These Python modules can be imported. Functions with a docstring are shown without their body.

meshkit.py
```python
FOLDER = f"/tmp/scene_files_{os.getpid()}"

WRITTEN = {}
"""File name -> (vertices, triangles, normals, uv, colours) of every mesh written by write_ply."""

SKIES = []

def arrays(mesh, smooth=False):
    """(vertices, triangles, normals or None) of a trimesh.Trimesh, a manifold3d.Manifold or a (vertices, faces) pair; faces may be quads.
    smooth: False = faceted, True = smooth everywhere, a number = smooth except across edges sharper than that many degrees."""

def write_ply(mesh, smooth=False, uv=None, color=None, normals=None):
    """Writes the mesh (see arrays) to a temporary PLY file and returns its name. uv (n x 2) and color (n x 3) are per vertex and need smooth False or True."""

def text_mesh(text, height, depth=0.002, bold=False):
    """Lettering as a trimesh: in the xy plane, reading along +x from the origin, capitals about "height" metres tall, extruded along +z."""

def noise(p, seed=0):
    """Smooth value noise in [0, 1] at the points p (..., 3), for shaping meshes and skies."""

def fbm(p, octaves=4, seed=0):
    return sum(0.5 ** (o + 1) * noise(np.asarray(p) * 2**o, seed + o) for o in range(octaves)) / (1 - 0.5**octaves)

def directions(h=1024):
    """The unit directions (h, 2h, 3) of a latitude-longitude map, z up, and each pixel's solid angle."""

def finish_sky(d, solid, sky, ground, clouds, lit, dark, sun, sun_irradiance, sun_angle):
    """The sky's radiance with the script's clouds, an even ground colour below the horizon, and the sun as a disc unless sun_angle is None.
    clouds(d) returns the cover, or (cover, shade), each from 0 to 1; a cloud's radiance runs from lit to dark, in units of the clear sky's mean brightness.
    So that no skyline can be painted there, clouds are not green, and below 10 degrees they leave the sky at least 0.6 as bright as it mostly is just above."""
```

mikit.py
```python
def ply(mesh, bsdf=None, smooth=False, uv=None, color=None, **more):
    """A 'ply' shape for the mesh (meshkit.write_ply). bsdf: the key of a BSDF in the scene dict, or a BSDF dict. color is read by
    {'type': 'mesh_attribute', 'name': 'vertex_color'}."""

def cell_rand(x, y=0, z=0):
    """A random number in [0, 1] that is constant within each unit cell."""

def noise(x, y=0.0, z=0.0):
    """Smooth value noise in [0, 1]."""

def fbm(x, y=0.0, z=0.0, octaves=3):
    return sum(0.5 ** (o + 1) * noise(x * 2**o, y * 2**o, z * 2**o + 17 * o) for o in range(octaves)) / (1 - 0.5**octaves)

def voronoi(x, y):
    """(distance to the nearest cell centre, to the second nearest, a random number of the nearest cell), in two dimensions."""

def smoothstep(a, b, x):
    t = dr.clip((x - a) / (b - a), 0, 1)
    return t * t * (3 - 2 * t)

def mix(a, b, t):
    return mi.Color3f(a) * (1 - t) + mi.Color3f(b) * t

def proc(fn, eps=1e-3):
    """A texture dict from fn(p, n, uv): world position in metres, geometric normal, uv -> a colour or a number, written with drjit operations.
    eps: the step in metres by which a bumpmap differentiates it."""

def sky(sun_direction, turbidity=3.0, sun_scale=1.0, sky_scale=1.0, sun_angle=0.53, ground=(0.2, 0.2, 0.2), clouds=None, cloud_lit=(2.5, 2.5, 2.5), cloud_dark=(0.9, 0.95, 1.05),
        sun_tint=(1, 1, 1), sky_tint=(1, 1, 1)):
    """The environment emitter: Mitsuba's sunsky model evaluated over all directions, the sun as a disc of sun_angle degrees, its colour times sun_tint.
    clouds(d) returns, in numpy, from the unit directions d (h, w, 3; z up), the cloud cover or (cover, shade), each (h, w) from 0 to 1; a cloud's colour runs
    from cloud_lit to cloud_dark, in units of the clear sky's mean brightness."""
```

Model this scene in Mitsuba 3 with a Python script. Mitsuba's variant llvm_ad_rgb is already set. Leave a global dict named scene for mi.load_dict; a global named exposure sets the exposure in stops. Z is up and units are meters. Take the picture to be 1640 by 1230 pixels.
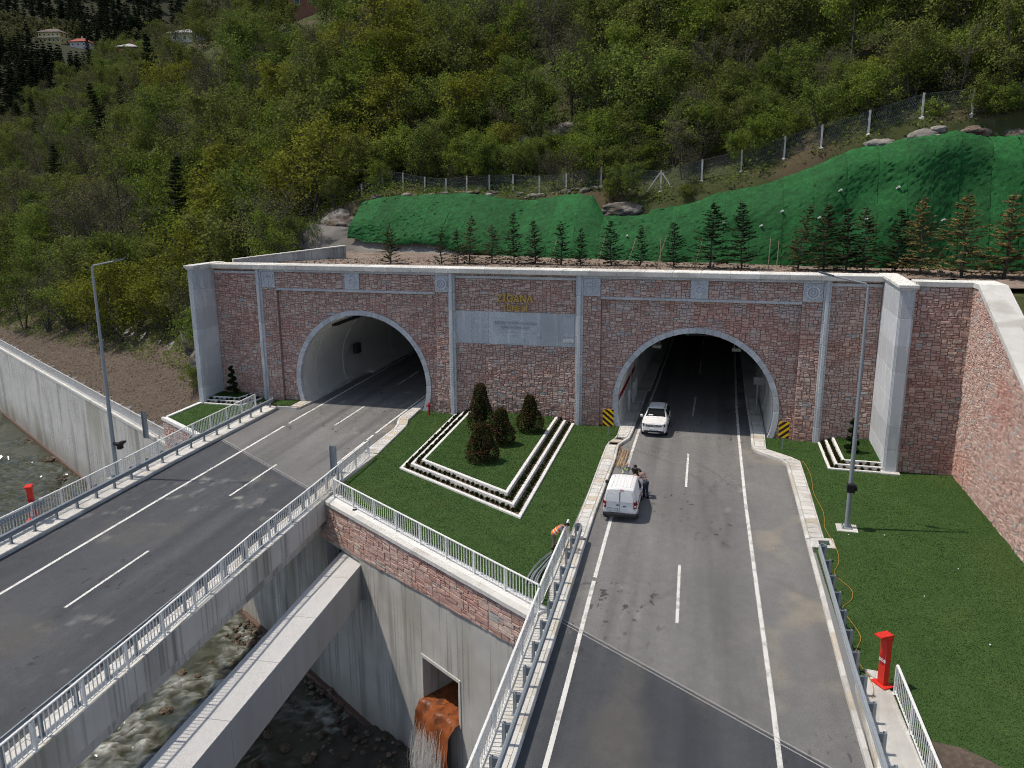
import math, random
import numpy as np, trimesh, mitsuba as mi, drjit as dr
import mikit, meshkit
from mikit import noise, fbm, voronoi, cell_rand, smoothstep, mix
from shapely.geometry import Polygon, Point, box as sbox, LineString
from shapely.prepared import prep
from shapely import affinity
import manifold3d as m3

T = mi.ScalarTransform4f
RNG = np.random.default_rng(11)
random.seed(5)
scene, labels = {'type': 'scene'}, {}

# ------------------------------------------------------------------ camera, sky, exposure
EYE = np.array([0, 0, 16.9])
FWD = np.array([-0.26055152, 0.9383742, -0.22708318])
UP = np.array([-0.05429659, 0.2205929, 0.97385351])
scene['camera'] = {'type': 'perspective', 'fov': 63.92, 'fov_axis': 'x', 'near_clip': 0.5, 'far_clip': 6000.0,
                   'to_world': T().look_at(origin=EYE.tolist(), target=(EYE + FWD * 10).tolist(), up=UP.tolist())}
SUN_AZ, SUN_EL = math.radians(9), math.radians(64)
def sky_clouds(d):
    n = meshkit.fbm(d / np.maximum(d[..., 2:3], 0.08) * np.array([1.1, 1.1, 0]) + 7.3, 5)
    c = np.clip((n - 0.36) / 0.25, 0, 1)
    return c * 0.6, np.clip((n - 0.5) * 2.2, 0, 0.8)
scene['sky'] = mikit.sky((-math.cos(SUN_AZ) * math.cos(SUN_EL), -math.sin(SUN_AZ) * math.cos(SUN_EL), math.sin(SUN_EL)),
                         turbidity=4, sun_scale=0.85, sun_angle=1.0, sun_tint=(0.93, 0.99, 1.09), clouds=sky_clouds, cloud_lit=(1.9, 1.9, 1.9), cloud_dark=(1.0, 1.04, 1.1))
exposure = 1.6

# ------------------------------------------------------------------ mesh helpers
class MB:
    """collects vertices, faces (triangles) and a uv per vertex"""
    def __init__(s): s.v, s.f, s.t, s.n = [], [], [], 0
    def add(s, v, f, uv=(0.5, 0.5)):
        v = np.asarray(v, float).reshape(-1, 3); f = np.asarray(f, int)
        if f.shape[1] == 4: f = np.vstack([f[:, [0, 1, 2]], f[:, [0, 2, 3]]])
        u = np.asarray(uv, float)
        s.t.append(np.tile(u, (len(v), 1)) if u.ndim == 1 else u)
        s.v.append(v); s.f.append(f + s.n); s.n += len(v)
        return s
    def mesh(s): return trimesh.Trimesh(np.vstack(s.v), np.vstack(s.f), process=False)
    def uv(s): return np.vstack(s.t)
    def put(s, key, m, smooth=False, **k):
        if smooth not in (False, True):
            return put(key, s.mesh(), m, smooth, None, **k)
        return put(key, s.mesh(), m, smooth, s.uv(), **k)
    def box(s, x0, x1, y0, y1, z0, z1, uv=(0.5, 0.5)):
        return s.hexa([(x0, y0), (x1, y0), (x1, y1), (x0, y1)], z0, z1, uv)
    def hexa(s, q, z0, z1, uv=(0.5, 0.5)):
        """prism over a polygon q (counter-clockwise); z0 and z1 numbers or one per corner"""
        q = np.asarray(q, float); n = len(q)
        if Polygon(q).exterior.is_ccw is False:
            q = q[::-1]
            z0 = z0[::-1] if np.ndim(z0) else z0; z1 = z1[::-1] if np.ndim(z1) else z1
        lo = np.column_stack([q, np.broadcast_to(z0, n)]); hi = np.column_stack([q, np.broadcast_to(z1, n)])
        tri = earcut(q)
        f = [t[::-1] for t in tri] + [t + n for t in tri]
        for i in range(n):
            j = (i + 1) % n; f += [np.array([i, j, j + n]), np.array([i, j + n, i + n])]
        # separate vertices per face keep edges crisp without normals
        return s.add(np.vstack([lo, hi]), np.array(f), uv)
    def bar(s, p, q, w, h, uv=(0.5, 0.5), up=(0, 0, 1)):
        """box of width w and height h along p-q (centre line)"""
        p, q = np.asarray(p, float), np.asarray(q, float); d = q - p; d /= np.linalg.norm(d)
        a = np.cross(d, up); a /= np.linalg.norm(a); b = np.cross(a, d)
        c = [-a * w / 2 - b * h / 2, a * w / 2 - b * h / 2, a * w / 2 + b * h / 2, -a * w / 2 + b * h / 2]
        v = [p + k for k in c] + [q + k for k in c]
        return s.add(v, [[3, 2, 1, 0], [4, 5, 6, 7], [0, 1, 5, 4], [1, 2, 6, 5], [2, 3, 7, 6], [3, 0, 4, 7]], uv)
    def tube(s, pts, r, n=6, uv=(0.5, 0.5), cap=True):
        pts = np.asarray(pts, float); m = len(pts); r = np.broadcast_to(r, m)
        d = np.gradient(pts, axis=0); d /= np.linalg.norm(d, axis=1, keepdims=True) + 1e-12
        ref = np.array([0.31, 0.17, 0.93]) if abs(d[0, 2]) < 0.9 else np.array([1, 0.1, 0])
        a = np.cross(d, ref); a /= np.linalg.norm(a, axis=1, keepdims=True) + 1e-12; b = np.cross(d, a)
        th = np.arange(n) / n * 2 * np.pi
        v = (pts[:, None] + r[:, None, None] * (np.cos(th)[None, :, None] * a[:, None] + np.sin(th)[None, :, None] * b[:, None])).reshape(-1, 3)
        i = np.arange(m - 1)[:, None] * n; k = np.arange(n)[None]; k2 = (k + 1) % n
        f = np.stack([i + k, i + k2, i + n + k2, i + n + k], -1).reshape(-1, 4)
        s.add(v, f, uv)
        if cap and n > 3:
            s.f[-1] = np.vstack([s.f[-1], [[s.n - m * n, s.n - m * n + j + 1, s.n - m * n + j] for j in range(1, n - 1)],
                                 [[s.n - n, s.n - n + j, s.n - n + j + 1] for j in range(1, n - 1)]])
        return s
    def sweep(s, path, prof, closed=True, uv=(0.5, 0.5), caps=True):
        """sweep a profile (list of (side, up)) along a path of 3-d points; side is to the right of travel"""
        path = np.asarray(path, float); prof = np.asarray(prof, float); m, n = len(path), len(prof)
        d = np.gradient(path, axis=0); d[:, 2] = 0; d /= np.linalg.norm(d, axis=1, keepdims=True)
        for i in range(1, m - 1):  # mitre
            a = path[i] - path[i - 1]; b = path[i + 1] - path[i]; a = a[:2] / np.linalg.norm(a[:2]); b = b[:2] / np.linalg.norm(b[:2])
            t = a + b; t /= np.linalg.norm(t); d[i, :2] = t / max(0.4, (t @ a))
        for i, j in ((0, 1), (m - 1, m - 2)):
            e = (path[j] - path[i]) * (1 if i == 0 else -1); e[2] = 0; d[i] = e / np.linalg.norm(e)
        side = np.column_stack([d[:, 1], -d[:, 0], np.zeros(m)])
        v = (path[:, None] + prof[None, :, 0:1] * side[:, None] + prof[None, :, 1:2] * np.array([0, 0, 1.0])).reshape(-1, 3)
        i = np.arange(m - 1)[:, None] * n; k = np.arange(n if closed else n - 1)[None]; k2 = (k + 1) % n
        f = np.stack([i + k, i + k2, i + n + k2, i + n + k], -1).reshape(-1, 4)
        f = np.vstack([f[:, [0, 1, 2]], f[:, [0, 2, 3]]])
        if closed and caps:
            tri = earcut(prof)
            f = np.vstack([f, tri[:, ::-1], tri + (m - 1) * n])
            A = v[f] - v.mean(0)
            if np.einsum('ij,ij->i', A[:, 0], np.cross(A[:, 1], A[:, 2])).sum() < 0: f = f[:, ::-1]
        return s.add(v, f, uv)

def earcut(q):
    import mapbox_earcut as me
    q = np.asarray(q, float)
    return me.triangulate_float64(q, np.array([len(q)], np.uint32)).reshape(-1, 3).astype(int)

def numbered(key):
    if key not in USED: USED.add(key); return key
    k = 1
    while f'{key}_{k:03d}' in USED: k += 1
    key = f'{key}_{k:03d}'; USED.add(key); return key
USED = set()
NEXT = {}
def fresh(key):
    """key, or key_001, key_002 ... if it is taken"""
    if key not in USED: USED.add(key); NEXT[key] = 1; return key
    k = NEXT.get(key, 1)
    while f'{key}_{k:03d}' in USED: k += 1
    NEXT[key] = k + 1; key = f'{key}_{k:03d}'; USED.add(key); return key
def tag(key, label=None, cat=None, group=None, kind=None):
    e = labels.setdefault(key, {})
    for a, b in (('label', label), ('category', cat), ('group', group), ('kind', kind)):
        if b: e[a] = b
    return key
def thing(name, label, cat, group=None): return tag(fresh(name), label, cat, group)
def put(key, mesh, m, smooth=False, uv=None, label=None, cat=None, group=None, kind=None, **more):
    key = fresh(key)
    scene[key] = mikit.ply(mesh, m, smooth=smooth, uv=uv, **more)
    if label or cat or group or kind: tag(key, label, cat, group, kind)
    return key
def copy(key, src, to): 
    key = fresh(key); scene[key] = {**scene[src], 'to_world': to}; return key
def struct(key, mesh, m, smooth=False, uv=None, label=None): return put(key, mesh, m, smooth, uv, label=label, kind='structure')

def V(*a): return np.array(a, float)
def xi(pts, y):
    """x on a polyline given as (y, x) pairs"""
    p = np.array(pts); return np.interp(y, p[:, 0], p[:, 1]) if p[0, 0] < p[-1, 0] else np.interp(y, p[::-1, 0], p[::-1, 1])
def cbox(x0, x1, y0, y1, z0, z1, c=0.02):
    """box with chamfered edges"""
    P = []
    for sx in (0, 1):
        for sy in (0, 1):
            for sz in (0, 1):
                p = V((x0, x1)[sx], (y0, y1)[sy], (z0, z1)[sz]); g = V(1 - 2 * sx, 1 - 2 * sy, 1 - 2 * sz) * c
                P += [p + V(0, g[1], g[2]), p + V(g[0], 0, g[2]), p + V(g[0], g[1], 0)]
    return trimesh.convex.convex_hull(np.array(P))
def sheet(poly, zf, step, jitter=0):
    """a triangulated sheet over a polygon, z = zf(x, y)"""
    poly = Polygon(poly) if not isinstance(poly, Polygon) else poly
    x0, y0, x1, y1 = poly.bounds; mb = MB()
    xs, ys = np.arange(x0, x1 + step, step), np.arange(y0, y1 + step, step); pr = prep(poly)
    idx = {}; vs = []; fs = []
    def vid(x, y):
        k = (round(x, 4), round(y, 4))
        if k not in idx: idx[k] = len(vs); vs.append(k)
        return idx[k]
    for a, b in zip(xs[:-1], xs[1:]):
        for c, d in zip(ys[:-1], ys[1:]):
            cell = sbox(a, c, b, d)
            if pr.contains(cell):
                i = [vid(a, c), vid(b, c), vid(b, d), vid(a, d)]; fs += [[i[0], i[1], i[2]], [i[0], i[2], i[3]]]
            elif pr.intersects(cell):
                g = poly.intersection(cell)
                for h in getattr(g, 'geoms', [g]):
                    if h.geom_type == 'Polygon' and h.area > 1e-6:
                        q = np.array(h.exterior.coords)[:-1]
                        if not h.exterior.is_ccw: q = q[::-1]
                        for t in earcut(q): fs.append([vid(*q[k]) for k in t])
    vs = np.array(vs); z = np.broadcast_to(zf(vs[:, 0], vs[:, 1]), len(vs))
    return trimesh.Trimesh(np.column_stack([vs, z]), np.array(fs), process=False)

# ------------------------------------------------------------------ materials
def rgb(*c): return {'type': 'rgb', 'value': list(c)}
def mat(name, color, rough=0.8, two=True, bump=None, scale=0.01, eps=0.01, **k):
    """a principled material; color is a tuple or a function of (p, n, uv)"""
    b = {'type': 'principled', 'base_color': mikit.proc(color) if callable(color) else rgb(*color), 'roughness': rough, 'specular': 0.3, **k}
    if two: b = {'type': 'twosided', 'bsdf': b}
    if bump: b = {'type': 'bumpmap', 'arbitrary': mikit.proc(bump, eps), 'scale': scale, 'bsdf': b}
    scene['mat_' + name] = b
    return 'mat_' + name

def c_stone(p, n, uv):
    t = uv.x
    base = mix((0.40, 0.255, 0.22), (0.54, 0.40, 0.35), smoothstep(0.06, 1.0, t))
    base = dr.select(t < 0.055, mix((0.36, 0.37, 0.365), (0.44, 0.42, 0.40), uv.y), base)
    base = dr.select((t > 0.055) & (t < 0.15), mi.Color3f(0.53, 0.43, 0.375), base)
    g = fbm(p.x * 5, p.y * 5, p.z * 5, 3)
    base = base * (0.72 + 0.56 * g)
    # rusty and dark damp patches of metres across, and white efflorescence under the lintel of the right portal
    w = fbm(p.x * 0.22 + 3, p.y * 0.22, p.z * 0.3, 3)
    base = mix(base, base * mi.Color3f(1.02, 0.72, 0.66), smoothstep(0.52, 0.72, w) * 0.5)
    e = smoothstep(0.52, 0.66, fbm(p.x * 0.9, p.y * 0.9, p.z * 0.55 + 9, 3)) * smoothstep(4.5, 7.5, p.z) * smoothstep(-10.5, -7, p.x) * smoothstep(7.5, 5.5, p.x) * smoothstep(55, 57, p.y)
    return mix(base, (0.5, 0.46, 0.45), e * 0.6)
def c_mortar(p, n, uv):
    g = fbm(p.x * 3, p.y * 3, p.z * 3, 3)
    return mix((0.20, 0.122, 0.102), (0.31, 0.205, 0.175), g)
def c_concrete(p, n, uv):
    g = fbm(p.x * 1.3, p.y * 1.3, p.z * 1.3, 4)
    s = fbm(p.x * 0.95, p.y * 0.95, p.z * 0.11, 4)
    f = fbm(p.x * 6, p.y * 6, p.z * 0.35, 3); f2 = noise(p.x * 9 + 4, p.y * 9, p.z * 0.22)
    c = mix((0.41, 0.408, 0.385), (0.53, 0.525, 0.50), g)
    c = mix(c, (0.14, 0.14, 0.13), smoothstep(0.5, 0.76, s) * 0.6)
    c = mix(c, (0.42, 0.41, 0.38), smoothstep(0.58, 0.75, f) * 0.22)
    c = c * (1 - 0.30 * smoothstep(0.55, 0.85, f2))
    c = mix(c, (0.20, 0.19, 0.13), smoothstep(0.55, 0.75, fbm(p.x * 0.35 + 5, p.y * 0.35, p.z * 0.08, 3)) * 0.5)
    wet = smoothstep(-9.0, -11.8, p.z + 1.6 * (s - 0.5))     # river damp at the foot
    return mix(c, c * mi.Color3f(0.5, 0.46, 0.4), wet * 0.7)
def c_pale(p, n, uv):
    g = fbm(p.x * 2.2, p.y * 2.2, p.z * 2.2, 4)
    c = mix((0.47, 0.465, 0.44), (0.60, 0.595, 0.57), g) * (0.84 + 0.30 * uv.x)
    c = mix(c, (0.47, 0.40, 0.29), smoothstep(0.68, 0.9, uv.y) * 0.7)
    return mix(c, (0.28, 0.26, 0.22), smoothstep(0.56, 0.74, fbm(p.x * 0.8, p.y * 0.8, p.z + 4, 3)) * 0.45)
def c_white(p, n, uv):
    g = fbm(p.x * 1.7, p.y * 1.7, p.z * 0.8, 4)
    return mix((0.60, 0.60, 0.585), (0.73, 0.73, 0.715), g)
def c_marble(p, n, uv):
    g = fbm(p.x * 0.9, p.y * 0.9, p.z * 0.7, 4); s = fbm(p.x * 4, p.y * 4, p.z * 0.5, 3)
    c = mix((0.40, 0.425, 0.455), (0.56, 0.58, 0.605), g * 0.7 + s * 0.3)
    c = mix(c, (0.63, 0.64, 0.65), smoothstep(0.58, 0.74, s) * 0.5)
    return c * (0.86 + 0.24 * uv.x)
# the joint between the older bright asphalt at the portals and the dark asphalt of the bridges
def c_asphalt(p, n, uv):
    left = p.x < -15
    dark = dr.select(left, smoothstep(0.06, -0.06, (p.y - 47.33) + (p.x + 34.09) * 0.675), smoothstep(0.06, -0.06, (p.y - 26.2) + (p.x + 1.1) * 0.683))
    cl = dr.select(left, -27.3 - 0.07 * (p.y - 40), -2.2 - 0.034 * (p.y - 42))
    d = p.x - cl
    grain = noise(p.x * 55, p.y * 55); g2 = fbm(p.x * 3.1, p.y * 3.1, 0, 3)
    lane = dr.abs(dr.abs(d) - 1.75)
    track = dr.exp(-dr.square((lane - 0.75) / 0.35))
    streak = fbm(p.x * 1.1 + p.y * 0.06, p.y * 0.045 - p.x * 0.02, 1, 4)
    blot = fbm(p.x * 0.28, p.y * 0.16, 5, 4)
    a = mix((0.130, 0.131, 0.132), (0.190, 0.190, 0.188), blot)
    a = mix(a, (0.09, 0.09, 0.09), smoothstep(0.42, 0.75, streak) * 0.55 + track * 0.22)
    a = mix(a, (0.235, 0.215, 0.18), smoothstep(0.56, 0.75, fbm(p.x * 0.5 + 9, p.y * 0.3, 2, 3)) * smoothstep(2.0, 4.5, d) * 0.8)
    b = mix((0.024, 0.028, 0.036), (0.098, 0.104, 0.114), blot * 0.35 + streak * 0.65)
    b = mix(b, (0.095, 0.092, 0.086), smoothstep(0.55, 0.78, fbm(p.x * 0.33 + 2, p.y * 0.22, 8, 4)) * 0.7)
    c = mix(a, b, dark)
    for cx, cy, r, w in ((-14.5, 41.0, 14.6, 0.16), (-14.5, 41.0, 16.1, 0.16), (11.0, 44.0, 12.2, 0.2)):   # skid marks
        q = dr.sqrt(dr.square(p.x - cx) + dr.square(p.y - cy)) - r
        c = mix(c, c * 0.86, dr.exp(-dr.square(q / w)) * smoothstep(0.3, 0.6, noise(p.x * 0.7, p.y * 0.22, 6)) * dr.select(p.x > -6.2, 1.0, 0.0) * smoothstep(30, 33, p.y))
    spot = smoothstep(0.72, 0.80, fbm(p.x * 4.2, p.y * 2.6, 3, 3)) * smoothstep(0.45, 0.7, noise(p.x * 0.3, p.y * 0.25, 8))
    c = mix(c, (0.035, 0.034, 0.034), spot * 0.8)
    pale = smoothstep(0.60, 0.95, fbm(p.x * 1.4 + 30, p.y * 0.9, 3, 4)) * smoothstep(0.55, 0.75, noise(p.x * 0.2, p.y * 0.13, 4))
    c = mix(c, (0.36, 0.35, 0.32), pale * 0.55)
    return c * (0.78 + 0.44 * grain) * (0.9 + 0.2 * g2)
def c_paint(p, n, uv):
    w = fbm(p.x * 3, p.y * 3, 0, 4); g = noise(p.x * 40, p.y * 40)
    return mix((0.62, 0.62, 0.60), (0.30, 0.295, 0.28), smoothstep(0.52, 0.78, w + 0.16 * (g - 0.5)) * 0.7)
def c_lawn(p, n, uv):
    a = fbm(p.x * 0.33, p.y * 0.33, 0, 3); b = fbm(p.x * 2.6, p.y * 2.6, 1, 4); c = noise(p.x * 23, p.y * 23)
    strip = noise(dr.floor((p.x * 0.84 + p.y * 0.54) / 0.42) * 3.7, dr.floor((p.y * 0.84 - p.x * 0.54) / 1.6) * 1.7)
    k = mix((0.025, 0.057, 0.013), (0.044, 0.090, 0.020), b * 0.7 + (strip - 0.5) * 0.25 + 0.15)
    k = mix(k, (0.052, 0.085, 0.020), smoothstep(0.5, 0.75, a) * 0.5)
    return k * (0.8 + 0.4 * c)
def c_blade(p, n, uv):
    a = fbm(p.x * 0.33, p.y * 0.33, 0, 3)
    k = mix((0.028, 0.062, 0.012), (0.075, 0.125, 0.026), uv.x)
    return mix(k, (0.14, 0.13, 0.045), smoothstep(0.9, 1.0, uv.y) * 0.6) * (0.75 + 0.5 * a)
def c_gravel(p, n, uv):
    a = fbm(p.x * 0.5, p.y * 0.5, p.z, 3); c = noise(p.x * 7, p.y * 7, p.z * 7)
    return mix((0.062, 0.047, 0.036), (0.135, 0.108, 0.085), a * 0.4 + c * 0.6) * (0.85 + 0.3 * uv.x)
def c_rockbit(p, n, uv): return mix((0.09, 0.068, 0.05), (0.27, 0.22, 0.17), uv.x * uv.x) * (0.8 + 0.4 * noise(p.x * 9, p.y * 9, p.z * 9))
def c_rock(p, n, uv):
    a = fbm(p.x * 1.2, p.y * 1.2, p.z * 2.2, 4)
    c = mix((0.07, 0.065, 0.055), (0.27, 0.255, 0.23), smoothstep(0.3, 0.75, a))
    return mix(c, (0.15, 0.09, 0.055), smoothstep(0.5, 0.7, fbm(p.x * 0.5, p.y * 0.5, p.z * 0.5 + 3, 3)) * 0.6)
def c_hill(p, n, uv):
    a = fbm(p.x * 0.25, p.y * 0.25, p.z * 0.25, 4); b = fbm(p.x * 2, p.y * 2, p.z * 2, 3)
    c = mix((0.030, 0.036, 0.014), (0.060, 0.075, 0.022), b)
    return mix(c, (0.095, 0.068, 0.045), smoothstep(0.5, 0.68, a) * 0.7)
def c_net(p, n, uv):
    b = fbm(p.x * 1.3, p.y * 1.3, p.z * 1.3, 3); c = noise(p.x * 11, p.y * 11, p.z * 11)
    return mix((0.006, 0.052, 0.012), (0.014, 0.105, 0.026), b) * (0.5 + 0.7 * c + 0.5 * noise(p.x * 4, p.y * 4, p.z * 4)) * (0.85 + 0.3 * uv.x)
def c_water(p, n, uv):
    f = uv.x; a = fbm(p.x * 0.8, p.y * 0.8, 0, 3); k = fbm(p.x * 5, p.y * 5, 2, 3)
    c = mix((0.026, 0.031, 0.020), (0.070, 0.074, 0.052), a * 0.5 + k * 0.5)
    return mix(c, (0.50, 0.52, 0.50), dr.clip(f * (0.2 + 1.3 * k), 0, 1))
def c_rust(p, n, uv):
    a = fbm(p.x * 2.5, p.y * 2.5, p.z * 1.2, 4); b = fbm(p.x * 7, p.y * 7, p.z * 1.5, 3)
    c = mix((0.09, 0.026, 0.012), (0.36, 0.105, 0.026), a)
    return mix(c, (0.05, 0.03, 0.022), smoothstep(0.55, 0.7, b) * 0.7)
def c_bark(p, n, uv): return mix((0.055, 0.048, 0.040), (0.125, 0.115, 0.10), fbm(p.x * 3, p.y * 3, p.z * 1.0, 2))
def leafc(a, b):
    def f(p, n, uv):
        k = noise(p.x * 0.17, p.y * 0.17, p.z * 0.17)
        return mix(a, b, dr.clip(uv.x * 0.7 + 1.0 * (k - 0.42), 0, 1))
    return f
def leaf(name, a, b, trans=0.55):
    scene['mat_' + name] = {'type': 'principledthin', 'base_color': mikit.proc(leafc(a, b)), 'roughness': 0.6, 'diff_trans': trans, 'spec_trans': 0.0}
    return 'mat_' + name

STONE = mat('stone', c_stone, 0.85); MORTAR = mat('mortar', c_mortar, 0.95)
CONC = mat('concrete', c_concrete, 0.85); PALE = mat('pale_concrete', c_pale, 0.8); WHITEC = mat('white_concrete', c_white, 0.7)
MARBLE = mat('marble', c_marble, 0.55)
ASPH = mat('asphalt', c_asphalt, 0.75, bump=lambda p, n, uv: noise(p.x * 45, p.y * 45, p.z * 45), scale=0.006, eps=0.008)
PAINT = mat('road_paint', c_paint, 0.7)
LAWN = mat('lawn', c_lawn, 0.9); BLADE = leaf('grass_blade', (0.028, 0.066, 0.014), (0.062, 0.120, 0.027), 0.55)
GRAVEL = mat('gravel', c_gravel, 0.95); ROCKBIT = mat('rock_bit', c_rockbit, 0.9); ROCK = mat('rock', c_rock, 0.9)
HILL = mat('hill', c_hill, 0.95); NET = mat('net', c_net, 0.85, two=True)
WATER = mat('water', c_water, 0.12, specular=0.5); RUST = mat('rust', c_rust, 0.45)
BARK = mat('bark', c_bark, 0.9)
STEEL = mat('galvanised', (0.29, 0.325, 0.355), 0.5, metallic=0.25); DARKSTEEL = mat('dark_steel', (0.13, 0.155, 0.18), 0.5, metallic=0.3)
WPAINT = mat('white_paint', (0.70, 0.71, 0.70), 0.4); LINING = mat('lining', lambda p, n, uv: mix((0.54, 0.525, 0.485), (0.66, 0.645, 0.60), fbm(p.x * 0.6, p.y * 0.6, p.z * 0.6, 3)), 0.8, two=True)
BLACK = mat('black', (0.012, 0.012, 0.013), 0.5); RUBBER = mat('rubber', (0.022, 0.022, 0.023), 0.85)
RED = mat('red_paint', (0.62, 0.035, 0.022), 0.45); DRED = mat('dark_red', (0.32, 0.02, 0.025), 0.5)
CARW = mat('car_white', (0.74, 0.745, 0.75), 0.3, clearcoat=0.8, clearcoat_gloss=0.9); GLASS = mat('car_glass', (0.012, 0.014, 0.016), 0.06, specular=0.6)
PLAST = mat('dark_plastic', (0.035, 0.036, 0.038), 0.6); CHROME = mat('chrome', (0.6, 0.6, 0.62), 0.25, metallic=0.9)
LAMPC = mat('lamp_clear', (0.55, 0.57, 0.6), 0.15, specular=0.7); LAMPR = mat('lamp_red', (0.20, 0.008, 0.010), 0.2)
GOLD = mat('gold', (0.52, 0.37, 0.10), 0.3, metallic=0.4)
YELLOW = mat('sign_yellow', (0.78, 0.46, 0.01), 0.5); SOIL = mat('soil', (0.10, 0.075, 0.055), 0.95)
WOOD = mat('wood', lambda p, n, uv: mix((0.25, 0.17, 0.10), (0.50, 0.37, 0.24), uv.x), 0.8)
# ================================================================== STONEWORK
def pack(u0, u1, v0, v1, rng, cw=0.10, ch=0.085, big=1.0):
    """snecked rubble: rectangles of random size packed on a grid with uneven course heights; yields (ua, va, ub, vb)"""
    rows = [v0]
    while rows[-1] < v1: rows.append(rows[-1] + ch * big * rng.uniform(0.8, 1.25))
    nc = max(2, int(math.ceil((u1 - u0) / (cw * big)))); nr = len(rows) - 1
    free = np.ones((nr, nc), bool); out = []
    colj = {}
    for r in range(nr):
        c = 0
        while c < nc:
            if not free[r, c]: c += 1; continue
            h = rng.choice([1, 2, 3, 4], p=[0.30, 0.52, 0.16, 0.02]); w = int(rng.choice([2, 3, 4, 5, 6], p=[0.20, 0.30, 0.26, 0.16, 0.08]))
            if h >= 3: w = max(3, w)
            h = min(h, nr - r); k = 0
            while k < w and c + k < nc and free[r, c + k]: k += 1
            w = k
            if c + w < nc and free[r, c + w] and (c + w + 1 >= nc or not free[r, c + w + 1]): w += 1
            free[r:r + h, c:c + w] = False
            out.append((u0 + c * cw * big, rows[r], u0 + (c + w) * cw * big, rows[r + h]))
            c += w
    return out
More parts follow.
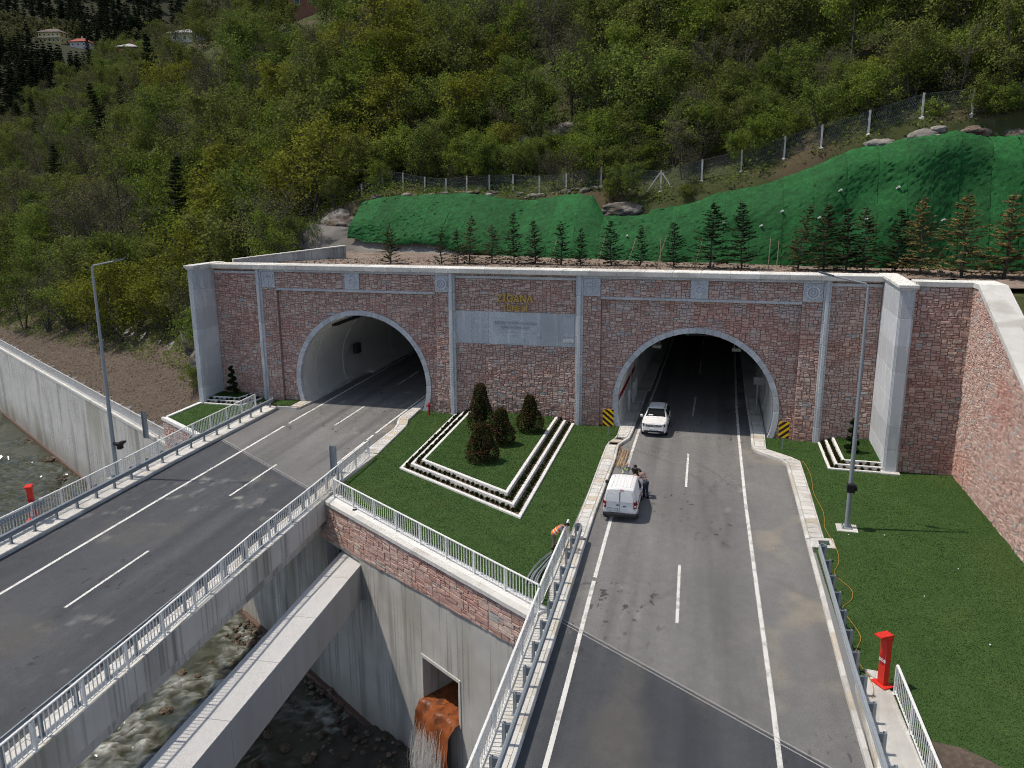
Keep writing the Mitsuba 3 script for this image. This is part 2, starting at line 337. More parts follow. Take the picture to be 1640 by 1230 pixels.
def stones_on(holder, region, O, U, W_, N, seed, keep=300, big=1.0, name='stone', rest='stonework', depth=(0.03, 0.075), gap=0.030, wide=1.0):
    """builds the stones of one flat wall face: region is a shapely polygon in (u, v); returns a list of stones (verts, faces, uv, weight)"""
    rng = np.random.default_rng(seed); pr = prep(region); b = region.bounds; got = []
    for (ua, va, ub, vb) in pack(b[0], b[2], b[1], b[3], rng, big=big, cw=0.10 * wide):
        ua, va, ub, vb = ua + gap / 2, va + gap / 2, ub - gap / 2, vb - gap / 2
        j = min(0.022 * big, 0.2 * (vb - va)); q = np.array([(ua, va), (ub, va), (ub, vb), (ua, vb)]) + rng.uniform(-j, j, (4, 2)) * [1.0, 0.7]
        cell = sbox(ua, va, ub, vb)
        if not pr.intersects(cell): continue
        if not pr.contains(cell):
            g = Polygon(q).buffer(0).intersection(region)
            for h in getattr(g, 'geoms', [g]):
                if h.geom_type == 'Polygon' and h.area > 0.002: got.append((np.array(h.simplify(0.01).exterior.coords)[:-1][::(1 if h.exterior.is_ccw else -1)], rng.uniform(*depth)))
        else:
            if rng.random() < 0.6:      # a knocked-off corner
                k = rng.integers(4); p, a, c = q[k], q[k - 1], q[(k + 1) % 4]
                q = np.insert(np.delete(q, k, 0), k, [p + (a - p) * min(0.25, 0.05 / np.linalg.norm(a - p)), p + (c - p) * min(0.25, 0.05 / np.linalg.norm(c - p))], 0)
            got.append((q, rng.uniform(*depth)))
    res = []
    for q, d in got:
        n = len(q)
        if n < 3: continue
        c = q.mean(0); L = np.linalg.norm(q - c, axis=1, keepdims=True)
        ins = min(0.026 * big, 0.28 * L.min()); q1 = q - (q - c) / L * ins * 0.35; q2 = q - (q - c) / L * ins
        rings = [(q, 0.0), (q1, d * 0.75), (q2, d)]
        v = np.vstack([O + np.outer(r[:, 0], U) + np.outer(r[:, 1], W_) + np.outer(np.full(n, dd) + (rng.uniform(-0.012, 0.012, n) if k == 2 else 0), N) for k, (r, dd) in enumerate(rings)] + [[O + c[0] * U + c[1] * W_ + (d + rng.uniform(-0.004, 0.012)) * N]])
        i = np.arange(n); k = (i + 1) % n
        f = np.vstack([np.stack([o + i, o + k, o + n + k], 1) for o in (0, n)] + [np.stack([o + i, o + n + k, o + n + i], 1) for o in (0, n)] + [np.stack([2 * n + i, 2 * n + k, np.full(n, 3 * n)], 1)])
        if np.dot(np.cross(U, W_), N) < 0: f = f[:, ::-1]
        m = v.mean(0); area = Polygon(q).area
        res.append((v, f, (rng.random(), rng.random()), area / np.sum((m - EYE) ** 2)))
    return res
def lay(holder, stones, keep=300, name='stone', rest='stonework'):
    stones = sorted(stones, key=lambda s: -s[3])
    for v, f, uv, _ in stones[:keep]:
        put(f'{holder}__{name}', trimesh.Trimesh(v, f, process=False), STONE, False, np.tile(uv, (len(v), 1)))
    if len(stones) > keep:
        mb = MB()
        for v, f, uv, _ in stones[keep:]: mb.add(v, f, uv)
        mb.put(f'{holder}__{rest}', STONE, kind='stuff')

# ================================================================== PORTAL
ZT = 11.15                       # underside of the coping
RC = [(-28.39, 2.25, 0.34), (-2.68, 1.83, 0.0)]   # arch centres x, z and road level
RO, RI = 5.81, 5.43
P = thing('tunnel_portal', 'wide pink stone tunnel portal with two round arched mouths and grey marble trim', 'tunnel portal')
XL, XR = -41.0, 9.0
# backing wall with the two mouths cut out
def arch_poly(c, r, zlow): 
    a = np.radians(np.linspace(-24, 204, 73)); return Polygon([(c[0] + r * math.cos(t), c[1] + r * math.sin(t)) for t in a] + [(c[0] - r * 0.93, zlow), (c[0] + r * 0.93, zlow)])
holes = [arch_poly(c, RI + 0.15, -1.5) for c in RC]
face = sbox(XL - 0.3, -1.2, XR + 0.3, ZT)
for h in holes: face = face.difference(h)
def wall_solid(poly, ya, yb):
    m = trimesh.creation.extrude_polygon(poly, yb - ya, engine='earcut'); v = m.vertices.copy()
    m.vertices = np.column_stack([v[:, 0], yb - v[:, 2], v[:, 1]]); m.invert() if m.volume < 0 else None
    return m
wk = put(f'{P}__wall', wall_solid(face, 58.0, 58.9), MORTAR)
st = []
X_, Z_, F_ = V(1, 0, 0), V(0, 0, 1), V(0, -1, 0)
def layer(poly, y, seed):
    """backing slab proud of the wall, and its stones"""
    mb = wall_solid(poly, y, 57.997); BK.append(mb)
    st.extend(stones_on(P, poly, V(0, y, 0), X_, Z_, F_, seed))
BK = []
SLAB = (-20.47, -11.2, 5.9, 8.34)
for k, (a, b) in enumerate(((-20.42, -11.19),)):
    layer(sbox(a, -0.3, b, 5.9), 57.86, 1); layer(sbox(a, 8.34, b, 10.74), 57.86, 2); layer(sbox(a, 10.97, b, ZT), 57.86, 3)
for k, (a, b) in enumerate(((XL, -37.06), (5.86, XR))):
    layer(sbox(a, -0.3, b, 10.76), 57.86, 10 + k); layer(sbox(a, 11.0, b, ZT), 57.86, 12 + k)
for k, (a, b, z) in enumerate(((-36.62, -35.36, 9.72), (-21.96, -20.86, 9.78), (-10.69, -9.42, 9.75), (4.11, 5.4, 9.72))): layer(sbox(a, -0.3, b, z), 57.72, 20 + k)
for k, (a, b) in enumerate(((-35.4, -29.36), (-28.1, -21.96), (-9.44, -3.24), (-2.0, 4.09))): layer(sbox(a, 9.68, b, 10.93), 57.72, 30 + k)
for k, (a, b, c) in enumerate(((-35.36, -21.96, RC[0]), (-9.42, 4.11, RC[1]))):
    st.extend(stones_on(P, sbox(a, -0.3, b, 9.5).difference(arch_poly(c, RO - 0.01, -1.5)), V(0, 58.0, 0), X_, Z_, F_, 40 + k))
put(f'{P}__backing', trimesh.util.concatenate(BK), MORTAR)
lay(P, st)
# marble trim
def trim(name, boxes, m=MARBLE, c=0.02, seed=0):
    rr = np.random.default_rng(seed)
    mb = MB()
    for b in boxes: 
        h = cbox(*b, c=c); mb.add(h.vertices, h.faces, (rr.random(), rr.random()))
    return mb.put(f'{P}__{name}', m)
for x0, x1 in ((-37.07, -36.6), (-20.88, -20.4), (-11.2, -10.68), (5.4, 5.88)):
    zz = np.linspace(-0.3, ZT, 9); w = x1 - x0
    trim('pilaster', [(x0, x1, 57.55, 57.99, a + 0.006, b - 0.006) for a, b in zip(zz[:-1], zz[1:])] + [(x0 + w * 0.28, x1 - w * 0.28, 57.40, 57.549, a + 0.006, b - 0.006) for a, b in zip(zz[:-1], zz[1:])], seed=int(x0 * 7) % 97)
for x0, x1 in ((-35.36, -21.96), (-9.42, 4.11)):
    xs = np.linspace(x0, x1, 10); trim('lintel', [(a + 0.004, b - 0.004, 57.64, 57.99, 9.5, 9.68) for a, b in zip(xs[:-1], xs[1:])], seed=3)
for x0, x1 in ((-20.4, -11.2), (XL, -37.07), (5.88, XR)):
    trim('band', [(x0, x1, 57.78, 57.99, 10.76, 10.96)], seed=4)
for x0, x1 in ((-36.6, -20.88), (-10.68, 5.4)):
    trim('cornice', [(x0, x1, 57.5, 57.99, 10.97, 11.06), (x0, x1, 57.42, 57.99, 11.062, ZT)], seed=5)
xs = np.linspace(SLAB[0], SLAB[1], 8)
trim('inscription_band', [(a + 0.003, b - 0.003, 57.80, 57.99, SLAB[2], SLAB[3]) for a, b in zip(xs[:-1], xs[1:])], c=0.008, seed=6)
trim('plaque', [(-17.42, -14.05, 57.765, 57.799, 6.82, 7.95), (-16.6, -15.1, 57.765, 57.799, 6.0, 6.79), (-12.2, -11.32, 57.765, 57.799, 6.62, 8.1)], c=0.01, seed=7)
trim('small_plate', [(-12.15, -11.36, 57.73, 57.764, 6.25, 6.55)], m=WHITEC, c=0.01)
# coping: segments butted end to end, top cap and a lower fillet
CAPS = []
xs = np.linspace(XL + 0.0, XR, 27); rr = np.random.default_rng(8)
for a, b in zip(xs[:-1], xs[1:]):
    h = cbox(a + 0.004, b - 0.004, 57.30, 59.2, ZT, ZT + 0.36, 0.025); MBc = MB().add(h.vertices, h.faces, (rr.random(), rr.uniform(0.2, 0.8)))
    MBc.put(f'{P}__coping__block', PALE)
put(f'{P}__coping', cbox(XL, XR, 57.5, 59.0, ZT + 0.05, ZT + 0.30, 0.01), PALE)
# arch rings of voussoirs
for c in RC:
    ring = fresh(f'{P}__arch_ring'); rr = np.random.default_rng(9)
    n = 40; th = np.radians(np.linspace(-21, 201, n + 1))
    for a, b in zip(th[:-1], th[1:]):
        a, b = a + 0.0012, b - 0.0012; A = []
        for r in (RI, RO):
            for t in (a, b):
                for y in (57.88, 58.5): A.append((c[0] + r * math.cos(t), y, c[1] + r * math.sin(t)))
        A = np.array(A); ctr = A.mean(0); P2 = []
        for p in A:      # small chamfer
            for ax in range(3): q = p + (ctr - p) * np.array([0.05, 0.03, 0.05]); q[ax] = p[ax]; P2.append(q)
        h = trimesh.convex.convex_hull(np.array(P2)); MB().add(h.vertices, h.faces, (rr.random(), rr.random())).put(f'{ring}__voussoir', MARBLE)
# emblems: square panel with raised relief
def ring2(r0, r1, a0=0, a1=360, n=40):
    t = np.radians(np.linspace(a0, a1, n)); o = [(r1 * math.cos(x), r1 * math.sin(x)) for x in t]; i = [(r0 * math.cos(x), r0 * math.sin(x)) for x in t[::-1]]
    return Polygon(o, [i[:-1]]) if a1 - a0 >= 360 else Polygon(o + i)
def relief(polys, x, z, y0, d):
    ms = []
    for g in polys:
        for h in getattr(g, 'geoms', [g]):
            m = wall_solid(affinity.translate(h, x, z), y0 - d, y0); ms.append(m)
    return trimesh.util.concatenate(ms)
gear = ring2(0.33, 0.44).union(ring2(0.2, 0.25)).union(ring2(0.0001, 0.07))
for k in range(12): gear = gear.union(affinity.rotate(sbox(-0.045, 0.44, 0.045, 0.52), 30 * k, origin=(0, 0)))
shield = ring2(0.40, 0.46, 180, 360).union(sbox(-0.46, 0, -0.40, 0.42)).union(sbox(0.40, 0, 0.46, 0.42)).union(sbox(-0.46, 0.42, 0.46, 0.48)).union(sbox(-0.32, 0.1, 0.32, 0.15)).union(sbox(-0.03, -0.35, 0.03, 0.05)).union(sbox(-0.15, 0.18, -0.1, 0.4)).union(sbox(-0.03, 0.18, 0.03, 0.4)).union(sbox(0.1, 0.18, 0.15, 0.4))
cres = ring2(0.24, 0.36, 35, 325).union(sbox(-0.3, -0.03, 0.42, 0.03)).union(Polygon([(-0.22, 0.36), (0.0, 0.56), (0.22, 0.36), (0.15, 0.36), (0, 0.49), (-0.15, 0.36)]))
for (x0, x1, pat) in ((-36.58, -35.42, shield), (-29.34, -28.12, cres), (-21.94, -20.9, gear), (-10.67, -9.46, shield), (-3.22, -2.02, cres), (4.11, 5.38, gear)):
    k = put(f'{P}__emblem', cbox(x0, x1, 57.62, 57.99, 9.70, 10.95, 0.015), MARBLE, False, np.full((len(cbox(x0, x1, 57.62, 57.99, 9.7, 10.95, 0.015).vertices), 2), 0.55))
    r_ = relief([pat], (x0 + x1) / 2, 10.32, 57.62, 0.09); put(f'{k}__relief', r_, MARBLE, False, np.full((len(r_.vertices), 2), 0.75))
# lettering
def letters(text, x, z, h, wid, y, d, m, key, bold=True):
    t = meshkit.text_mesh(text, h, d, bold); v = t.vertices.copy(); s = wid / (v[:, 0].max() - v[:, 0].min())
    v[:, 0] = (v[:, 0] - v[:, 0].min()) * s
    t.vertices = np.column_stack([x + v[:, 0], y - v[:, 2], z + v[:, 1]])
    return put(key, t, m)
letters('ZİGANA', -17.12, 9.13, 0.50, 2.72, 57.80, 0.14, GOLD, f'{P}__name_letters')
letters('TÜNELİ', -16.72, 8.47, 0.36, 1.95, 57.80, 0.12, GOLD, f'{P}__name_letters')
letters('RECEP TAYYİP ERDOĞAN', -17.32, 7.45, 0.20, 3.15, 57.764, 0.06, MARBLE, f'{P}__inscription', False)
letters('CUMHURBAŞKANI', -16.85, 7.12, 0.19, 2.2, 57.764, 0.06, MARBLE, f'{P}__inscription', False)
sg = MB().tube([(-16.15, 57.75, 6.45), (-15.95, 57.75, 6.62), (-15.7, 57.75, 6.72), (-15.62, 57.75, 6.66), (-15.7, 57.75, 6.5), (-15.55, 57.75, 6.52), (-15.4, 57.75, 6.44)], 0.022, 5); sg.put(f'{P}__signature', MARBLE)
MB().box(-41.62, -40.9, 59.01, 75, -1, 11.3).put(f'{P}__side_wall', CONC)
# corner pillars: stepped edges, stepped cap
for (x0, x1, yf, xi0, zb, s) in ((-41.62, -41.02, 55.2, -41.02, 0.2, 1), (9.02, 9.87, 51.75, 9.02, -0.1, -1)):
    mb = MB(); rr = np.random.default_rng(int(yf)); zz = np.linspace(zb, 11.2, 8)
    for a, b in zip(zz[:-1], zz[1:]):
        t = (rr.random(), rr.random())
        for (ix, iy) in ((0.0, 0.12), (0.055, 0.06), (0.11, 0.0)):     # reeded corners
            h = cbox(x0 + ix, x1 - ix, yf + iy, 59.0, a + 0.003, b - 0.003, 0.008); mb.add(h.vertices, h.faces, t)
    pk = mb.put(f'{P}__pillar', MARBLE)
    mb = MB()
    for k, (o, z0, z1) in enumerate(((0.03, 11.2, 11.28), (0.07, 11.281, 11.38), (0.13, 11.381, 11.56))):
        h = cbox(x0 - o, x1 + o, yf - o, 59.2, z0, z1, 0.02); mb.add(h.vertices, h.faces, (0.7, 0.3))
    mb.put(f'{pk}__cap', PALE)
    h = cbox(x0 - 0.1, x1 + 0.1, yf - 0.35, yf + 0.3, zb - 0.4, zb + 0.32, 0.02); put(f'{pk}__plinth', h, PALE, False, np.full((len(h.vertices), 2), 0.5))

# ================================================================== TUNNELS
AX = [[(40, -27.6), (52.6, -28.15), (71.6, -29.15), (140, -32.4)], [(40, -2.1), (58, -2.72), (83.7, -3.27), (140, -4.5)]]
def tube_axis(k, y): return RC[k][0] + xi(AX[k], y) - xi(AX[k], 58.0)
for k, lab in ((0, 'left tunnel tube with pale concrete lining and a thin raised rib'), (1, 'right tunnel tube with dark inside and red stripe along its white wall')):
    c = RC[k]; tk = thing('tunnel', lab, 'tunnel'); a = np.radians(np.linspace(-28, 208, 60)); ys = np.r_[58.3, np.arange(60, 141, 4.0)]
    v = np.array([(tube_axis(k, y) + 5.40 * math.cos(t), y, c[1] + 5.40 * math.sin(t)) for y in ys for t in a]); n = len(a)
    f = np.array([(i * n + j, i * n + j + 1, (i + 1) * n + j + 1, (i + 1) * n + j) for i in range(len(ys) - 1) for j in range(n - 1)])
    put(f'{tk}__lining', MB().add(v, f).mesh(), LINING, True)
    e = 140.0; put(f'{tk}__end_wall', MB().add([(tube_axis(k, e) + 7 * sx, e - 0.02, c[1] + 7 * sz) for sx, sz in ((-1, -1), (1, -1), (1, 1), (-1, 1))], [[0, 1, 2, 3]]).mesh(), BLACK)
    e0 = (0.27, -0.03)[k]; MB().box(c[0] - 9, c[0] + 6, 58.2, 141, e0 - 0.5, e0).put(f'{tk}__floor', CONC)
    for s_ in (-1, 1): ys2 = np.arange(70.0, 141, 5.0); MB().hexa([(tube_axis(k, y) + s_ * 5.2, y) for y in ys2] + [(tube_axis(k, y) + s_ * (4.0 if s_ < 0 else 3.9), y) for y in ys2[::-1]], e0, c[2] + 0.2).put(f'{tk}__walkway', PALE)
    for y, w, dpt in ((66.0, 0.16, 0.05), (78.0, 0.16, 0.05), (60.6, 0.04, 0.012)):
        if k == 1 and y < 61: continue
        A = np.radians(np.linspace(-20, 200, 70)); mb = MB()
        vv = np.array([(tube_axis(k, y) + r * math.cos(t), yy, c[1] + r * math.sin(t)) for t in A for (r, yy) in ((5.41, y), (5.40 - dpt, y), (5.40 - dpt, y + w), (5.41, y + w))])
        ff = np.array([(i * 4 + j, i * 4 + j + 1, i * 4 + 4 + j + 1, i * 4 + 4 + j) for i in range(len(A) - 1) for j in range(3)]); mb.add(vv, ff); mb.put(f'{tk}__rib', WPAINT)
t0, t1 = 'tunnel', 'tunnel_001'
# left: cable tray with lamps near the crown and an emergency cabinet
mb = MB()
for y in np.arange(59.5, 110, 1.0): mb.bar((tube_axis(0, y) - 3.0, y, 6.55), (tube_axis(0, y) - 3.0, y + 0.8, 6.55), 0.3, 0.16)
for y in np.arange(59.5, 110, 2.0): mb.bar((tube_axis(0, y) - 3.0, y + 0.2, 6.6), (tube_axis(0, y) - 3.0, y + 0.2, 7.0), 0.04, 0.04, up=(1, 0, 0))
mb.put(f'{t0}__lamp_row', PLAST)
put(f'{t0}__cabinet', cbox(-33.62, -33.2, 67.0, 67.9, 2.7, 3.6, 0.02), PLAST)
# right: red stripe, sign box, lamps, lane signal gantry
a = [math.asin((z - RC[1][1]) / 5.385) for z in (1.95, 2.42)]; ys = np.arange(58.5, 70, 0.5)
v = [(tube_axis(1, y) - 5.385 * math.cos(t), y, RC[1][1] + 5.385 * math.sin(t)) for y in ys for t in a]
put(f'{t1}__red_stripe', MB().add(v, [(2 * i, 2 * i + 1, 2 * i + 3, 2 * i + 2) for i in range(len(ys) - 1)]).mesh(), mat('red_stripe', (0.36, 0.015, 0.02), 0.5, two=True))
for s in (-1, 1):
    for y in np.arange(61.5, 120, 9):
        x = tube_axis(1, y) + s * 2.9 - 0.1; mb = MB().box(x - 0.32, x + 0.32, y, y + 0.5, 5.42, 5.62); mb.bar((x - 0.15, y + 0.25, 5.6), (x - 0.15, y + 0.25, 6.4), 0.05, 0.05, up=(1, 0, 0)); mb.bar((x + 0.15, y + 0.25, 5.6), (x + 0.15, y + 0.25, 6.4), 0.05, 0.05, up=(1, 0, 0)); mb.put(f'{t1}__lamp', mat('lamp_housing', (0.25, 0.25, 0.24), 0.5) if 'mat_lamp_housing' not in scene else 'mat_lamp_housing')
put(f'{t1}__notice_board', cbox(1.42, 2.26, 63.0, 63.12, 2.66, 3.24, 0.02), 'mat_lamp_housing')
for x in (1.75,): MB().tube([(x, 63.2, 0.2), (x, 63.2, 2.7)], 0.07, 8).put(f'{t1}__board_post', STEEL)
g = put(f'{t1}__gantry', cbox(-3.9, -1.4, 64.0, 64.25, 6.05, 6.28, 0.02), PLAST)
put(f'{g}__green_signal', cbox(-3.8, -3.55, 63.97, 63.995, 6.08, 6.25, 0.005), mat('signal_green', (0.02, 0.3, 0.12), 0.4))
put(f'{g}__red_signal', cbox(-1.8, -1.45, 63.97, 63.995, 6.08, 6.25, 0.005), RED)
for y in (62.2, 65.0, 66.6): MB().box(-7.9, -7.72, y, y + 0.14, 0.25, 1.9).put(f'{t1}__marker_post', WPAINT)

# ================================================================== WING WALL (right)
Wg = thing('wing_wall', 'pink rubble stone wing wall with pale sloping coping beside the right lawn', 'wall')
YW = 52.3; wx = lambda y: 13.0 + 0.025 * (52.3 - y)
ztop = lambda y: np.interp(y, [20, 30, 51.2, 53], [1.2, 2.2, 11.45, 11.45])
put(f'{Wg}__wall', cbox(9.9, 14.3, YW, 53.4, -1, 11.45, 0.02), MORTAR)
ys = np.array([52.3, 51.2, 45, 40, 35, 30, 24]); q = [(wx(y), y) for y in ys] + [(wx(y) + 1.2, y) for y in ys[::-1]]
MB().hexa(q, -1.0, np.r_[ztop(ys), ztop(ys[::-1])] - 0.004).put(f'{Wg}__wall', MORTAR)
st = stones_on(Wg, sbox(9.88, -0.3, 13.0, 11.42), V(0, YW, 0), X_, Z_, F_, 61)
U = V(0.025, -1, 0) / math.hypot(1, 0.025); Lw = 28.0
reg = Polygon([(0.0, -0.3)] + [(Lw, -0.3)] + [(52.3 - y, float(ztop(y)) - 0.02) for y in (24.3, 30, 40, 51.2)] + [(0, 11.42)])
st += stones_on(Wg, reg, V(13.0, 52.3, 0), U, Z_, V(-1, -0.025, 0) / math.hypot(1, 0.025), 62, big=0.95)
lay(Wg, st)
mb = MB().hexa([(9.86, YW - 0.12), (13.0, YW - 0.12), (13.0, 53.6), (9.86, 53.6)], 11.45, 11.72); mb.put(f'{Wg}__coping', PALE)
mb = MB(); ysc = np.array([53.6, 51.25, 48.9, 46.6, 44.2, 41.8, 39.4, 37.0, 34.6, 32.2, 30, 27, 24])
for i, (ya, yb) in enumerate(zip(ysc[:-1], ysc[1:])):
    za, zb = float(ztop(ya)), float(ztop(yb)); qq = [(wx(ya) - 0.12, ya - 0.003), (wx(yb) - 0.12, yb + 0.003), (wx(yb) + 1.35, yb + 0.003), (wx(ya) + 1.35, ya - 0.003)]
    rr = np.random.default_rng(i); MB().hexa(qq, np.array([za, zb, zb, za]) + (0.001 if i else 0.002), np.array([za, zb, zb, za]) + 0.27, (rr.uniform(0.5, 1), rr.uniform(0, 0.6))).put(f'{Wg}__coping__block', PALE)
# ================================================================== ROADS
zl = lambda x, y: 0.25 - 0.0125 * (x + 8) - 0.007 * (y - 40)          # central lawn
zr = lambda x, y: 0.20 - 0.012 * np.maximum(0, y - 45)                  # right lawn
KL = [(0, -4.9), (21, -5.75), (33.2, -6.38), (37.3, -6.62), (40.9, -6.80), (50.15, -7.06), (53.4, -7.30), (55.2, -6.80), (57.2, -6.80), (63, -6.95), (83, -7.6), (140, -8.9)]
KR = [(0, 5.3), (23.15, 4.46), (27.35, 4.26), (34.15, 4.06), (39.5, 3.88), (46.55, 3.66), (52.5, 3.43), (54.6, 1.40), (58.9, 1.33), (67, 1.05), (83, 0.55), (140, -0.8)]
LKL = [(-10, -29.6), (28, -32.75), (42, -33.95), (55.4, -34.75), (56.0, -34.9), (56.05, -33.05), (58, -33.02), (72, -33.75), (140, -37)]
LKR = [(-10, -18.56), (23, -21.2), (47.6, -23.15), (53, -23.45), (55, -24.2), (60.9, -24.42), (72, -25.0), (140, -28.3)]
def strip(A, B, y0, y1, oa=0, ob=0):
    """polygon between two (y, x) lines from y0 to y1"""
    ya = sorted({y0, y1} | {y for y, _ in A if y0 < y < y1}); yb = sorted({y0, y1} | {y for y, _ in B if y0 < y < y1}, reverse=True)
    return [(float(xi(A, y)) + oa, y) for y in ya] + [(float(xi(B, y)) + ob, y) for y in yb]
def flat(poly, z, sub=None):
    p = np.array(poly); 
    if not Polygon(p).exterior.is_ccw: p = p[::-1]
    return trimesh.Trimesh(np.column_stack([p, np.full(len(p), z)]), earcut(p), process=False)
def roadslab(poly, z0, z1): return MB().hexa(poly, z0, z1).mesh()
RD = struct('road', roadslab(strip(KL, KR, 0, 140, -0.05, 0.05), -0.6, 0.0), ASPH, label='right two-lane asphalt road running into the right tunnel')
LD_ = struct('road', roadslab(strip(LKL, LKR, -10, 140, -0.05, 0.05), -0.55, 0.30), ASPH, label='left two-lane asphalt road crossing the bridge into the left tunnel')
def line_on(road, cl, off, y0, y1, w, z, name='edge_line'):
    ys = np.r_[np.arange(y0, y1, 2.0), y1]; rr = np.random.default_rng(int(y0 * 10 + off * 3) % 1000)
    v = []; 
    for y in ys: x = float(xi(cl, y)) + off; v += [(x - w / 2, y, z), (x + w / 2, y, z)]
    n = len(ys); put(f'{road}__{name}', trimesh.Trimesh(v, [t for i in range(n - 1) for t in ((2 * i, 2 * i + 1, 2 * i + 3), (2 * i, 2 * i + 3, 2 * i + 2))], process=False), PAINT)
CR = [(0, -0.75), (30.6, -1.68), (35.9, -1.97), (46.6, -2.38), (53.4, -2.67), (63.5, -2.95), (78.2, -3.19), (97, -3.7), (140, -4.6)]
ELr = [(0, -4.0), (21.2, -4.87), (25.5, -5.10), (32.8, -5.51), (40.7, -5.90), (54, -6.36), (58.7, -6.5), (72, -6.65), (97.6, -7.2), (140, -8.1)]
ERr = [(0, 2.75), (23, 1.97), (26.3, 1.84), (34.1, 1.47), (44.7, 0.99), (56.5, 0.58), (67, 0.29), (81, 0.06), (140, -1.0)]
for a, b in ((0, 33.4), (33.75, 140)): line_on(RD, ELr, 0, a, b, 0.17, 0.006)
line_on(RD, ERr, 0, 0, 140, 0.17, 0.006)
for y in (30.6, 46.6, 62.6, 78.2, 94, 110): line_on(RD, CR, 0, y, y + (5.4 if y < 40 else 6.4), 0.13, 0.006, 'lane_dash')
CL = [(-10, -23.6), (24.6, -26.15), (37.9, -27.15), (52.6, -28.15), (71.6, -29.15), (140, -32.4)]
for a, b in ((-10, 51.5), (52.2, 140)): line_on(LD_, CL, -3.62, a, b, 0.17, 0.306)
for a, b in ((44.2, 49.3), (49.7, 51.0), (51.4, 140)): line_on(LD_, CL, 3.70, a, b, 0.15, 0.306)
for y in (4.5, 24.9, 37.9, 52.6, 66, 79, 92): line_on(LD_, CL, 0, y, y + 5.6, 0.13, 0.306, 'lane_dash')
# expansion joints across the decks
def joint(road, p, q, z):
    p, q = V(*p), V(*q); d = (q - p) / np.linalg.norm(q - p); n = V(-d[1], d[0])
    for k in (-0.09, 0.09): MB().bar((*(p + n * k), z), (*(q + n * k), z), 0.035, 0.016).put(f'{road}__joint_rail', mat('joint_steel', (0.34, 0.335, 0.32), 0.7) if 'mat_joint_steel' not in scene else 'mat_joint_steel')
joint(RD, (-6.22, 29.62), (4.1, 22.6), 0.002); joint(LD_, (-34.25, 47.43), (-22.8, 39.7), 0.302)

# ------------------------------------------------------------------ kerbs and pavements
def kerb(name, line, y0, y1, side, z0, z1, w=0.16, seg=1.0, lab=None, gaps=()):
    """kerb stones along a (y, x) line; side +1: the stone lies on the +x side"""
    pts = [(float(xi(line, y)), y) for y in sorted({y0, y1} | {y for y, _ in line if y0 < y < y1})]
    ls = LineString(pts); n = max(1, round(ls.length / seg)); rr = np.random.default_rng(int(abs(y0 * 3 + pts[0][0] * 7)))
    hold = tag(fresh(name), lab, kind='structure')
    for i in range(n):
        a, b = ls.interpolate(ls.length * i / n + 0.004), ls.interpolate(ls.length * (i + 1) / n - 0.004)
        p, q = V(a.x, a.y), V(b.x, b.y); d = (q - p) / np.linalg.norm(q - p); m = V(d[1], -d[0]) * side
        c = 0.025; prof = [(0, z0), (0, z1 - c), (c, z1), (w, z1), (w, z0)]
        v = [(*(e + m * s), z) for e in (p, q) for s, z in prof]; k = 5
        f = [[j, (j + 1) % k, k + (j + 1) % k, k + j] for j in range(k)]; f = [[a_, b_, c_] for a_, b_, c_, d_ in f] + [[a_, c_, d_] for a_, b_, c_, d_ in f]
        f += [[0, 2, 1], [0, 3, 2], [0, 4, 3], [5, 6, 7], [5, 7, 8], [5, 8, 9]]
        f = np.array(f); f = f[:, ::-1] if side > 0 else f
        MB().add(v, f, (rr.random(), rr.random() * 0.85)).put(f'{hold}__kerb_stone', PALE)
    return hold
kerb('kerb', KL, 37.4, 70, -1, -0.3, 0.20, lab='pale kerb along the left side of the right road by the lawn')
kerb('kerb', KL, 2, 37.2, -1, -0.3, 0.20, lab='pale kerb at the edge of the right bridge deck under the guardrail')
kerb('kerb', KR, 40.2, 70, 1, -0.3, 0.20, lab='pale kerb along the right side of the right road near the tunnel')
kerb('kerb', KR, 4, 40.1, 1, -0.3, 0.20, lab='pale kerb under the guardrail beside the right lawn')
kerb('kerb', LKL, 0, 55.8, -1, 0.0, 0.46, lab='pale kerb under the left guardrail of the left bridge')
kerb('kerb', LKR, 0, 46.5, 1, 0.0, 0.47, lab='pale kerb at the right edge of the left bridge')
kerb('kerb', LKR, 46.6, 72, 1, 0.0, 0.47, lab='pale kerb between the left road and the central lawn')
kerb('kerb', LKL, 56.05, 70, -1, 0.0, 0.47, lab='pale kerb inside the left tunnel mouth')
def pave(name, A, B, y0, y1, za, lab, seg=0.62, th=0.08, skip=(), oa=0, ob=0, m=None, tone=(0.15, 0.9)):
    """slabs between two (y, x) lines"""
    hold = tag(fresh(name), lab, kind='structure'); rr = np.random.default_rng(int(abs(y0) * 11) + len(name))
    n = max(1, round((y1 - y0) / seg)); ys = np.linspace(y0, y1, n + 1)
    for i, (a, b) in enumerate(zip(ys[:-1], ys[1:])):
        t = rr.random() 
        if any(s <= (a + b) / 2 <= e for s, e in skip): continue
        a, b = a + 0.018, b - 0.018; z = za + rr.uniform(-0.004, 0.004)
        q = [(float(xi(A, a)) + oa, a), (float(xi(B, a)) + ob, a), (float(xi(B, b)) + ob, b), (float(xi(A, b)) + oa, b)]
        MB().hexa(q, z - th, z + rr.uniform(-0.004, 0.004, 4), (rr.uniform(*tone), (rr.uniform(0.7, 0.95) if rr.random() < 0.3 else rr.uniform(0, 0.6)))).put(f'{hold}__slab', m or PALE)
    return hold
WL = [(30, -7.35), (37.4, -7.42), (44.5, -7.72), (49.15, -7.95), (53.5, -8.14), (55.1, -7.72), (57.6, -7.86), (64, -8.15), (70, -8.4)]
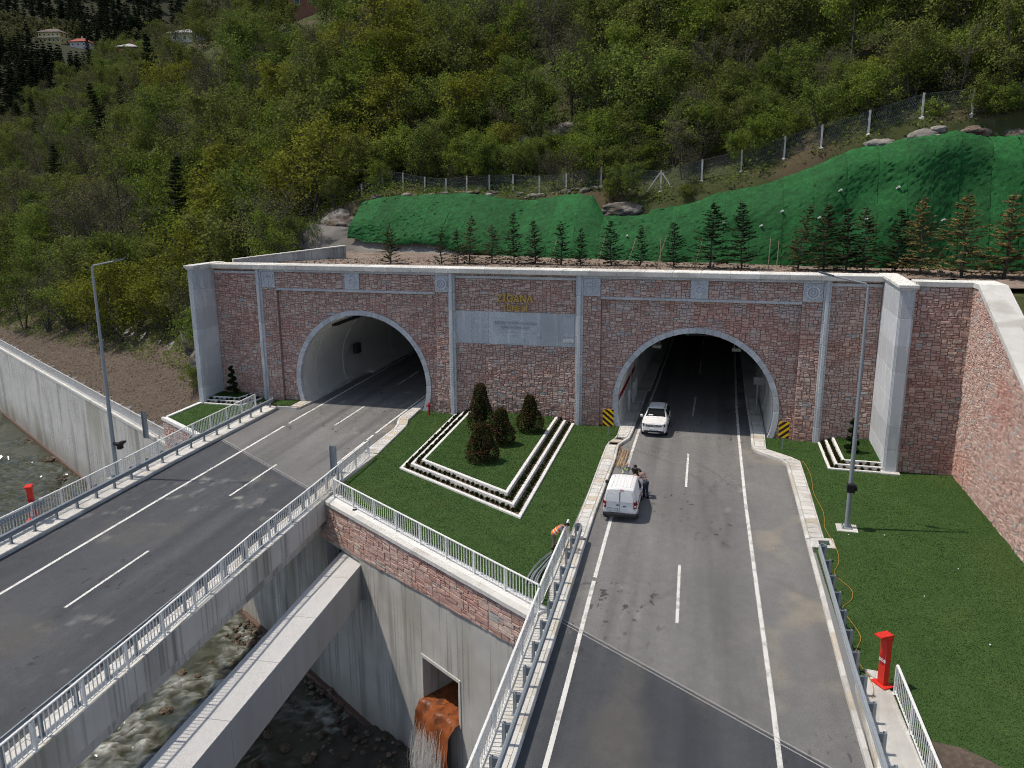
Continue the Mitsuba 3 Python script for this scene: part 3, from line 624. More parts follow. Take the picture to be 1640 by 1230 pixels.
pave('pavement', WL, KL, 37.6, 70, 0.205, 'slab pavement strip between the central lawn and the right road', oa=0.10, ob=-0.19, skip=((53.35, 53.9), (54.35, 54.8)))
# edging strip along the lawn side and the open channel under the lifted slabs
for A, y0, y1, s, w in ((WL, 37.6, 70, 1, 0.085),): kerb('edging', WL, y0, y1, 1, -0.2, 0.215, w=0.085, lab='narrow concrete edging between central lawn and slab pavement')
struct('channel', MB().hexa([(-8.05, 52.9), (-7.2, 52.9), (-6.95, 55.2), (-7.75, 55.2)], -0.3, 0.02).mesh(), mat('channel_brown', (0.16, 0.085, 0.055), 0.9), label='open brown cable channel under the lifted slabs')
WR = [(40.2, 4.72), (46.64, 4.55), (52.9, 4.32), (54.75, 2.32), (59, 2.30), (70, 1.9)]
pave('pavement', KR, WR, 40.4, 70, 0.205, 'slab pavement strip between the right road and the right lawn', oa=0.19, ob=-0.10)
kerb('edging', WR, 40.4, 70, -1, -0.2, 0.215, w=0.085, lab='narrow concrete edging between right lawn and slab pavement')
WO = [(46.4, -22.0), (53.4, -22.78), (54.8, -23.25), (59, -23.65), (70, -24.1)]
pave('pavement', LKR, WO, 46.7, 70, 0.475, 'slab pavement strip between the left road and the central lawn', oa=0.19, ob=-0.09, skip=((54.4, 54.9),))
kerb('edging', WO, 46.7, 70, -1, 0.0, 0.485, w=0.075, lab='narrow concrete edging between central lawn and left pavement')
LWI = [(56.05, -33.9), (59, -34.05), (70, -34.6)]
pave('pavement', LWI, LKL, 56.2, 70, 0.475, 'slab pavement at the left side of the left tunnel mouth', oa=0, ob=-0.19)
MB().hexa([(-34.98, 55.9), (-33.2, 55.9), (-33.2, 56.06), (-34.98, 56.06)], 0.0, 0.47).put('edging', PALE, kind='structure', label='short cross kerb closing the small lawn at the left tunnel mouth')
# bridge decks and their walkways
BR = [(-10, -17.55), (16.4, -19.75), (24.67, -20.42), (37.75, -21.46), (46.4, -22.1)]
BLx = [(-10, -31.3), (28, -34.35), (46, -35.9), (56, -36.75)]
Bd = thing('bridge', 'left road bridge with grey concrete edge beam over the stream', 'bridge')
MB().hexa(strip(LKR, BR, -10, 41.0, 0.16, 0), -0.85, 0.44).put(f'{Bd}__edge_beam', CONC)
MB().hexa(strip(LKR, BR, -10, 40.5, -1.5, -0.35), -1.55, -0.86).put(f'{Bd}__girder', CONC)
MB().hexa(strip(BLx, LKL, -10, 46.0, 0, -0.16), -0.85, 0.44).put(f'{Bd}__edge_beam', CONC)
for k in range(4): MB().hexa(strip(LKL, LKL, -10, 44.0, 1.0 + k * 2.9, 2.2 + k * 2.9), -1.8, -0.56).put(f'{Bd}__girder', CONC)
pave(f'{Bd}__walkway', LKR, BR, -10, 41, 0.462, None, seg=2.0, oa=0.17, ob=-0.03, th=0.02, tone=(0.7, 1.0)); labels.pop(f'{Bd}__walkway', None)
struct('walkway', MB().hexa(strip(BLx, LKL, -10, 56, 0, -0.17), 0.1, 0.455).mesh(), PALE, label='narrow concrete strip under the left guardrail and railing')
struct('walkway', MB().hexa(strip(LKR, WO, 41.01, 46.6, 0.17, 0), 0.1, 0.465).mesh(), PALE, label='concrete walkway between the left road and the corner of the railings')
RWo = [(0, -5.75), (21, -6.72), (30.35, -7.26), (37.4, -7.52)]
B2 = thing('bridge', 'right road bridge with pale walkway behind its guardrail', 'bridge')
MB().hexa(strip(RWo, KL, 0, 37.4, -0.12, -0.17), -0.7, 0.185).put(f'{B2}__edge_beam', CONC)
for k in range(3): MB().hexa(strip(KL, KL, 0, 27.0, 0.3 + 3.2 * k, 1.5 + 3.2 * k), -1.9, -0.61).put(f'{B2}__girder', CONC)
pave(f'{B2}__walkway', RWo, KL, 0, 37.4, 0.205, None, seg=1.5, th=0.02, oa=-0.1, ob=-0.18, tone=(0.5, 0.9)); labels.pop(f'{B2}__walkway', None)
struct('walkway', MB().hexa([(4.72, 28.15), (5.52, 28.15), (5.78, 27.3), (6.15, 21.5), (7.3, 6), (5.3, 6), (4.72, 23.2)], -0.3, 0.235).mesh(), PALE, label='pale concrete walkway between guardrail and white railing at the lower right')

# ================================================================== LAWNS
F1, F2 = V(-21.7, 38.8), V(-7.4, 29.2)                   # face line of the river wall by the lawn
fd = (F2 - F1) / np.linalg.norm(F2 - F1); fn = V(-fd[1], fd[0])   # fn points to the lawn
if fn[1] < 0: fn = -fn
Q1, Q2 = F1 + fn * 0.92, F2 + fn * 0.92
lawn1 = [tuple(Q1 + fd * 0.35), tuple(Q2 + fd * 0.05), (-7.5, 33), (-7.5, 37.5)] + [(x, y) for y, x in WL if 38 < y < 57] + [(-7.88, 58), (-23.6, 58)] + [(x, y) for y, x in WO[::-1] if y < 58] + [(-21.9, 45), (-21.75, 41)]
lawn1 = Polygon(lawn1).buffer(0)
lawn2 = Polygon([(4.7, 40.1)] + [(x, y) for y, x in WR if 41 < y < 58] + [(2.3, 58), (10, 58), (13.4, 52.3), (13.9, 30), (15, 6), (7.4, 6), (6.2, 21.5), (5.8, 27.4), (5.5, 28.2), (4.66, 28.2), (4.45, 33), (4.15, 39.1)]).buffer(0)
lawn3 = Polygon([(-41.25, 50.75), (-36.1, 47.6), (-36.85, 56.2), (-35.4, 56.35), (-34.96, 56.1), (-33.95, 56.1), (-34.1, 58), (-41.4, 58)]).buffer(0)
z3 = lambda x, y: 0.52 + 0 * x
def rough(zf, s): return lambda x, y: zf(x, y) + 0.03 * (meshkit.fbm(np.column_stack([x * 0.6, y * 0.6, 0 * x]), 3, s) - 0.5)
Z1, Z2, Z3 = rough(zl, 1), rough(zr, 2), rough(z3, 3)
for zf, pl, lab in ((Z1, lawn1, 'dark green central lawn between the two roads'), (Z2, lawn2, 'wide dark green lawn at the right under the wing wall'), (Z3, lawn3, 'small lawn with dry edge at the left pillar')):
    struct('lawn', sheet(pl, zf, 0.8), LAWN, True, label=lab)
def blades(pl, zf, n, seed, h=(0.02, 0.05), dry=0.02):
    rr = np.random.default_rng(seed); b = pl.bounds; P_ = np.column_stack([rr.uniform(b[0], b[2], int(n * 2.2)), rr.uniform(b[1], b[3], int(n * 2.2))])
    import shapely
    P_ = P_[shapely.contains_xy(pl, P_[:, 0], P_[:, 1])][:n]; n = len(P_)
    # cutting and watering leave denser patches
    z = zf(P_[:, 0], P_[:, 1]); a = rr.uniform(0, 2 * np.pi, n); w = rr.uniform(0.012, 0.028, n); hh = rr.uniform(*h, n); le = rr.normal(0, 0.03, (n, 2))
    c = np.column_stack([P_, z - 0.01]); s = np.column_stack([np.cos(a) * w, np.sin(a) * w, 0 * w])
    v = np.stack([c - s, c + s, c + np.column_stack([le, hh])], 1).reshape(-1, 3)
    pt = meshkit.fbm(np.column_stack([P_ * 0.45, np.zeros(n)]), 3, 4); st_ = meshkit.noise(np.column_stack([np.floor((P_[:, 0] * .84 + P_[:, 1] * .54) / 0.42) * 3.7, np.floor((P_[:, 1] * .84 - P_[:, 0] * .54) / 1.6) * 1.7, np.zeros(n)]), 9)
    t = np.clip(pt * 0.9 - 0.1 + rr.normal(0, 0.16, n) + 0.25 * (st_ - 0.5), 0, 1)
    return v, np.arange(3 * n).reshape(-1, 3), np.repeat(np.column_stack([t, rr.random(n)]), 3, 0)
mb = MB()
for pl, zf, n, s in ((lawn1, Z1, 150000, 1), (lawn2, Z2, 170000, 2), (lawn3, Z3, 18000, 3)): mb.add(*blades(pl, zf, n, s))
put('short_grass', mb.mesh(), BLADE, False, mb.uv(), label='short mown grass covering the lawns', cat='grass', kind='stuff')
struct('soil_patch', sheet(Polygon([(6.35, 24.9), (7.4, 24.75), (8.0, 24.3), (9.5, 23), (11, 20), (11, 12), (6.9, 12), (6.3, 20)]), lambda x, y: zr(x, y) + 0.045 + 0.05 * meshkit.fbm(np.column_stack([x * 2, y * 2, 0 * x]), 3, 5), 0.3), GRAVEL, True, label='bare brown soil at the lower right edge of the lawn')

# ================================================================== RIVER WALLS AND STREAM
ZB = -12.3
R0, R1 = V(-98.3, 87.45), V(-35.9, 48.4)
Rw = thing('river_wall', 'tall grey streaked concrete river wall with stone band, opening and pale coping', 'wall')
O0 = (F1 + fd * 9.0); 
def along(t, off=0): return F1 + fd * t + fn * off
Lr = np.linalg.norm(F2 - F1); tO = (9.35, 12.25)   # opening along the wall
def wall_piece(t0, t1, z0, z1, th=0.8): return MB().hexa([along(t0), along(t1), along(t1, th), along(t0, th)], z0, z1)
ZS = -1.75
mb = MB()
def wp(*a): mb.add(*(lambda m: (m.vertices, m.faces))(wall_piece(*a).mesh()))
ZO0, ZO1 = -7.55, -5.2
reg = sbox(-13.5, ZB - 0.5, Lr + 0.25, 0.18).union(sbox(Lr, ZB - 0.5, Lr + 12, -0.75)).difference(sbox(tO[0], ZO0, tO[1], ZO1)).difference(sbox(-0.1, -4.45, 3.6, -2.2))
m = trimesh.creation.extrude_polygon(reg, 0.8, engine='earcut'); vv = m.vertices.copy()
m.vertices = np.column_stack([F1[0] + fd[0] * vv[:, 0] + fn[0] * vv[:, 2], F1[1] + fd[1] * vv[:, 0] + fn[1] * vv[:, 2], vv[:, 1]])
if m.volume < 0: m.invert()
put(f'{Rw}__wall', m, CONC)
# culvert behind the opening, beam pocket
a_, b_ = tO
for nm, q, z0, z1 in (('side', [along(a_ - 0.3, 0.802), along(a_, 0.802), along(a_, 6), along(a_ - 0.3, 6)], ZO0 - 0.3, ZO1 + 0.3), ('side', [along(b_, 0.802), along(b_ + 0.3, 0.802), along(b_ + 0.3, 6), along(b_, 6)], ZO0 - 0.3, ZO1 + 0.3), ('roof', [along(a_, 0.802), along(b_, 0.802), along(b_, 6), along(a_, 6)], ZO1, ZO1 + 0.3), ('back', [along(a_, 6), along(b_, 6), along(b_, 6.3), along(a_, 6.3)], ZO0, ZO1)):
    MB().hexa(q, z0, z1).put(f'{Rw}__culvert_{nm}', CONC)
mb = MB()
for q, z0, z1 in (([along(a_ - 0.14, -0.05), along(a_, -0.05), along(a_, 0.0), along(a_ - 0.14, 0.0)], ZO0, ZO1 + 0.16), ([along(b_, -0.05), along(b_ + 0.14, -0.05), along(b_ + 0.14, 0), along(b_, 0)], ZO0, ZO1 + 0.16), ([along(a_, -0.05), along(b_, -0.05), along(b_, 0), along(a_, 0)], ZO1, ZO1 + 0.16)): mb.hexa(q, z0, z1)
mb.put(f'{Rw}__opening_frame', PALE)
MB().hexa([along(-0.3, 0.9), along(3.8, 0.9), along(3.8, 1.1), along(-0.3, 1.1)], -4.6, -2.0).put(f'{Rw}__pocket_back', BLACK)
# stone band: upper part of the wall
NB = V(-fn[0], -fn[1], 0)
zlow = lambda t: -2.05 + 0.035 * t
reg = Polygon([(-0.6, -2.1)] + [(t, zlow(t)) for t in np.linspace(0, Lr, 12)] + [(Lr + 0.3, -1.45), (Lr + 0.3, 0.15), (-0.6, 0.15)]).difference(sbox(-0.12, -4.5, 3.66, -2.1))
rd = np.random.default_rng(4)
st = stones_on(Rw, reg, V(*F1, 0) + NB * 0.04, V(*fd, 0), Z_, NB, 71, big=1.15, depth=(0.02, 0.05), wide=1.5)
bk = trimesh.creation.extrude_polygon(reg, 0.045, engine='earcut'); vv = bk.vertices.copy()
bk.vertices = np.column_stack([F1[0] + fd[0] * vv[:, 0] + NB[0] * vv[:, 2], F1[1] + fd[1] * vv[:, 0] + NB[1] * vv[:, 2], vv[:, 1]])
put(f'{Rw}__backing', bk, MORTAR); lay(Rw, st)
ts = np.linspace(-0.4, Lr + 0.1, 15)
for i, (a, b) in enumerate(zip(ts[:-1], ts[1:])):
    rr = np.random.default_rng(i + 50)
    h = [along(a + 0.004, -0.16), along(b - 0.004, -0.16), along(b - 0.004, 0.22), along(a + 0.004, 0.22)]
    zt = 0.33 + 0.0
    MB().hexa(h, 0.14, zt, (rr.uniform(0.4, 1), rr.uniform(0, 0.6))).put(f'{Rw}__coping_slab', PALE)
MB().hexa([along(-0.4, 0.225), along(Lr + 0.1, 0.225), along(Lr + 0.1, 0.95), along(-0.2, 0.95)], 0.0, 0.322).put(f'{Rw}__coping_strip', WHITEC)
put(f'{Rw}__drain_cover', trimesh.creation.cylinder(0.13, 0.012, sections=20, transform=trimesh.transformations.translation_matrix((*along(2.6, 0.42), 0.33))), BLACK)
# left stretch of the river wall, its kerb, mesh railing
Lw_ = thing('river_wall', 'long grey concrete river wall at the left below the gravel slope', 'wall')
rdv = (R1 - R0) / np.linalg.norm(R1 - R0); rn = V(-rdv[1], rdv[0]); rn = rn if rn[1] > 0 else -rn
def ral(t, o=0): return R0 + rdv * t + rn * o
LL = np.linalg.norm(R1 - R0)
MB().hexa([ral(-40), ral(LL + 5), ral(LL + 5, 0.7), ral(-40, 0.7)], ZB - 0.5, -2.75).put(f'{Lw_}__wall', CONC)
MB().hexa([ral(-40, -0.05), ral(LL, -0.05), ral(LL, 0.55), ral(-40, 0.55)], -2.748, -2.48).put(f'{Lw_}__coping', PALE)
MB().hexa([ral(-40, -0.2), ral(LL + 17, -0.2), ral(LL + 17, 0.01), ral(-40, 0.01)], ZB - 0.5, ZB + 0.3).put(f'{Lw_}__footing', mat('footing', (0.13, 0.085, 0.068), 0.9))
MB().hexa([along(-13, -0.3), along(9, -0.3), along(9, 0.01), along(-13, 0.01)], ZB - 0.5, ZB + 0.45).put(f'{Rw}__footing', 'mat_footing')
# corner wall of the small left lawn
Cw = thing('planter_wall', 'pink stone corner wall with white coping holding the small left lawn', 'wall')
C0, C1, C2 = V(-41.33, 50.48), V(-35.9, 47.15), V(-41.5, 55.1)
cd = (C1 - C0) / np.linalg.norm(C1 - C0); cn = V(-cd[1], cd[0]); cn = cn if cn[1] < 0 else -cn
st = stones_on(Cw, sbox(0.0, -2.6, np.linalg.norm(C1 - C0), 0.38), V(*C0, 0), V(*cd, 0), Z_, V(*cn, 0), 72)
MB().hexa([C0, C1, C1 - cn * 0.5, C0 - cn * 0.5 + V(0, 0.0)], -2.8, 0.4).put(f'{Cw}__wall', MORTAR)
MB().hexa([C0, C0 + V(0.45, 0.2), C2 + V(0.45, 0), C2], -2.8, 0.4).put(f'{Cw}__wall', MORTAR)
lay(Cw, st)
MB().hexa([C0 + cn * 0.1 - cd * 0.1, C1 + cn * 0.1, C1 - cn * 0.25, C0 - cn * 0.25 + cd * 0.2], 0.402, 0.62).put(f'{Cw}__coping', WHITEC)
MB().hexa([C0 - cd * 0.1 - cn * 0.254, C0 + cd * 0.2 - cn * 0.254, C2 + V(0.3, 0), C2 + V(-0.05, 0)], 0.402, 0.62).put(f'{Cw}__coping', WHITEC)
# box beam across the gully
Bm = thing('concrete_beam', 'long pale box beam of concrete spanning the gully to the river wall', 'beam')
bd = V(-20.67 + 19.17, 38.54 - 20.4); bd /= np.linalg.norm(bd); bx = V(bd[1], -bd[0])
bo = V(-20.45, 38.6)
seg = np.r_[-0.3, 3.6, 7.7, 11.5, 15.5, 19.6, 23.5, 30, 40, 52]
for i, (a, b) in enumerate(zip(seg[:-1], seg[1:])):
    p0, p1 = bo - bd * (a + 0.01), bo - bd * (b - 0.01); e = 0.02 if i % 2 else 0
    q = [p1, p1 + bx * 1.66, p0 + bx * 1.66, p0]
    if i == 0: q = [p1, p1 + bx * 1.66, p0 + bx * 1.66 + bd * -1.25, p0]
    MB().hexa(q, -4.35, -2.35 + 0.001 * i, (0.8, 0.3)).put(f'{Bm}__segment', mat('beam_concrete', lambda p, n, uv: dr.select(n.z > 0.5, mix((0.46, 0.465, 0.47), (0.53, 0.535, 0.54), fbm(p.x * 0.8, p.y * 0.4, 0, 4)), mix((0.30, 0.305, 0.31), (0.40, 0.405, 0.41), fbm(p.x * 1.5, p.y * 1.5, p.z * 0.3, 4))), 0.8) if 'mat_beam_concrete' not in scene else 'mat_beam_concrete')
# bed of the gully
def bed(x, y):
    o = (x - F1[0]) * -fn[0] + (y - F1[1]) * -fn[1]; t = (x - F1[0]) * fd[0] + (y - F1[1]) * fd[1]
    n = meshkit.fbm(np.column_stack([x * 0.35, y * 0.35, 0 * x]), 4, 3)
    return ZB - 0.75 + 1.1 * (n - 0.5) + np.clip((t + 1) / 9, 0, 1) * np.clip(1.15 - o / 11, 0, 1) * 1.5 + np.clip(1 - np.abs(o) / 1.3, 0, 1) * 0.5
gx, gy = np.meshgrid(np.arange(-125, 14, 0.7), np.arange(2, 112, 0.7), indexing='ij')
gz = bed(gx.ravel(), gy.ravel()); nx, ny = gx.shape
i0 = (np.arange(nx - 1)[:, None] * ny + np.arange(ny - 1)).ravel()
quad = np.stack([i0, i0 + ny, i0 + ny + 1, i0 + 1], 1)
def keep_near(vx, vy, f, lim):
    o = -((vx - F1[0]) * fn[0] + (vy - F1[1]) * fn[1]); oo = -((vx - R0[0]) * rn[0] + (vy - R0[1]) * rn[1])
    ok = (np.where(vx > -30, o, oo) > -1.0) & (np.where(vx > -30, o, oo) < lim)
    return f[ok[f].all(1)]
fq = keep_near(gx.ravel(), gy.ravel(), quad, 40)
struct('stream_bed', MB().add(np.column_stack([gx.ravel(), gy.ravel(), gz]), fq).mesh(), mat('bed', lambda p, n, uv: mix((0.028, 0.026, 0.022), (0.085, 0.078, 0.066), fbm(p.x * 2.5, p.y * 2.5, p.z * 2.5, 4)), 0.9), True, label='dark stony bed of the gully')
gx, gy = np.meshgrid(np.arange(-112, 12, 0.24), np.arange(8, 104, 0.24), indexing='ij'); x, y = gx.ravel(), gy.ravel()
sx, sy = x * -rdv[0] - y * rdv[1], x * rn[0] + y * rn[1]       # along and across the flow
P3 = lambda a, b, s: np.column_stack([sx * a, sy * b, np.full(len(x), s)])
n1 = meshkit.fbm(P3(0.16, 0.30, 0), 4, 21); n2 = meshkit.fbm(P3(0.8, 1.4, 3), 4, 22); n3 = meshkit.fbm(P3(2.4, 3.4, 3), 2, 23)
rap = np.clip((n1 - 0.40) / 0.22, 0, 1)
zw = ZB + 0.02 + rap * (0.75 * (n2 - 0.45) + 0.3 * (n3 - 0.5)) + 0.10 * (n3 - 0.5)
ridge = 1 - np.abs(2 * n2 - 1)
near = 1 / (1 + np.exp(-(x + 42) / 5.0))
rd3 = 1 - np.abs(2 * n3 - 1)
calm = np.clip((x + 75) / 30, 0.25, 1)
foam = np.clip((ridge - 0.84) / 0.16, 0, 1) * rap * (0.25 + 0.5 * near) * np.clip((rd3 - 0.5) * 2, 0, 1) + np.clip((n3 - 0.56) / 0.15, 0, 1) * rap * 0.45 + np.clip((n2 - 0.64) / 0.12, 0, 1) * rap * (0.15 + 0.55 * near)
nx, ny = gx.shape; i0 = (np.arange(nx - 1)[:, None] * ny + np.arange(ny - 1)).ravel(); quad = np.stack([i0, i0 + ny, i0 + ny + 1, i0 + 1], 1)
fq = keep_near(x, y, quad, 26)
use = np.unique(fq); remap = np.full(len(x), -1); remap[use] = np.arange(len(use))
wm = MB().add(np.column_stack([x, y, zw])[use], remap[fq], np.column_stack([np.clip(foam * calm, 0, 1), n1])[use])
scene[tag('stream', 'greenish white-water mountain stream', kind='structure')] = mikit.ply(wm.mesh(), WATER, smooth=True, uv=wm.uv()); USED.add('stream')
# stones of the bed: the larger ones countable, the small ones a mass
def pebble(rr, r, c, sub=1):
    s = trimesh.creation.icosphere(sub, r); v = s.vertices * rr.uniform(0.6, 1.25, 3) + rr.normal(0, r * 0.10, s.vertices.shape)
    a = rr.uniform(0, 6.28); R_ = np.array([[math.cos(a), -math.sin(a), 0], [math.sin(a), math.cos(a), 0], [0, 0, 0.75]])
    return v @ R_.T + c, s.faces
rr = np.random.default_rng(31); mb = MB()
for k in range(2600):
    t = rr.uniform(-70, 16); o = abs(rr.normal(0, 1.0)) * (1.0 if t < 0 else 5.0) + 0.2
    p = along(t, -o) if t > -12 else ral(LL + 14.0 + t, -o)
    r = rr.uniform(0.05, 0.20); mb.add(*pebble(rr, r, (*p, float(bed(np.array([p[0]]), np.array([p[1]]))[0]) + r * 0.3 + (0.5 if t < 0 else 0.12)), 0), (rr.random() * 0.8, 0.5))
mb.put('pebbles', ROCKBIT, label='pebbles and gravel along the foot of the river wall', cat='pebbles', kind='stuff')
for k in range(40):
    t = rr.uniform(-9, 9); o = rr.uniform(1.5, 13) if k < 30 else rr.uniform(0.5, 6); p = along(t - (0 if k < 30 else 2), -o); r = rr.uniform(0.14, 0.40)
    MB().add(*pebble(rr, r, (*p, max(ZB - 0.05, float(bed(np.array([p[0]]), np.array([p[1]]))[0])) + r * 0.15), 2), (rr.random() * 0.3, 0.5)).put('boulder', ROCKBIT, 30, label='dark boulder lying in the stream bed between the bridges', cat='boulder', group='boulders in the stream bed')
# rust-stained chute and waterfall under the opening
rr = np.random.default_rng(33); tt, oo = np.meshgrid(np.linspace(tO[0] - 0.05, tO[1] + 0.05, 34), np.linspace(0, 1, 40), indexing='ij')
t_, s_ = tt.ravel(), oo.ravel()
out = np.interp(s_, [0, 0.28, 0.38, 1], [-2.6, 0.22, 0.55, 1.0]); zz = np.interp(s_, [0, 0.28, 0.38, 1], [-7.25, -7.45, -7.9, ZB - 0.3])
nz = meshkit.fbm(np.column_stack([t_ * 1.3, s_ * 4.0, 0 * t_]), 4, 6) - 0.5; nq = meshkit.fbm(np.column_stack([t_ * 4, s_ * 9, 0 * t_]), 3, 7) - 0.5
base = F1[None] + np.outer(t_, fd) - np.outer(out + np.where(s_ > 0.25, 0.45 * nz + 0.25 * nq, 0), fn)
fq = np.array([(i * 40 + j, (i + 1) * 40 + j, (i + 1) * 40 + j + 1, i * 40 + j + 1) for i in range(33) for j in range(39)])
Ws = thing('waterfall', 'small waterfall pouring over rust-orange rock from the wall opening', 'waterfall')
MB().add(np.column_stack([base, zz + 0.22 * nz + 0.2 * nq]), fq).put(f'{Ws}__rust_apron', RUST, True)
mb = MB()
for k in range(380):
    t = np.clip(rr.normal(0.45 if k % 3 else 0.75, 0.13), 0.08, 0.95) * (tO[1] - tO[0]) + tO[0]; o0 = 0.62 + rr.uniform(-0.1, 0.35); z0 = -7.9 + rr.uniform(-0.5, 0.25); L = rr.uniform(0.6, 4.2); z1 = max(ZB, z0 - L - rr.uniform(0, 1.2)); zst = z0 - rr.uniform(0, 2.0)
    pts = []
    for u in np.linspace(0, 1, 5):
        z = zst + (z1 - zst) * u; f_ = math.sqrt(max(0, -7.7 - z)); pts.append((*along(t + rr.normal(0, 0.02), -(o0 + 0.25 * f_ + rr.normal(0, 0.03))), z))
    mb.tube(pts, rr.uniform(0.003, 0.014) * np.array([0.5, 1, 1.1, 0.9, 0.3]), 4, (rr.random(), 0.5))
mb.put(f'{Ws}__falling_water', mat('white_water', (0.66, 0.66, 0.64), 0.3))
mb = MB()
for k in range(500):
    t = np.clip(rr.normal(0.5, 0.28), 0.02, 0.98) * (tO[1] - tO[0]) + tO[0]; u = 0.2 + 0.8 * rr.random(); z = -7.7 + (ZB + 7.9) * u; r = rr.uniform(0.004, 0.014)
    mb.add(*pebble(rr, r, (*along(t + rr.normal(0, 0.1), -(0.85 + 0.3 * math.sqrt(u * 4.5) + rr.normal(0, 0.18))), z), 0))
mb.put(f'{Ws}__spray', 'mat_white_water', kind='stuff')

# ================================================================== RAILINGS AND GUARDRAILS
def poly3(line, y0, y1, z, n=None, o=0):
    ys = sorted({y0, y1} | {y for y, _ in line if y0 < y < y1}); return [V(float(xi(line, y)) + o, y, z) for y in ys]
def walk(path, d):
    """points every d metres along a polyline, with the direction there"""
    path = np.array(path); s = np.r_[0, np.cumsum(np.linalg.norm(np.diff(path, axis=0), axis=1))]; n = max(1, round(s[-1] / d)); out = []
    for t in np.linspace(0, s[-1], n + 1):
        p = np.array([np.interp(t, s, path[:, k]) for k in range(3)]); k = min(len(path) - 2, max(0, np.searchsorted(s, t, 'right') - 1)); e = path[k + 1] - path[k]; out.append((p, e / np.linalg.norm(e)))
    return out
def railing(lab, path, h=1.08, bal=0.20, post=2.2, keep=300, rail_w=0.085, posts_out=0.0):
    k = thing('railing', lab, 'railing'); path = np.array(path, float); up = V(0, 0, 1)
    tp = path + up * h; bt = path + up * 0.12
    pr = [(-rail_w / 2, -0.025), (rail_w / 2, -0.025), (rail_w / 2, 0.015), (rail_w / 2 - 0.015, 0.025), (-rail_w / 2 + 0.015, 0.025), (-rail_w / 2, 0.015)]
    MB().sweep(tp, pr).put(f'{k}__top_rail', WPAINT); MB().sweep(bt, [(-0.025, -0.015), (0.025, -0.015), (0.025, 0.015), (-0.025, 0.015)]).put(f'{k}__bottom_rail', WPAINT)
    first = None
    B = walk(path, bal)
    order = sorted(range(len(B)), key=lambda i: np.sum((B[i][0] - EYE) ** 2)); shown = set(order[:keep]); rest = MB()
    src = mikit.ply(MB().box(-0.017, 0.017, -0.011, 0.011, 0.13, h - 0.02).mesh(), WPAINT)
    for i, (p, e) in enumerate(B):
        if i in shown: scene[fresh(f'{k}__baluster')] = {**src, 'to_world': T().translate(p.tolist()).rotate([0, 0, 1], math.degrees(math.atan2(e[1], e[0])))}
        else: rest.box(p[0] - 0.017, p[0] + 0.017, p[1] - 0.011, p[1] + 0.011, p[2] + 0.13, p[2] + h - 0.02)
    if rest.v: rest.put(f'{k}__balusters', WPAINT, kind='stuff')
    src = mikit.ply(MB().box(-0.035, 0.035, -0.05, 0.05, -0.02, h - 0.02).box(-0.09, 0.09, -0.08, 0.08, -0.005, 0.02).mesh(), WPAINT)
    for p, e in walk(path, post): scene[fresh(f'{k}__post')] = {**src, 'to_world': T().translate(p.tolist()).rotate([0, 0, 1], math.degrees(math.atan2(e[1], e[0])))}
    return k
WB = [(-0.155, 0), (-0.145, 0.03), (-0.075, 0.055), (-0.055, 0.085)]      # half of a W beam: (up, out)
def guardrail(lab, path, side, h=0.78, post=1.55, end='start', zfoot=0.0):
    """W-beam barrier; side +1: the road lies to the right of travel"""
    k = thing('guardrail', lab, 'guardrail'); path = np.array(path, float)
    half = [(0.00, 0.155), (0.03, 0.150), (0.085, 0.115), (0.085, 0.065), (0.035, 0.03), (0.035, 0.0)]
    prof = [(s * side, z) for s, z in half] + [(s * side, -z) for s, z in half[::-1][1:]]
    back = [(a - 0.014 * side, z) for a, z in prof[::-1]]
    P2 = prof + back
    mb = MB().sweep(path + V(0, 0, h - 0.155), P2)
    mb.put(f'{k}__beam', STEEL)
    src = mikit.ply(MB().box(-0.06, 0.06, -0.012, 0.012, -0.1, h + 0.02).box(-0.06, -0.048, -0.05, 0.05, -0.1, h + 0.02).box(0.048, 0.06, -0.05, 0.05, -0.1, h + 0.02).box(-0.12, 0.12, -0.1, 0.1, -0.01, 0.014).mesh(), STEEL)
    blk = mikit.ply(MB().box(-0.055, 0.055, -0.09, 0.09, h - 0.33, h - 0.02).mesh(), DARKSTEEL)
    for p, e in walk(path, post):
        n = V(e[1], -e[0], 0) * side; a = math.degrees(math.atan2(e[1], e[0]))
        pk = fresh(f'{k}__post'); scene[pk] = {**src, 'to_world': T().translate((p - n * 0.24).tolist()).rotate([0, 0, 1], a)}
        bk = fresh(f'{k}__spacer'); scene[bk] = {**blk, 'to_world': T().translate((p - n * 0.10).tolist()).rotate([0, 0, 1], a)}
    for e_ in (end if isinstance(end, (list, tuple)) else [end]):       # rounded terminal
        i, j = (0, 1) if e_ == 'start' else (-1, -2); d = path[i] - path[j]; d[2] = 0; d /= np.linalg.norm(d); n = V(*( [d[1], -d[0]] if e_ == 'end' else [-d[1], d[0]]), 0) * side
        pts = [path[i] + V(0, 0, h - 0.155) + d * 0.22 * math.sin(a) - n * (0.16 - 0.16 * math.cos(a) - 0.03) for a in np.linspace(0, math.pi * 0.95, 9)]
        MB().sweep(pts, [(-0.02, -0.16), (0.02, -0.16), (0.02, 0.16), (-0.02, 0.16)]).put(f'{k}__terminal', STEEL)
    return k
RLr = [(-10, -17.75), (15.9, -19.73), (22.76, -20.32), (30.95, -21.2), (38.58, -21.72), (45.9, -22.3)]
railing('white railing along the right edge of the left bridge, above the beam', poly3(RLr, 6, 45.9, 0.47))
railing('white railing on the coping above the waterfall wall', [V(*along(0.15, 0.55), 0.33), V(*along(Lr - 0.1, 0.55), 0.33)])
RRl = [(0, -5.68), (21, -6.68), (30.35, -7.2), (37.2, -7.46)]
railing('white railing at the left edge of the right bridge where the worker leans', poly3(RRl, 9, 37.0, 0.20))
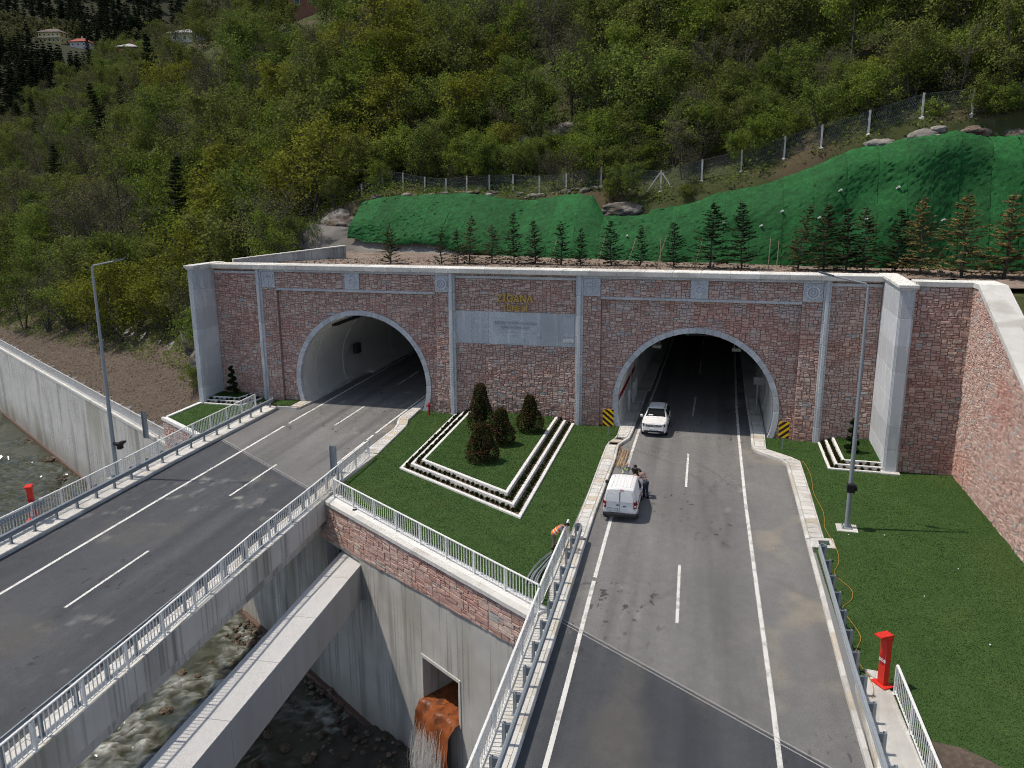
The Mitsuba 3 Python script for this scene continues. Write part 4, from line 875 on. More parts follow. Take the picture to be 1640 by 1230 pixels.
RL_ = [(-10, -31.1), (29.4, -34.25), (38.9, -34.98), (45.7, -35.72), (55.2, -36.4)]
railing('long white railing at the far left edge of the left bridge', poly3(RL_, 10, 55.2, 0.46))
railing('short white railing beside the red post at the lower right', poly3([(6, 7.4), (21.5, 6.12), (27.3, 5.84)], 8, 27.3, 0.235), bal=0.2)
guardrail('guardrail on the left side of the left road beside the street lamp', poly3(LKL, 6, 55.6, 0.46, o=-0.30), 1, end='end')
guardrail('guardrail at the right edge of the left bridge behind the white railing', poly3(LKR, 2, 41.3, 0.47, o=0.30), -1, end='end')
guardrail('guardrail on the left edge of the right road by the worker', poly3(KL, 4, 37.2, 0.20, o=-0.26), 1, end='end')
guardrail('guardrail along the right road beside the right lawn', poly3(KR, 4, 37.6, 0.2, o=0.30), -1, end='end', post=1.5)
guardrail('short doubled guardrail piece beside the left red post', [V(-34.25, 28.9, 0.46), V(-34.55, 32.4, 0.46)], 1, end=('start', 'end'), h=1.0)
# mesh railing on the far left river wall
k = thing('railing', 'long low white mesh railing on top of the left river wall', 'railing'); pth = [V(*ral(-38, 0.25), -2.48), V(*ral(LL - 1.0, 0.25), -2.48)]
for h_ in (1.0, 0.1): MB().bar(pth[0] + V(0, 0, h_), pth[1] + V(0, 0, h_), 0.06, 0.05).put(f'{k}__rail', WPAINT)
W_pts = walk(pth, 2.0); src = mikit.ply(MB().box(-0.03, 0.03, -0.03, 0.03, 0, 1.03).mesh(), WPAINT)
mbp = MB()
for i in range(18): mbp.box(0.1 * i + 0.09, 0.1 * i + 0.112, -0.008, 0.008, 0.12, 0.98)
for z in np.linspace(0.22, 0.9, 5): mbp.box(0.03, 1.97, 0.009, 0.02, z, z + 0.016)
pan = mikit.ply(mbp.mesh(), WPAINT)
for p, e in W_pts:
    tw = T().translate(p.tolist()).rotate([0, 0, 1], math.degrees(math.atan2(e[1], e[0])))
    scene[fresh(f'{k}__post')] = {**src, 'to_world': tw}; scene[fresh(f'{k}__mesh_panel')] = {**pan, 'to_world': tw}

# ================================================================== PLANTERS
def tiers(lab, corners, zf, n=3, out=0.55, h=0.2, w=0.2, closed_ends=True, z_in=None):
    """stepped white kerbs round a raised bed; corners: open polyline of the outer kerb (outside to its right)"""
    k = thing('stepped_planter', lab, 'planter'); ls = LineString(corners); info = []
    for i in range(n):
        o = ls.parallel_offset(i * out, 'left', join_style=2) if i else ls
        c = np.array(o.coords); 
        if np.linalg.norm(c[0] - np.array(corners[0])) > np.linalg.norm(c[-1] - np.array(corners[0])): c = c[::-1]
        zt = np.array([zf(*p) for p in c]) + h * (i + 0.55)
        path = np.column_stack([c, zt])
        ch = 0.02
        prof = [(0, -0.6), (0, -ch), (-ch, 0), (-w + ch, 0), (-w, -ch), (-w, -0.6)]
        MB().sweep(path, prof).put(f'{k}__kerb', WHITEC)
        info.append(path)
        if i: 
            a = np.array(LineString(info[i - 1][:, :2]).parallel_offset(w, 'left', join_style=2).coords); 
            if np.linalg.norm(a[0] - info[i - 1][0, :2]) > np.linalg.norm(a[-1] - info[i - 1][0, :2]): a = a[::-1]
            q = np.vstack([a, c[::-1]]); zz = np.r_[info[i - 1][:, 2], zt[::-1] - h] - 0.035
            MB().hexa(q, zz - 0.15, zz).put(f'{k}__soil', SOIL)
    return k, info
pl_proto = None
def tuft_mesh(seed, n=60, r=0.19, h=0.23):
    rr = np.random.default_rng(seed); mb = MB(); v = []; u = []
    for j in range(n):
        a = rr.uniform(0, 6.28); e = rr.uniform(0.15, 1.4); L = rr.uniform(0.6, 1.0); d = V(math.cos(a) * math.cos(e) * r, math.sin(a) * math.cos(e) * r, math.sin(e) * h) * L
        s = np.cross(d, rr.normal(0, 1, 3)); s /= np.linalg.norm(s); s *= 0.03
        b = rr.normal(0, 0.03, 3) * [1, 1, 0.2]; v += [b - s, b + s, b + d * 0.6 + s * 1.3, b + d]; t = rr.random(); u += [(t, 0.5)] * 4
    v = np.array(v); i = np.arange(n)[:, None] * 4
    return trimesh.Trimesh(v, np.vstack([i + [0, 1, 2], i + [0, 2, 3]]), process=False), np.array(u)
SHRUB = leaf('small_shrub', (0.020, 0.034, 0.010), (0.060, 0.075, 0.024), 0.3)
tm = [mikit.ply(*(lambda m, u: (m, SHRUB))(*tuft_mesh(s)), uv=tuft_mesh(s)[1]) for s in range(4)]
def row_plants(info, sp, lab, group, seed):
    rr = np.random.default_rng(seed)
    for a, b in zip(info[:-1], info[1:]):
        for i in range(len(a) - 1):
            p0, p1 = (a[i] * 0.42 + b[i] * 0.58), (a[i + 1] * 0.42 + b[i + 1] * 0.58); L = np.linalg.norm(p1 - p0); n = int(L / sp)
            for j in range(n):
                p = p0 + (p1 - p0) * (j + 0.5 + rr.uniform(-0.15, 0.15)) / n
                z = p[2] - 0.10; s = rr.uniform(0.75, 1.15)
                key = fresh('small_shrub'); scene[key] = {**tm[rr.integers(4)], 'to_world': T().translate([p[0], p[1], z]).rotate([0, 0, 1], rr.uniform(0, 360)).scale([s, s, s * rr.uniform(0.8, 1.2)])}
                tag(key, lab, 'shrub', group)
# the big bed in the central lawn
cA, cB, cC, cD = (-20.55, 57.6), (-19.57, 44.46), (-10.35, 38.75), (-11.2, 57.5)
k, inf = tiers('large stepped planter of three white kerbs on the central lawn', [cA, cB, cC, cD], zl, out=0.62)
inn = np.array(LineString(inf[2][:, :2]).parallel_offset(0.2, 'left', join_style=2).coords); inn = Polygon(inn)
zb = lambda x, y: zl(x, y) + 0.5
Zb = rough(zb, 6)
put(f'{k}__turf', sheet(inn, Zb, 0.7), LAWN, True); mb = MB().add(*blades(inn, Zb, 52000, 5)); put(f'{k}__grass', mb.mesh(), BLADE, False, mb.uv(), kind='stuff')
row_plants(inf, 0.42, 'tiny dark shrub in the rows between the white kerbs of the large planter', 'small shrubs in the large planter', 3)
k, inf = tiers('small stepped planter of white kerbs beside the right pillar', [(5.75, 57.6), (5.9, 51.6), (9.0, 51.55)], zr, out=0.45, h=0.17, w=0.16)
inn = Polygon([tuple(p) for p in np.array(LineString(inf[2][:, :2]).parallel_offset(0.16, 'left', join_style=2).coords)] + [(9.0, 57.7), (6.9, 57.7)]).buffer(0)
Zc_ = rough(lambda x, y: zr(x, y) + 0.42, 7); put(f'{k}__turf', sheet(inn, Zc_, 0.6), LAWN, True); mb = MB().add(*blades(inn, Zc_, 9000, 6)); put(f'{k}__grass', mb.mesh(), BLADE, False, mb.uv(), kind='stuff')
row_plants(inf, 0.42, 'tiny dark shrub between the kerbs of the small planter by the right pillar', 'small shrubs by the right pillar', 4)
k, inf = tiers('small stepped planter of white kerbs beside the left pillar', [(-41.0, 55.0), (-37.6, 55.05), (-37.3, 57.6)], z3, out=0.45, h=0.17, w=0.16)
inn = Polygon([tuple(p) for p in np.array(LineString(inf[2][:, :2]).parallel_offset(0.16, 'left', join_style=2).coords)] + [(-38.3, 57.7), (-41.0, 57.7)]).buffer(0)
Zd_ = rough(lambda x, y: z3(x, y) + 0.42, 8); put(f'{k}__turf', sheet(inn, Zd_, 0.6), LAWN, True); mb = MB().add(*blades(inn, Zd_, 5000, 7)); put(f'{k}__grass', mb.mesh(), BLADE, False, mb.uv(), kind='stuff')
row_plants(inf, 0.40, 'tiny dark shrub between the kerbs of the small planter by the left pillar', 'small shrubs by the left pillar', 5)
# ================================================================== HILLSIDE
gd, gn = V(0.848, -0.530), V(0.530, 0.848)
def dist_wall(x, y): return (x + 98.3) * gn[0] + (y - 87.45) * gn[1]
def sst(a, b, x): t = np.clip((x - a) / (b - a), 0, 1); return t * t * (3 - 2 * t)
NETX = np.array([-46, -38.0, -35.5, -26.7, -20.1, -16.4, -13.3, -12.0, -9.2, -5.8, -2.3, 2.0, 5.7, 8.1, 10.5, 12.4, 14.8, 16.9, 19.4, 26, 60])
NETYT = np.array([80, 80, 80, 80, 79, 78, 77, 75, 74.5, 74, 73.5, 73, 72.5, 72, 71.5, 71, 70.5, 70.5, 70, 69, 66])
NETZT = np.array([15, 16.0, 16.5, 16.8, 16.0, 16.6, 16.7, 14.9, 14.9, 15.5, 16.5, 17.5, 18.8, 19.9, 20.3, 20.7, 21.0, 20.6, 20.6, 21, 22])
NBX, NBY, NBZ = np.array([-46, -38, -30, -20, -10, 0, 10, 20, 60]), np.array([76, 76, 75, 73, 70, 68.5, 67, 66, 63]), np.array([12.6, 12.6, 12.2, 11.5, 11.3, 11.3, 11.3, 11.3, 11.3])
FP = np.array([(-45.5, 82.0), (-44.2, 84), (-43.0, 85.5), (-41.08, 86), (-39.42, 88), (-36.93, 88), (-33.94, 87), (-31.1, 86), (-28.41, 85), (-25.61, 84), (-22.78, 83), (-19.78, 82), (-16.63, 80), (-13.07, 79), (-10.2, 78), (-7.33, 77), (-3.69, 76), (-0.4, 76), (3.04, 75), (5.82, 74), (9.21, 73), (12.85, 72.3), (16.14, 71.6), (20, 71), (24, 70.5)])
FZ = np.array([12.2, 13.14, 15.4, 16.22, 17.75, 17.42, 16.92, 16.71, 16.93, 16.97, 16.99, 16.79, 16.95, 17.5, 17.2, 17.0, 17.88, 18.63, 19.63, 20.39, 21.32, 22.4, 22.54, 22.7, 23])
def hill(x, y):
    x, y = np.asarray(x, float), np.asarray(y, float)
    d = dist_wall(x, y); s = (x + 98.3) * -gd[0] + (y - 87.45) * -gd[1]
    P_ = np.column_stack([x.ravel(), y.ravel(), 0 * x.ravel()]); nb = (meshkit.fbm(P_ * 0.03, 3, 2).reshape(x.shape) - 0.5); ns = (meshkit.fbm(P_ * 0.16, 3, 5).reshape(x.shape) - 0.5)
    H = np.interp(d, [-2, 0, 8, 14, 26, 43, 55, 72, 90, 120, 170, 260], [-2.6, -2.4, 1.0, 4.5, 14.5, 29, 38, 50, 61, 57, 30, 5])
    H = H + np.clip(d - 8, 0, 20) / 20 * (10 * nb + 3 * ns)
    H = H * (1 - sst(190, 330, s) * 0.9) + 0
    ys = np.interp(x, NBX, NBY); yt = np.interp(x, NETX, NETYT); zt = np.interp(x, NETX, NETZT); zb = np.interp(x, NBX, NBZ)
    t = np.clip((y - ys) / (yt - ys), 0, 1)
    yf = np.interp(x, FP[:, 0], FP[:, 1]); zf = np.interp(x, FP[:, 0], FZ); u = np.maximum(0, y - yf)
    up = zt + (zf - zt) * np.clip((y - yt) / np.maximum(0.5, yf - yt), 0, 1) + 0.34 * np.minimum(u, 3) + 0.78 * np.maximum(0, u - 3) * (1 - 0.0022 * np.maximum(0, u - 3))
    up = up + np.clip(u / 10, 0, 1) * (7 * nb + 2.5 * ns) + np.clip((y - yt) / 2, 0, 1) * 0.3 * ns
    cut = np.where(y < ys + 1.5, 10.6, zb - 1.6 + (zt - zb) * t ** 1.3 + (0.5 * t if True else 0))
    cut = np.where(y > yt, up, cut)
    xa = -41.9 - np.clip((y - 64) * 0.75, 0, 8); w = np.clip((x - xa) / np.maximum(0.25, (-41.3 - xa)), 0, 1); w = w * w * (3 - 2 * w)
    z = H * (1 - w) + cut * w
    return z
def grid_mesh(x0, x1, y0, y1, st, cond=None, drop=0.0):
    gx, gy = np.meshgrid(np.arange(x0, x1 + st / 2, st), np.arange(y0, y1 + st / 2, st), indexing='ij'); z = hill(gx, gy) - drop * (1 - sst(8.6, 10.2, dist_wall(gx, gy))); nx, ny = gx.shape
    i0 = (np.arange(nx - 1)[:, None] * ny + np.arange(ny - 1)).ravel(); q = np.stack([i0, i0 + ny, i0 + ny + 1, i0 + 1], 1)
    v = np.column_stack([gx.ravel(), gy.ravel(), z.ravel()])
    if cond is not None: ok = cond(v); q = q[ok[q].all(1)]
    return MB().add(v, q).mesh()
inwall = lambda v: (dist_wall(v[:, 0], v[:, 1]) > 0.3)
struct('hillside', grid_mesh(-40.9, 44, 58.95, 150, 1.1), HILL, True, label='steep hillside behind the tunnel portal')
struct('hillside', grid_mesh(-150, -40.9, 40, 150, 1.4, lambda v: (dist_wall(v[:, 0], v[:, 1]) > 8.0) & ((v[:, 0] < -41.8) | (v[:, 1] > 59)), 0.5), HILL, True, label='wooded hillside above the gravel slope at the left')
struct('hillside', grid_mesh(-430, 60, 148, 400, 6.0), HILL, True, label='upper wooded hillside')
struct('hillside', grid_mesh(-430, -146, 60, 152, 5.0, inwall), HILL, True, label='wooded valley side far at the left')
struct('gravel_slope', grid_mesh(-150, -41.7, 40, 150, 0.9, lambda v: (dist_wall(v[:, 0], v[:, 1]) > 0.2) & (dist_wall(v[:, 0], v[:, 1]) < 9.3) & ~((v[:, 0] > -42) & (v[:, 1] < 50.2))), GRAVEL, True, label='bare brown gravel slope behind the left river wall')
TPOLY = Polygon([(-40.9, 58.95), (13.4, 58.95), (13.4, 53.5), (45, 53.5), (45, 66)] + [(x, y + 1.2) for x, y in zip(NBX[::-1], NBY[::-1]) if -40 < x < 40] + [(-40.9, 77)])
struct('terrace', sheet(TPOLY, lambda x, y: 11.27 + 0.22 * (meshkit.fbm(np.column_stack([x * 0.5, y * 0.5, 0 * x]), 4, 9) - 0.5) + 0.0 * x, 0.7), mat('terrace_soil', lambda p, n, uv: mix((0.10, 0.075, 0.058), (0.22, 0.175, 0.145), fbm(p.x * 1.3, p.y * 1.3, 0, 4)) * (0.75 + 0.5 * noise(p.x * 8, p.y * 8)), 0.95), True, label='soil terrace on top of the portal')
struct('side_ground', MB().hexa([(14.2, 20), (45, 20), (45, 60), (13.4, 60), (13.4, 53.3), (14.3, 53.3)], -1, np.array([0.8, 10.8, 11.2, 11.2, 11.2, 11.0])).mesh(), HILL, label='grassy ground behind the wing wall')
rr = np.random.default_rng(41); mb = MB()
n = 36000; a = rr.uniform(-112, -41.8, n * 6); b = rr.uniform(50, 100, n * 6); dd = dist_wall(a, b); ok = (dd > 0.6) & (dd < 11.5); a, b = a[ok][:n], b[ok][:n]; z = hill(a, b)
oct_v = np.array([[1, 0, 0], [-1, 0, 0], [0, 1, 0], [0, -1, 0], [0, 0, 1], [0, 0, -1.0]]); oct_f = np.array([[0, 2, 4], [2, 1, 4], [1, 3, 4], [3, 0, 4], [2, 0, 5], [1, 2, 5], [3, 1, 5], [0, 3, 5]])
for x, y, zz in zip(a, b, z):
    r = 0.022 + 0.10 * rr.random() ** 5; mb.add(oct_v * rr.uniform(0.6, 1.4, (6, 3)) * r * [1, 1, 0.7] + [x, y, zz + r * 0.2], oct_f, (rr.random(), 0.5))
n = 2500; a = rr.uniform(-40, 40, n); b = rr.uniform(59.3, 67, n)
for x, y in zip(a, b):
    r = 0.03 + 0.10 * rr.random() ** 3; mb.add(oct_v * rr.uniform(0.6, 1.4, (6, 3)) * r * [1, 1, 0.7] + [x, y, 11.33 + r * 0.2], oct_f, (rr.random(), 0.5))
mb.put('loose_stones', ROCKBIT, label='loose stones scattered over the brown slope and terrace', cat='stones', kind='stuff')
# low parapet and shotcrete face at the left end of the terrace
Pp = thing('parapet', 'low grey concrete parapet at the left end of the terrace', 'wall')
MB().hexa([(-40.6, 60.0), (-34.0, 67.4), (-34.3, 67.75), (-40.9, 60.3)], 10.8, np.array([11.6, 12.35, 12.35, 11.6])).put(f'{Pp}__wall', CONC)
MB().hexa([(-40.55, 59.95), (-33.95, 67.35), (-34.35, 67.8), (-40.95, 60.35)], np.array([11.605, 12.355, 12.355, 11.605]), np.array([11.68, 12.43, 12.43, 11.68])).put(f'{Pp}__coping', PALE)

# ------------------------------------------------------------------ green slope net in strips
def net_pt(x, s, lift=0.0):
    ys = np.interp(x, NBX, NBY); yt = np.interp(x, NETX, NETYT); zt = np.interp(x, NETX, NETZT); zb = np.interp(x, NBX, NBZ)
    low = np.where(x < -36.5, 0.0, np.where(x < -31, -0.2, np.where(x < -27, -0.0, -0.3)))
    P_ = np.column_stack([x * 0.20, s * 1.7, 0 * x]); P2 = np.column_stack([x * 0.9, s * 4, 0 * x + 3])
    bul = 1.6 * (meshkit.fbm(P_, 2, 31) - 0.5) * np.sin(np.pi * np.clip(s, 0, 1)) ** 0.6 + 0.26 * (meshkit.fbm(P2, 4, 32) - 0.5)
    dep = sst(2, 8, x) * (1.1 + 0.5 * np.sin(x * 0.9)) * np.sin(np.pi * np.clip(s, 0, 1)) ** 2 
    kk = 1.35 + 2.6 * sst(0, 8, x); y = ys + (yt - ys) * np.clip(s, 0, 2) ** kk - 0.35 + bul + dep
    z = zb + low + (zt - zb - low + 0.12) * (1 - np.clip(1 - s, 0, 1) ** 1.35) + 0.18 * (meshkit.noise(np.column_stack([x * 0.8, 0 * x, 0 * x + 7]), 3) - 0.5) * (s > 0.93)
    return np.column_stack([x, y - lift, z])
Nt = thing('slope_net', 'bright green artificial turf net draped in strips over the cut slope', 'net')
edges = [-37.9]; rr = np.random.default_rng(51)
while edges[-1] < 24: edges.append(edges[-1] + rr.uniform(1.7, 2.5))
for i, (a, b) in enumerate(zip(edges[:-1], edges[1:])):
    if b < -12.2 or a > -8.9: s1 = 1.0
    else: s1 = 0.9
    nx_, ns_ = 12, 56; X, S = np.meshgrid(np.linspace(a, b - 0.012, nx_), np.linspace(0, s1 + rr.uniform(-0.02, 0.03), ns_), indexing='ij')
    v = net_pt(X.ravel(), S.ravel(), 0.06 * rr.random()) + rr.normal(0, 0.03, (X.size, 3)) * [0.2, 1, 1] 
    f = [(p * ns_ + q, (p + 1) * ns_ + q, (p + 1) * ns_ + q + 1, p * ns_ + q + 1) for p in range(nx_ - 1) for q in range(ns_ - 1)]
    mb = MB().add(v, np.array(f), (rr.random(), 0.5)); mb.put(f'{Nt}__strip', NET, True)
for (x, z) in ((-1.5, 14.35), (1.4, 14.2), (5.6, 14.9), (7.0, 16.8), (8.9, 14.8), (10.9, 17.0), (14.0, 14.6), (-9.5, 13.2), (2.9, 15.3)):
    s = np.linspace(0, 1, 60); q = net_pt(np.full(60, x), s); j = np.argmin(np.abs(q[:, 2] - z)); p = q[j]
    m = trimesh.creation.cylinder(0.075, 0.42, sections=10); m.apply_transform(trimesh.transformations.rotation_matrix(math.radians(70), (1, 0.3, 0))); m.apply_translation(p + V(0, -0.15, 0.05)); put(f'{Nt}__anchor_head', m, WPAINT, 30)
# shotcrete foot, rock edge at the left, rocky lip at the right
def rockmass(key, c, size, seed, m, label=None, cat=None, group=None, sub=4, amp=0.35, kind=None):
    s = trimesh.creation.icosphere(sub, 1.0); v = s.vertices
    n = meshkit.fbm(v * 1.7 + seed, 4, seed) - 0.5; r_ = 1 + amp * 2 * n; st2 = np.round(v[:, 2] * 5 + n * 3) / 5
    v = v * r_[:, None] * np.array(size) + np.array(c); return put(key, trimesh.Trimesh(v, s.faces, process=False), m, 35, None, label=label, cat=cat, group=group, kind=kind)
SHOT = mat('shotcrete', lambda p, n, uv: mix((0.14, 0.13, 0.118), (0.31, 0.295, 0.27), fbm(p.x * 0.7, p.y * 0.7, p.z * 0.5, 4)), 0.9)
X, S = np.meshgrid(np.linspace(-44.5, -24, 34), np.linspace(0, 1, 14), indexing='ij'); x, s = X.ravel(), S.ravel()
nn = meshkit.fbm(np.column_stack([x * 0.6, s * 3, 0 * x]), 4, 8) - 0.5
v = np.column_stack([x, np.interp(x, NBX, NBY) - 0.75 + 1.2 * s + 0.8 * nn, 11.0 + s * np.interp(x, [-44.5, -38, -36, -24], [3.0, 2.6, 1.4, 0.9]) + 0.3 * nn])
struct('shotcrete_face', MB().add(v, [(p * 14 + q, (p + 1) * 14 + q, (p + 1) * 14 + q + 1, p * 14 + q + 1) for p in range(33) for q in range(13)]).mesh(), SHOT, True, label='grey sprayed concrete at the foot of the cut slope')
rocks = [('grey rock outcrop in the bushes beside the left pillar', (-47.6, 64.5, 1.6), (1.5, 0.9, 1.5)), ('dark wet rock face left of the portal under the trees', (-50.5, 67.5, 3.2), (1.6, 0.9, 1.9)),
         ('brown rock edge at the left end of the green net', (-40.6, 79.8, 13.6), (2.2, 1.4, 1.7)), 
         ('grey boulder peeking out of the notch in the net', (-10.6, 75.3, 15.2), (1.9, 1.0, 0.75)), 
         ('pale bare rock patch high among the trees', (-24.0, 92.0, 21.8), (1.1, 0.7, 1.1)), ('dark rock ledge in the middle of the wooded slope', (-18.5, 90.0, 23.0), (2.6, 1.0, 1.4))]
for i, (lab, c, sz) in enumerate(rocks):
    c = list(c)
    if i in (4, 5): c[2] = float(hill(c[0], c[1])) + 0.5
    rockmass('rock', c, sz, 60 + i, ROCK, lab, 'rock')
rr = np.random.default_rng(63)
for i in range(34):
    x = rr.uniform(9.8, 21); y = np.interp(x, NETX, NETYT) + rr.uniform(0.2, 1.6); r = rr.uniform(0.25, 0.85); z = np.interp(x, NETX, NETZT) + rr.uniform(-0.25, 0.45)
    rockmass('rock', (x, y, z), (r * rr.uniform(0.9, 1.7), r * 0.9, r * rr.uniform(0.5, 0.8)), 100 + i, ROCK if x > 14.5 else 'mat_shotcrete', 'pale broken rock on the lip of the green net at the right' if x < 14.5 else 'brown rock under the bushes on the crest at the right edge', 'rock', 'rocks on the lip of the net' if x < 14.5 else 'rocks on the right crest', 3)
for i in range(40):
    x = rr.uniform(-38, -13); y = np.interp(x, NETX, NETYT) + rr.uniform(0.5, 2.8); r = rr.uniform(0.12, 0.45)
    rockmass('rock', (x, y, float(hill(x, y)) + 0.1), (r * 1.4, r, r * 0.7), 140 + i, ROCK, 'brown rock in the bare earth between the net and the fence', 'rock', 'rocks between net and fence', 2)
# ------------------------------------------------------------------ fence above the net
Fn = thing('mesh_fence', 'wire mesh fence with pale concrete posts along the top of the green net', 'fence')
mb = MB(); hf = 1.75
for i, ((x, y), z) in enumerate(zip(FP, FZ)):
    pk = MB().box(x - 0.07, x + 0.07, y - 0.07, y + 0.07, z - 0.5, z + hf).put(f'{Fn}__post', PALE)
    rq = np.random.default_rng(i); put(f'{pk}__footing', trimesh.Trimesh(*pebble(rq, 0.2, (x, y, z - 0.12), 1), process=False), WHITEC)
    if i in (1, 15): 
        for s in (-1, 1): MB().bar((x + s * 0.1, y - 0.05, z + hf - 0.2), (x + s * 1.3, y - 0.1, z - 0.2), 0.09, 0.09).put(f'{pk}__brace', WPAINT)
for i in range(len(FP) - 1):
    a, b = V(*FP[i], FZ[i]), V(*FP[i + 1], FZ[i + 1]); L = np.linalg.norm(b - a); n = int(L / 0.14)
    for h_ in (0.08, 0.6, 1.15, 1.68): mb.tube([a + V(0, 0, h_), b + V(0, 0, h_)], 0.007, 3, cap=False)
    for j in range(n):
        for sgn in (0, 1):
            t0_, t1_ = j / n, min(1, j / n + 0.5 / L * 1.5); t0_, t1_ = (t0_, t1_) if sgn else (t1_, t0_)
            mb.tube([a + (b - a) * t0_ + V(0, 0, 0.08), a + (b - a) * t1_ + V(0, 0, 1.68)], 0.0032, 3, cap=False)
mb.put(f'{Fn}__wire_mesh', STEEL)

# ================================================================== TREES
def branches(rr, base, d, L, r, n=5, curve=0.25, up=0.25):
    pts = [np.array(base)]; d = np.array(d) / np.linalg.norm(d)
    for i in range(n - 1):
        d = d + rr.normal(0, curve / n, 3) + V(0, 0, up / n); d /= np.linalg.norm(d); pts.append(pts[-1] + d * L / (n - 1))
    return np.array(pts), np.linspace(r, r * 0.35, n)
def leaves(C, rr, size, upb=0.5, asp=0.6, out=None):
    n = len(C); nr = rr.normal(0, 1, (n, 3)); nr[:, 2] = np.abs(nr[:, 2]) + upb
    if out is not None: nr = out * 0.95 + rr.normal(0, 0.6, (n, 3))
    nr /= np.linalg.norm(nr, axis=1, keepdims=True)
    a = np.cross(nr, rr.normal(0, 1, (n, 3))); a /= np.linalg.norm(a, axis=1, keepdims=True); b = np.cross(nr, a)
    s = size * rr.uniform(0.6, 1.35, (n, 1)); v = np.stack([C - a * s, C - b * s * asp, C + a * s, C + b * s * asp], 1).reshape(-1, 3)
    i = np.arange(n)[:, None] * 4; return v, np.vstack([i + [0, 1, 2], i + [0, 2, 3]])
def broadleaf(seed, H, R, stems, limbs, twigs, per, size, spread=0.3, dens=1.0, open_=0.25, lean=0.25):
    """tapered stems with limbs and twigs; leaves gathered at the twigs, so the crown is clumped and open"""
    rr = np.random.default_rng(seed); wood = MB(); C = []; tone = []; O = []
    for s in range(stems):
        a = rr.uniform(0, 6.28); d0 = V(math.cos(a) * lean * (stems > 1), math.sin(a) * lean * (stems > 1), 1.0) + rr.normal(0, 0.06, 3)
        hs = H * rr.uniform(0.75, 0.95); P_, r_ = branches(rr, V(math.cos(a), math.sin(a), 0) * 0.12 * (stems > 1), d0, hs, 0.018 * H * (1 if stems == 1 else 0.62), 6, 0.35, 0.1)
        wood.tube(P_, r_, 5)
        for l in range(limbs):
            t = open_ + (1 - open_) * (l + rr.uniform(0.1, 0.9)) / limbs; p = np.array([np.interp(t, np.linspace(0, 1, 6), P_[:, k]) for k in range(3)])
            a = rr.uniform(0, 6.28) + l * 2.4; e = rr.uniform(0.15, 0.75) + 0.5 * (t - 0.5); prof = math.sin(math.pi * min(0.97, 0.16 + 0.72 * t)) ** 0.8
            Lb = R * prof * rr.uniform(0.7, 1.15) / (1.0 if stems == 1 else 1.35); d = V(math.cos(a) * math.cos(e), math.sin(a) * math.cos(e), math.sin(e))
            B_, br = branches(rr, p, d, Lb, 0.0065 * H * (1.1 - 0.6 * t), 5, 0.6, 0.35); wood.tube(B_, br, 4, cap=False)
            for w in range(twigs):
                tt = 0.3 + 0.7 * (w + rr.random()) / twigs; q = np.array([np.interp(tt, np.linspace(0, 1, 5), B_[:, k]) for k in range(3)])
                dd = d * 0.5 + rr.normal(0, 0.75, 3) + V(0, 0, 0.35); Lt = Lb * 0.34 * rr.uniform(0.6, 1.2) + 0.15; W2, wr = branches(rr, q, dd, Lt, 0.0022 * H, 3, 0.4, 0.3); wood.tube(W2, wr, 3, cap=False)
                k = max(1, int(per * rr.uniform(0.5, 1.4) * dens)); u = rr.random(k) ** 0.5
                cc = q + (W2[2] - q) * u[:, None] + rr.normal(0, spread * (0.4 + 0.6 * Lt), (k, 3)) * [1, 1, 0.62]; C.append(cc); o_ = (cc - W2[2]) / (0.3 + spread) * 0.5 + (cc - V(0, 0, H * 0.42)) / R * [1, 1, 0.9] + V(0, 0, 0.55); O.append(o_ / np.linalg.norm(o_, axis=1, keepdims=True))
                tone.append(np.clip(0.35 + 0.4 * (cc[:, 2] / H - 0.5) * 0 + rr.normal(0, 0.14) + rr.normal(0, 0.13, k), 0, 1))
    C = np.vstack(C); tone = np.concatenate(tone); O = np.vstack(O); v, f = leaves(C, rr, size, out=O)
    return wood, v, f, np.repeat(np.column_stack([tone, tone]), 4, 0)
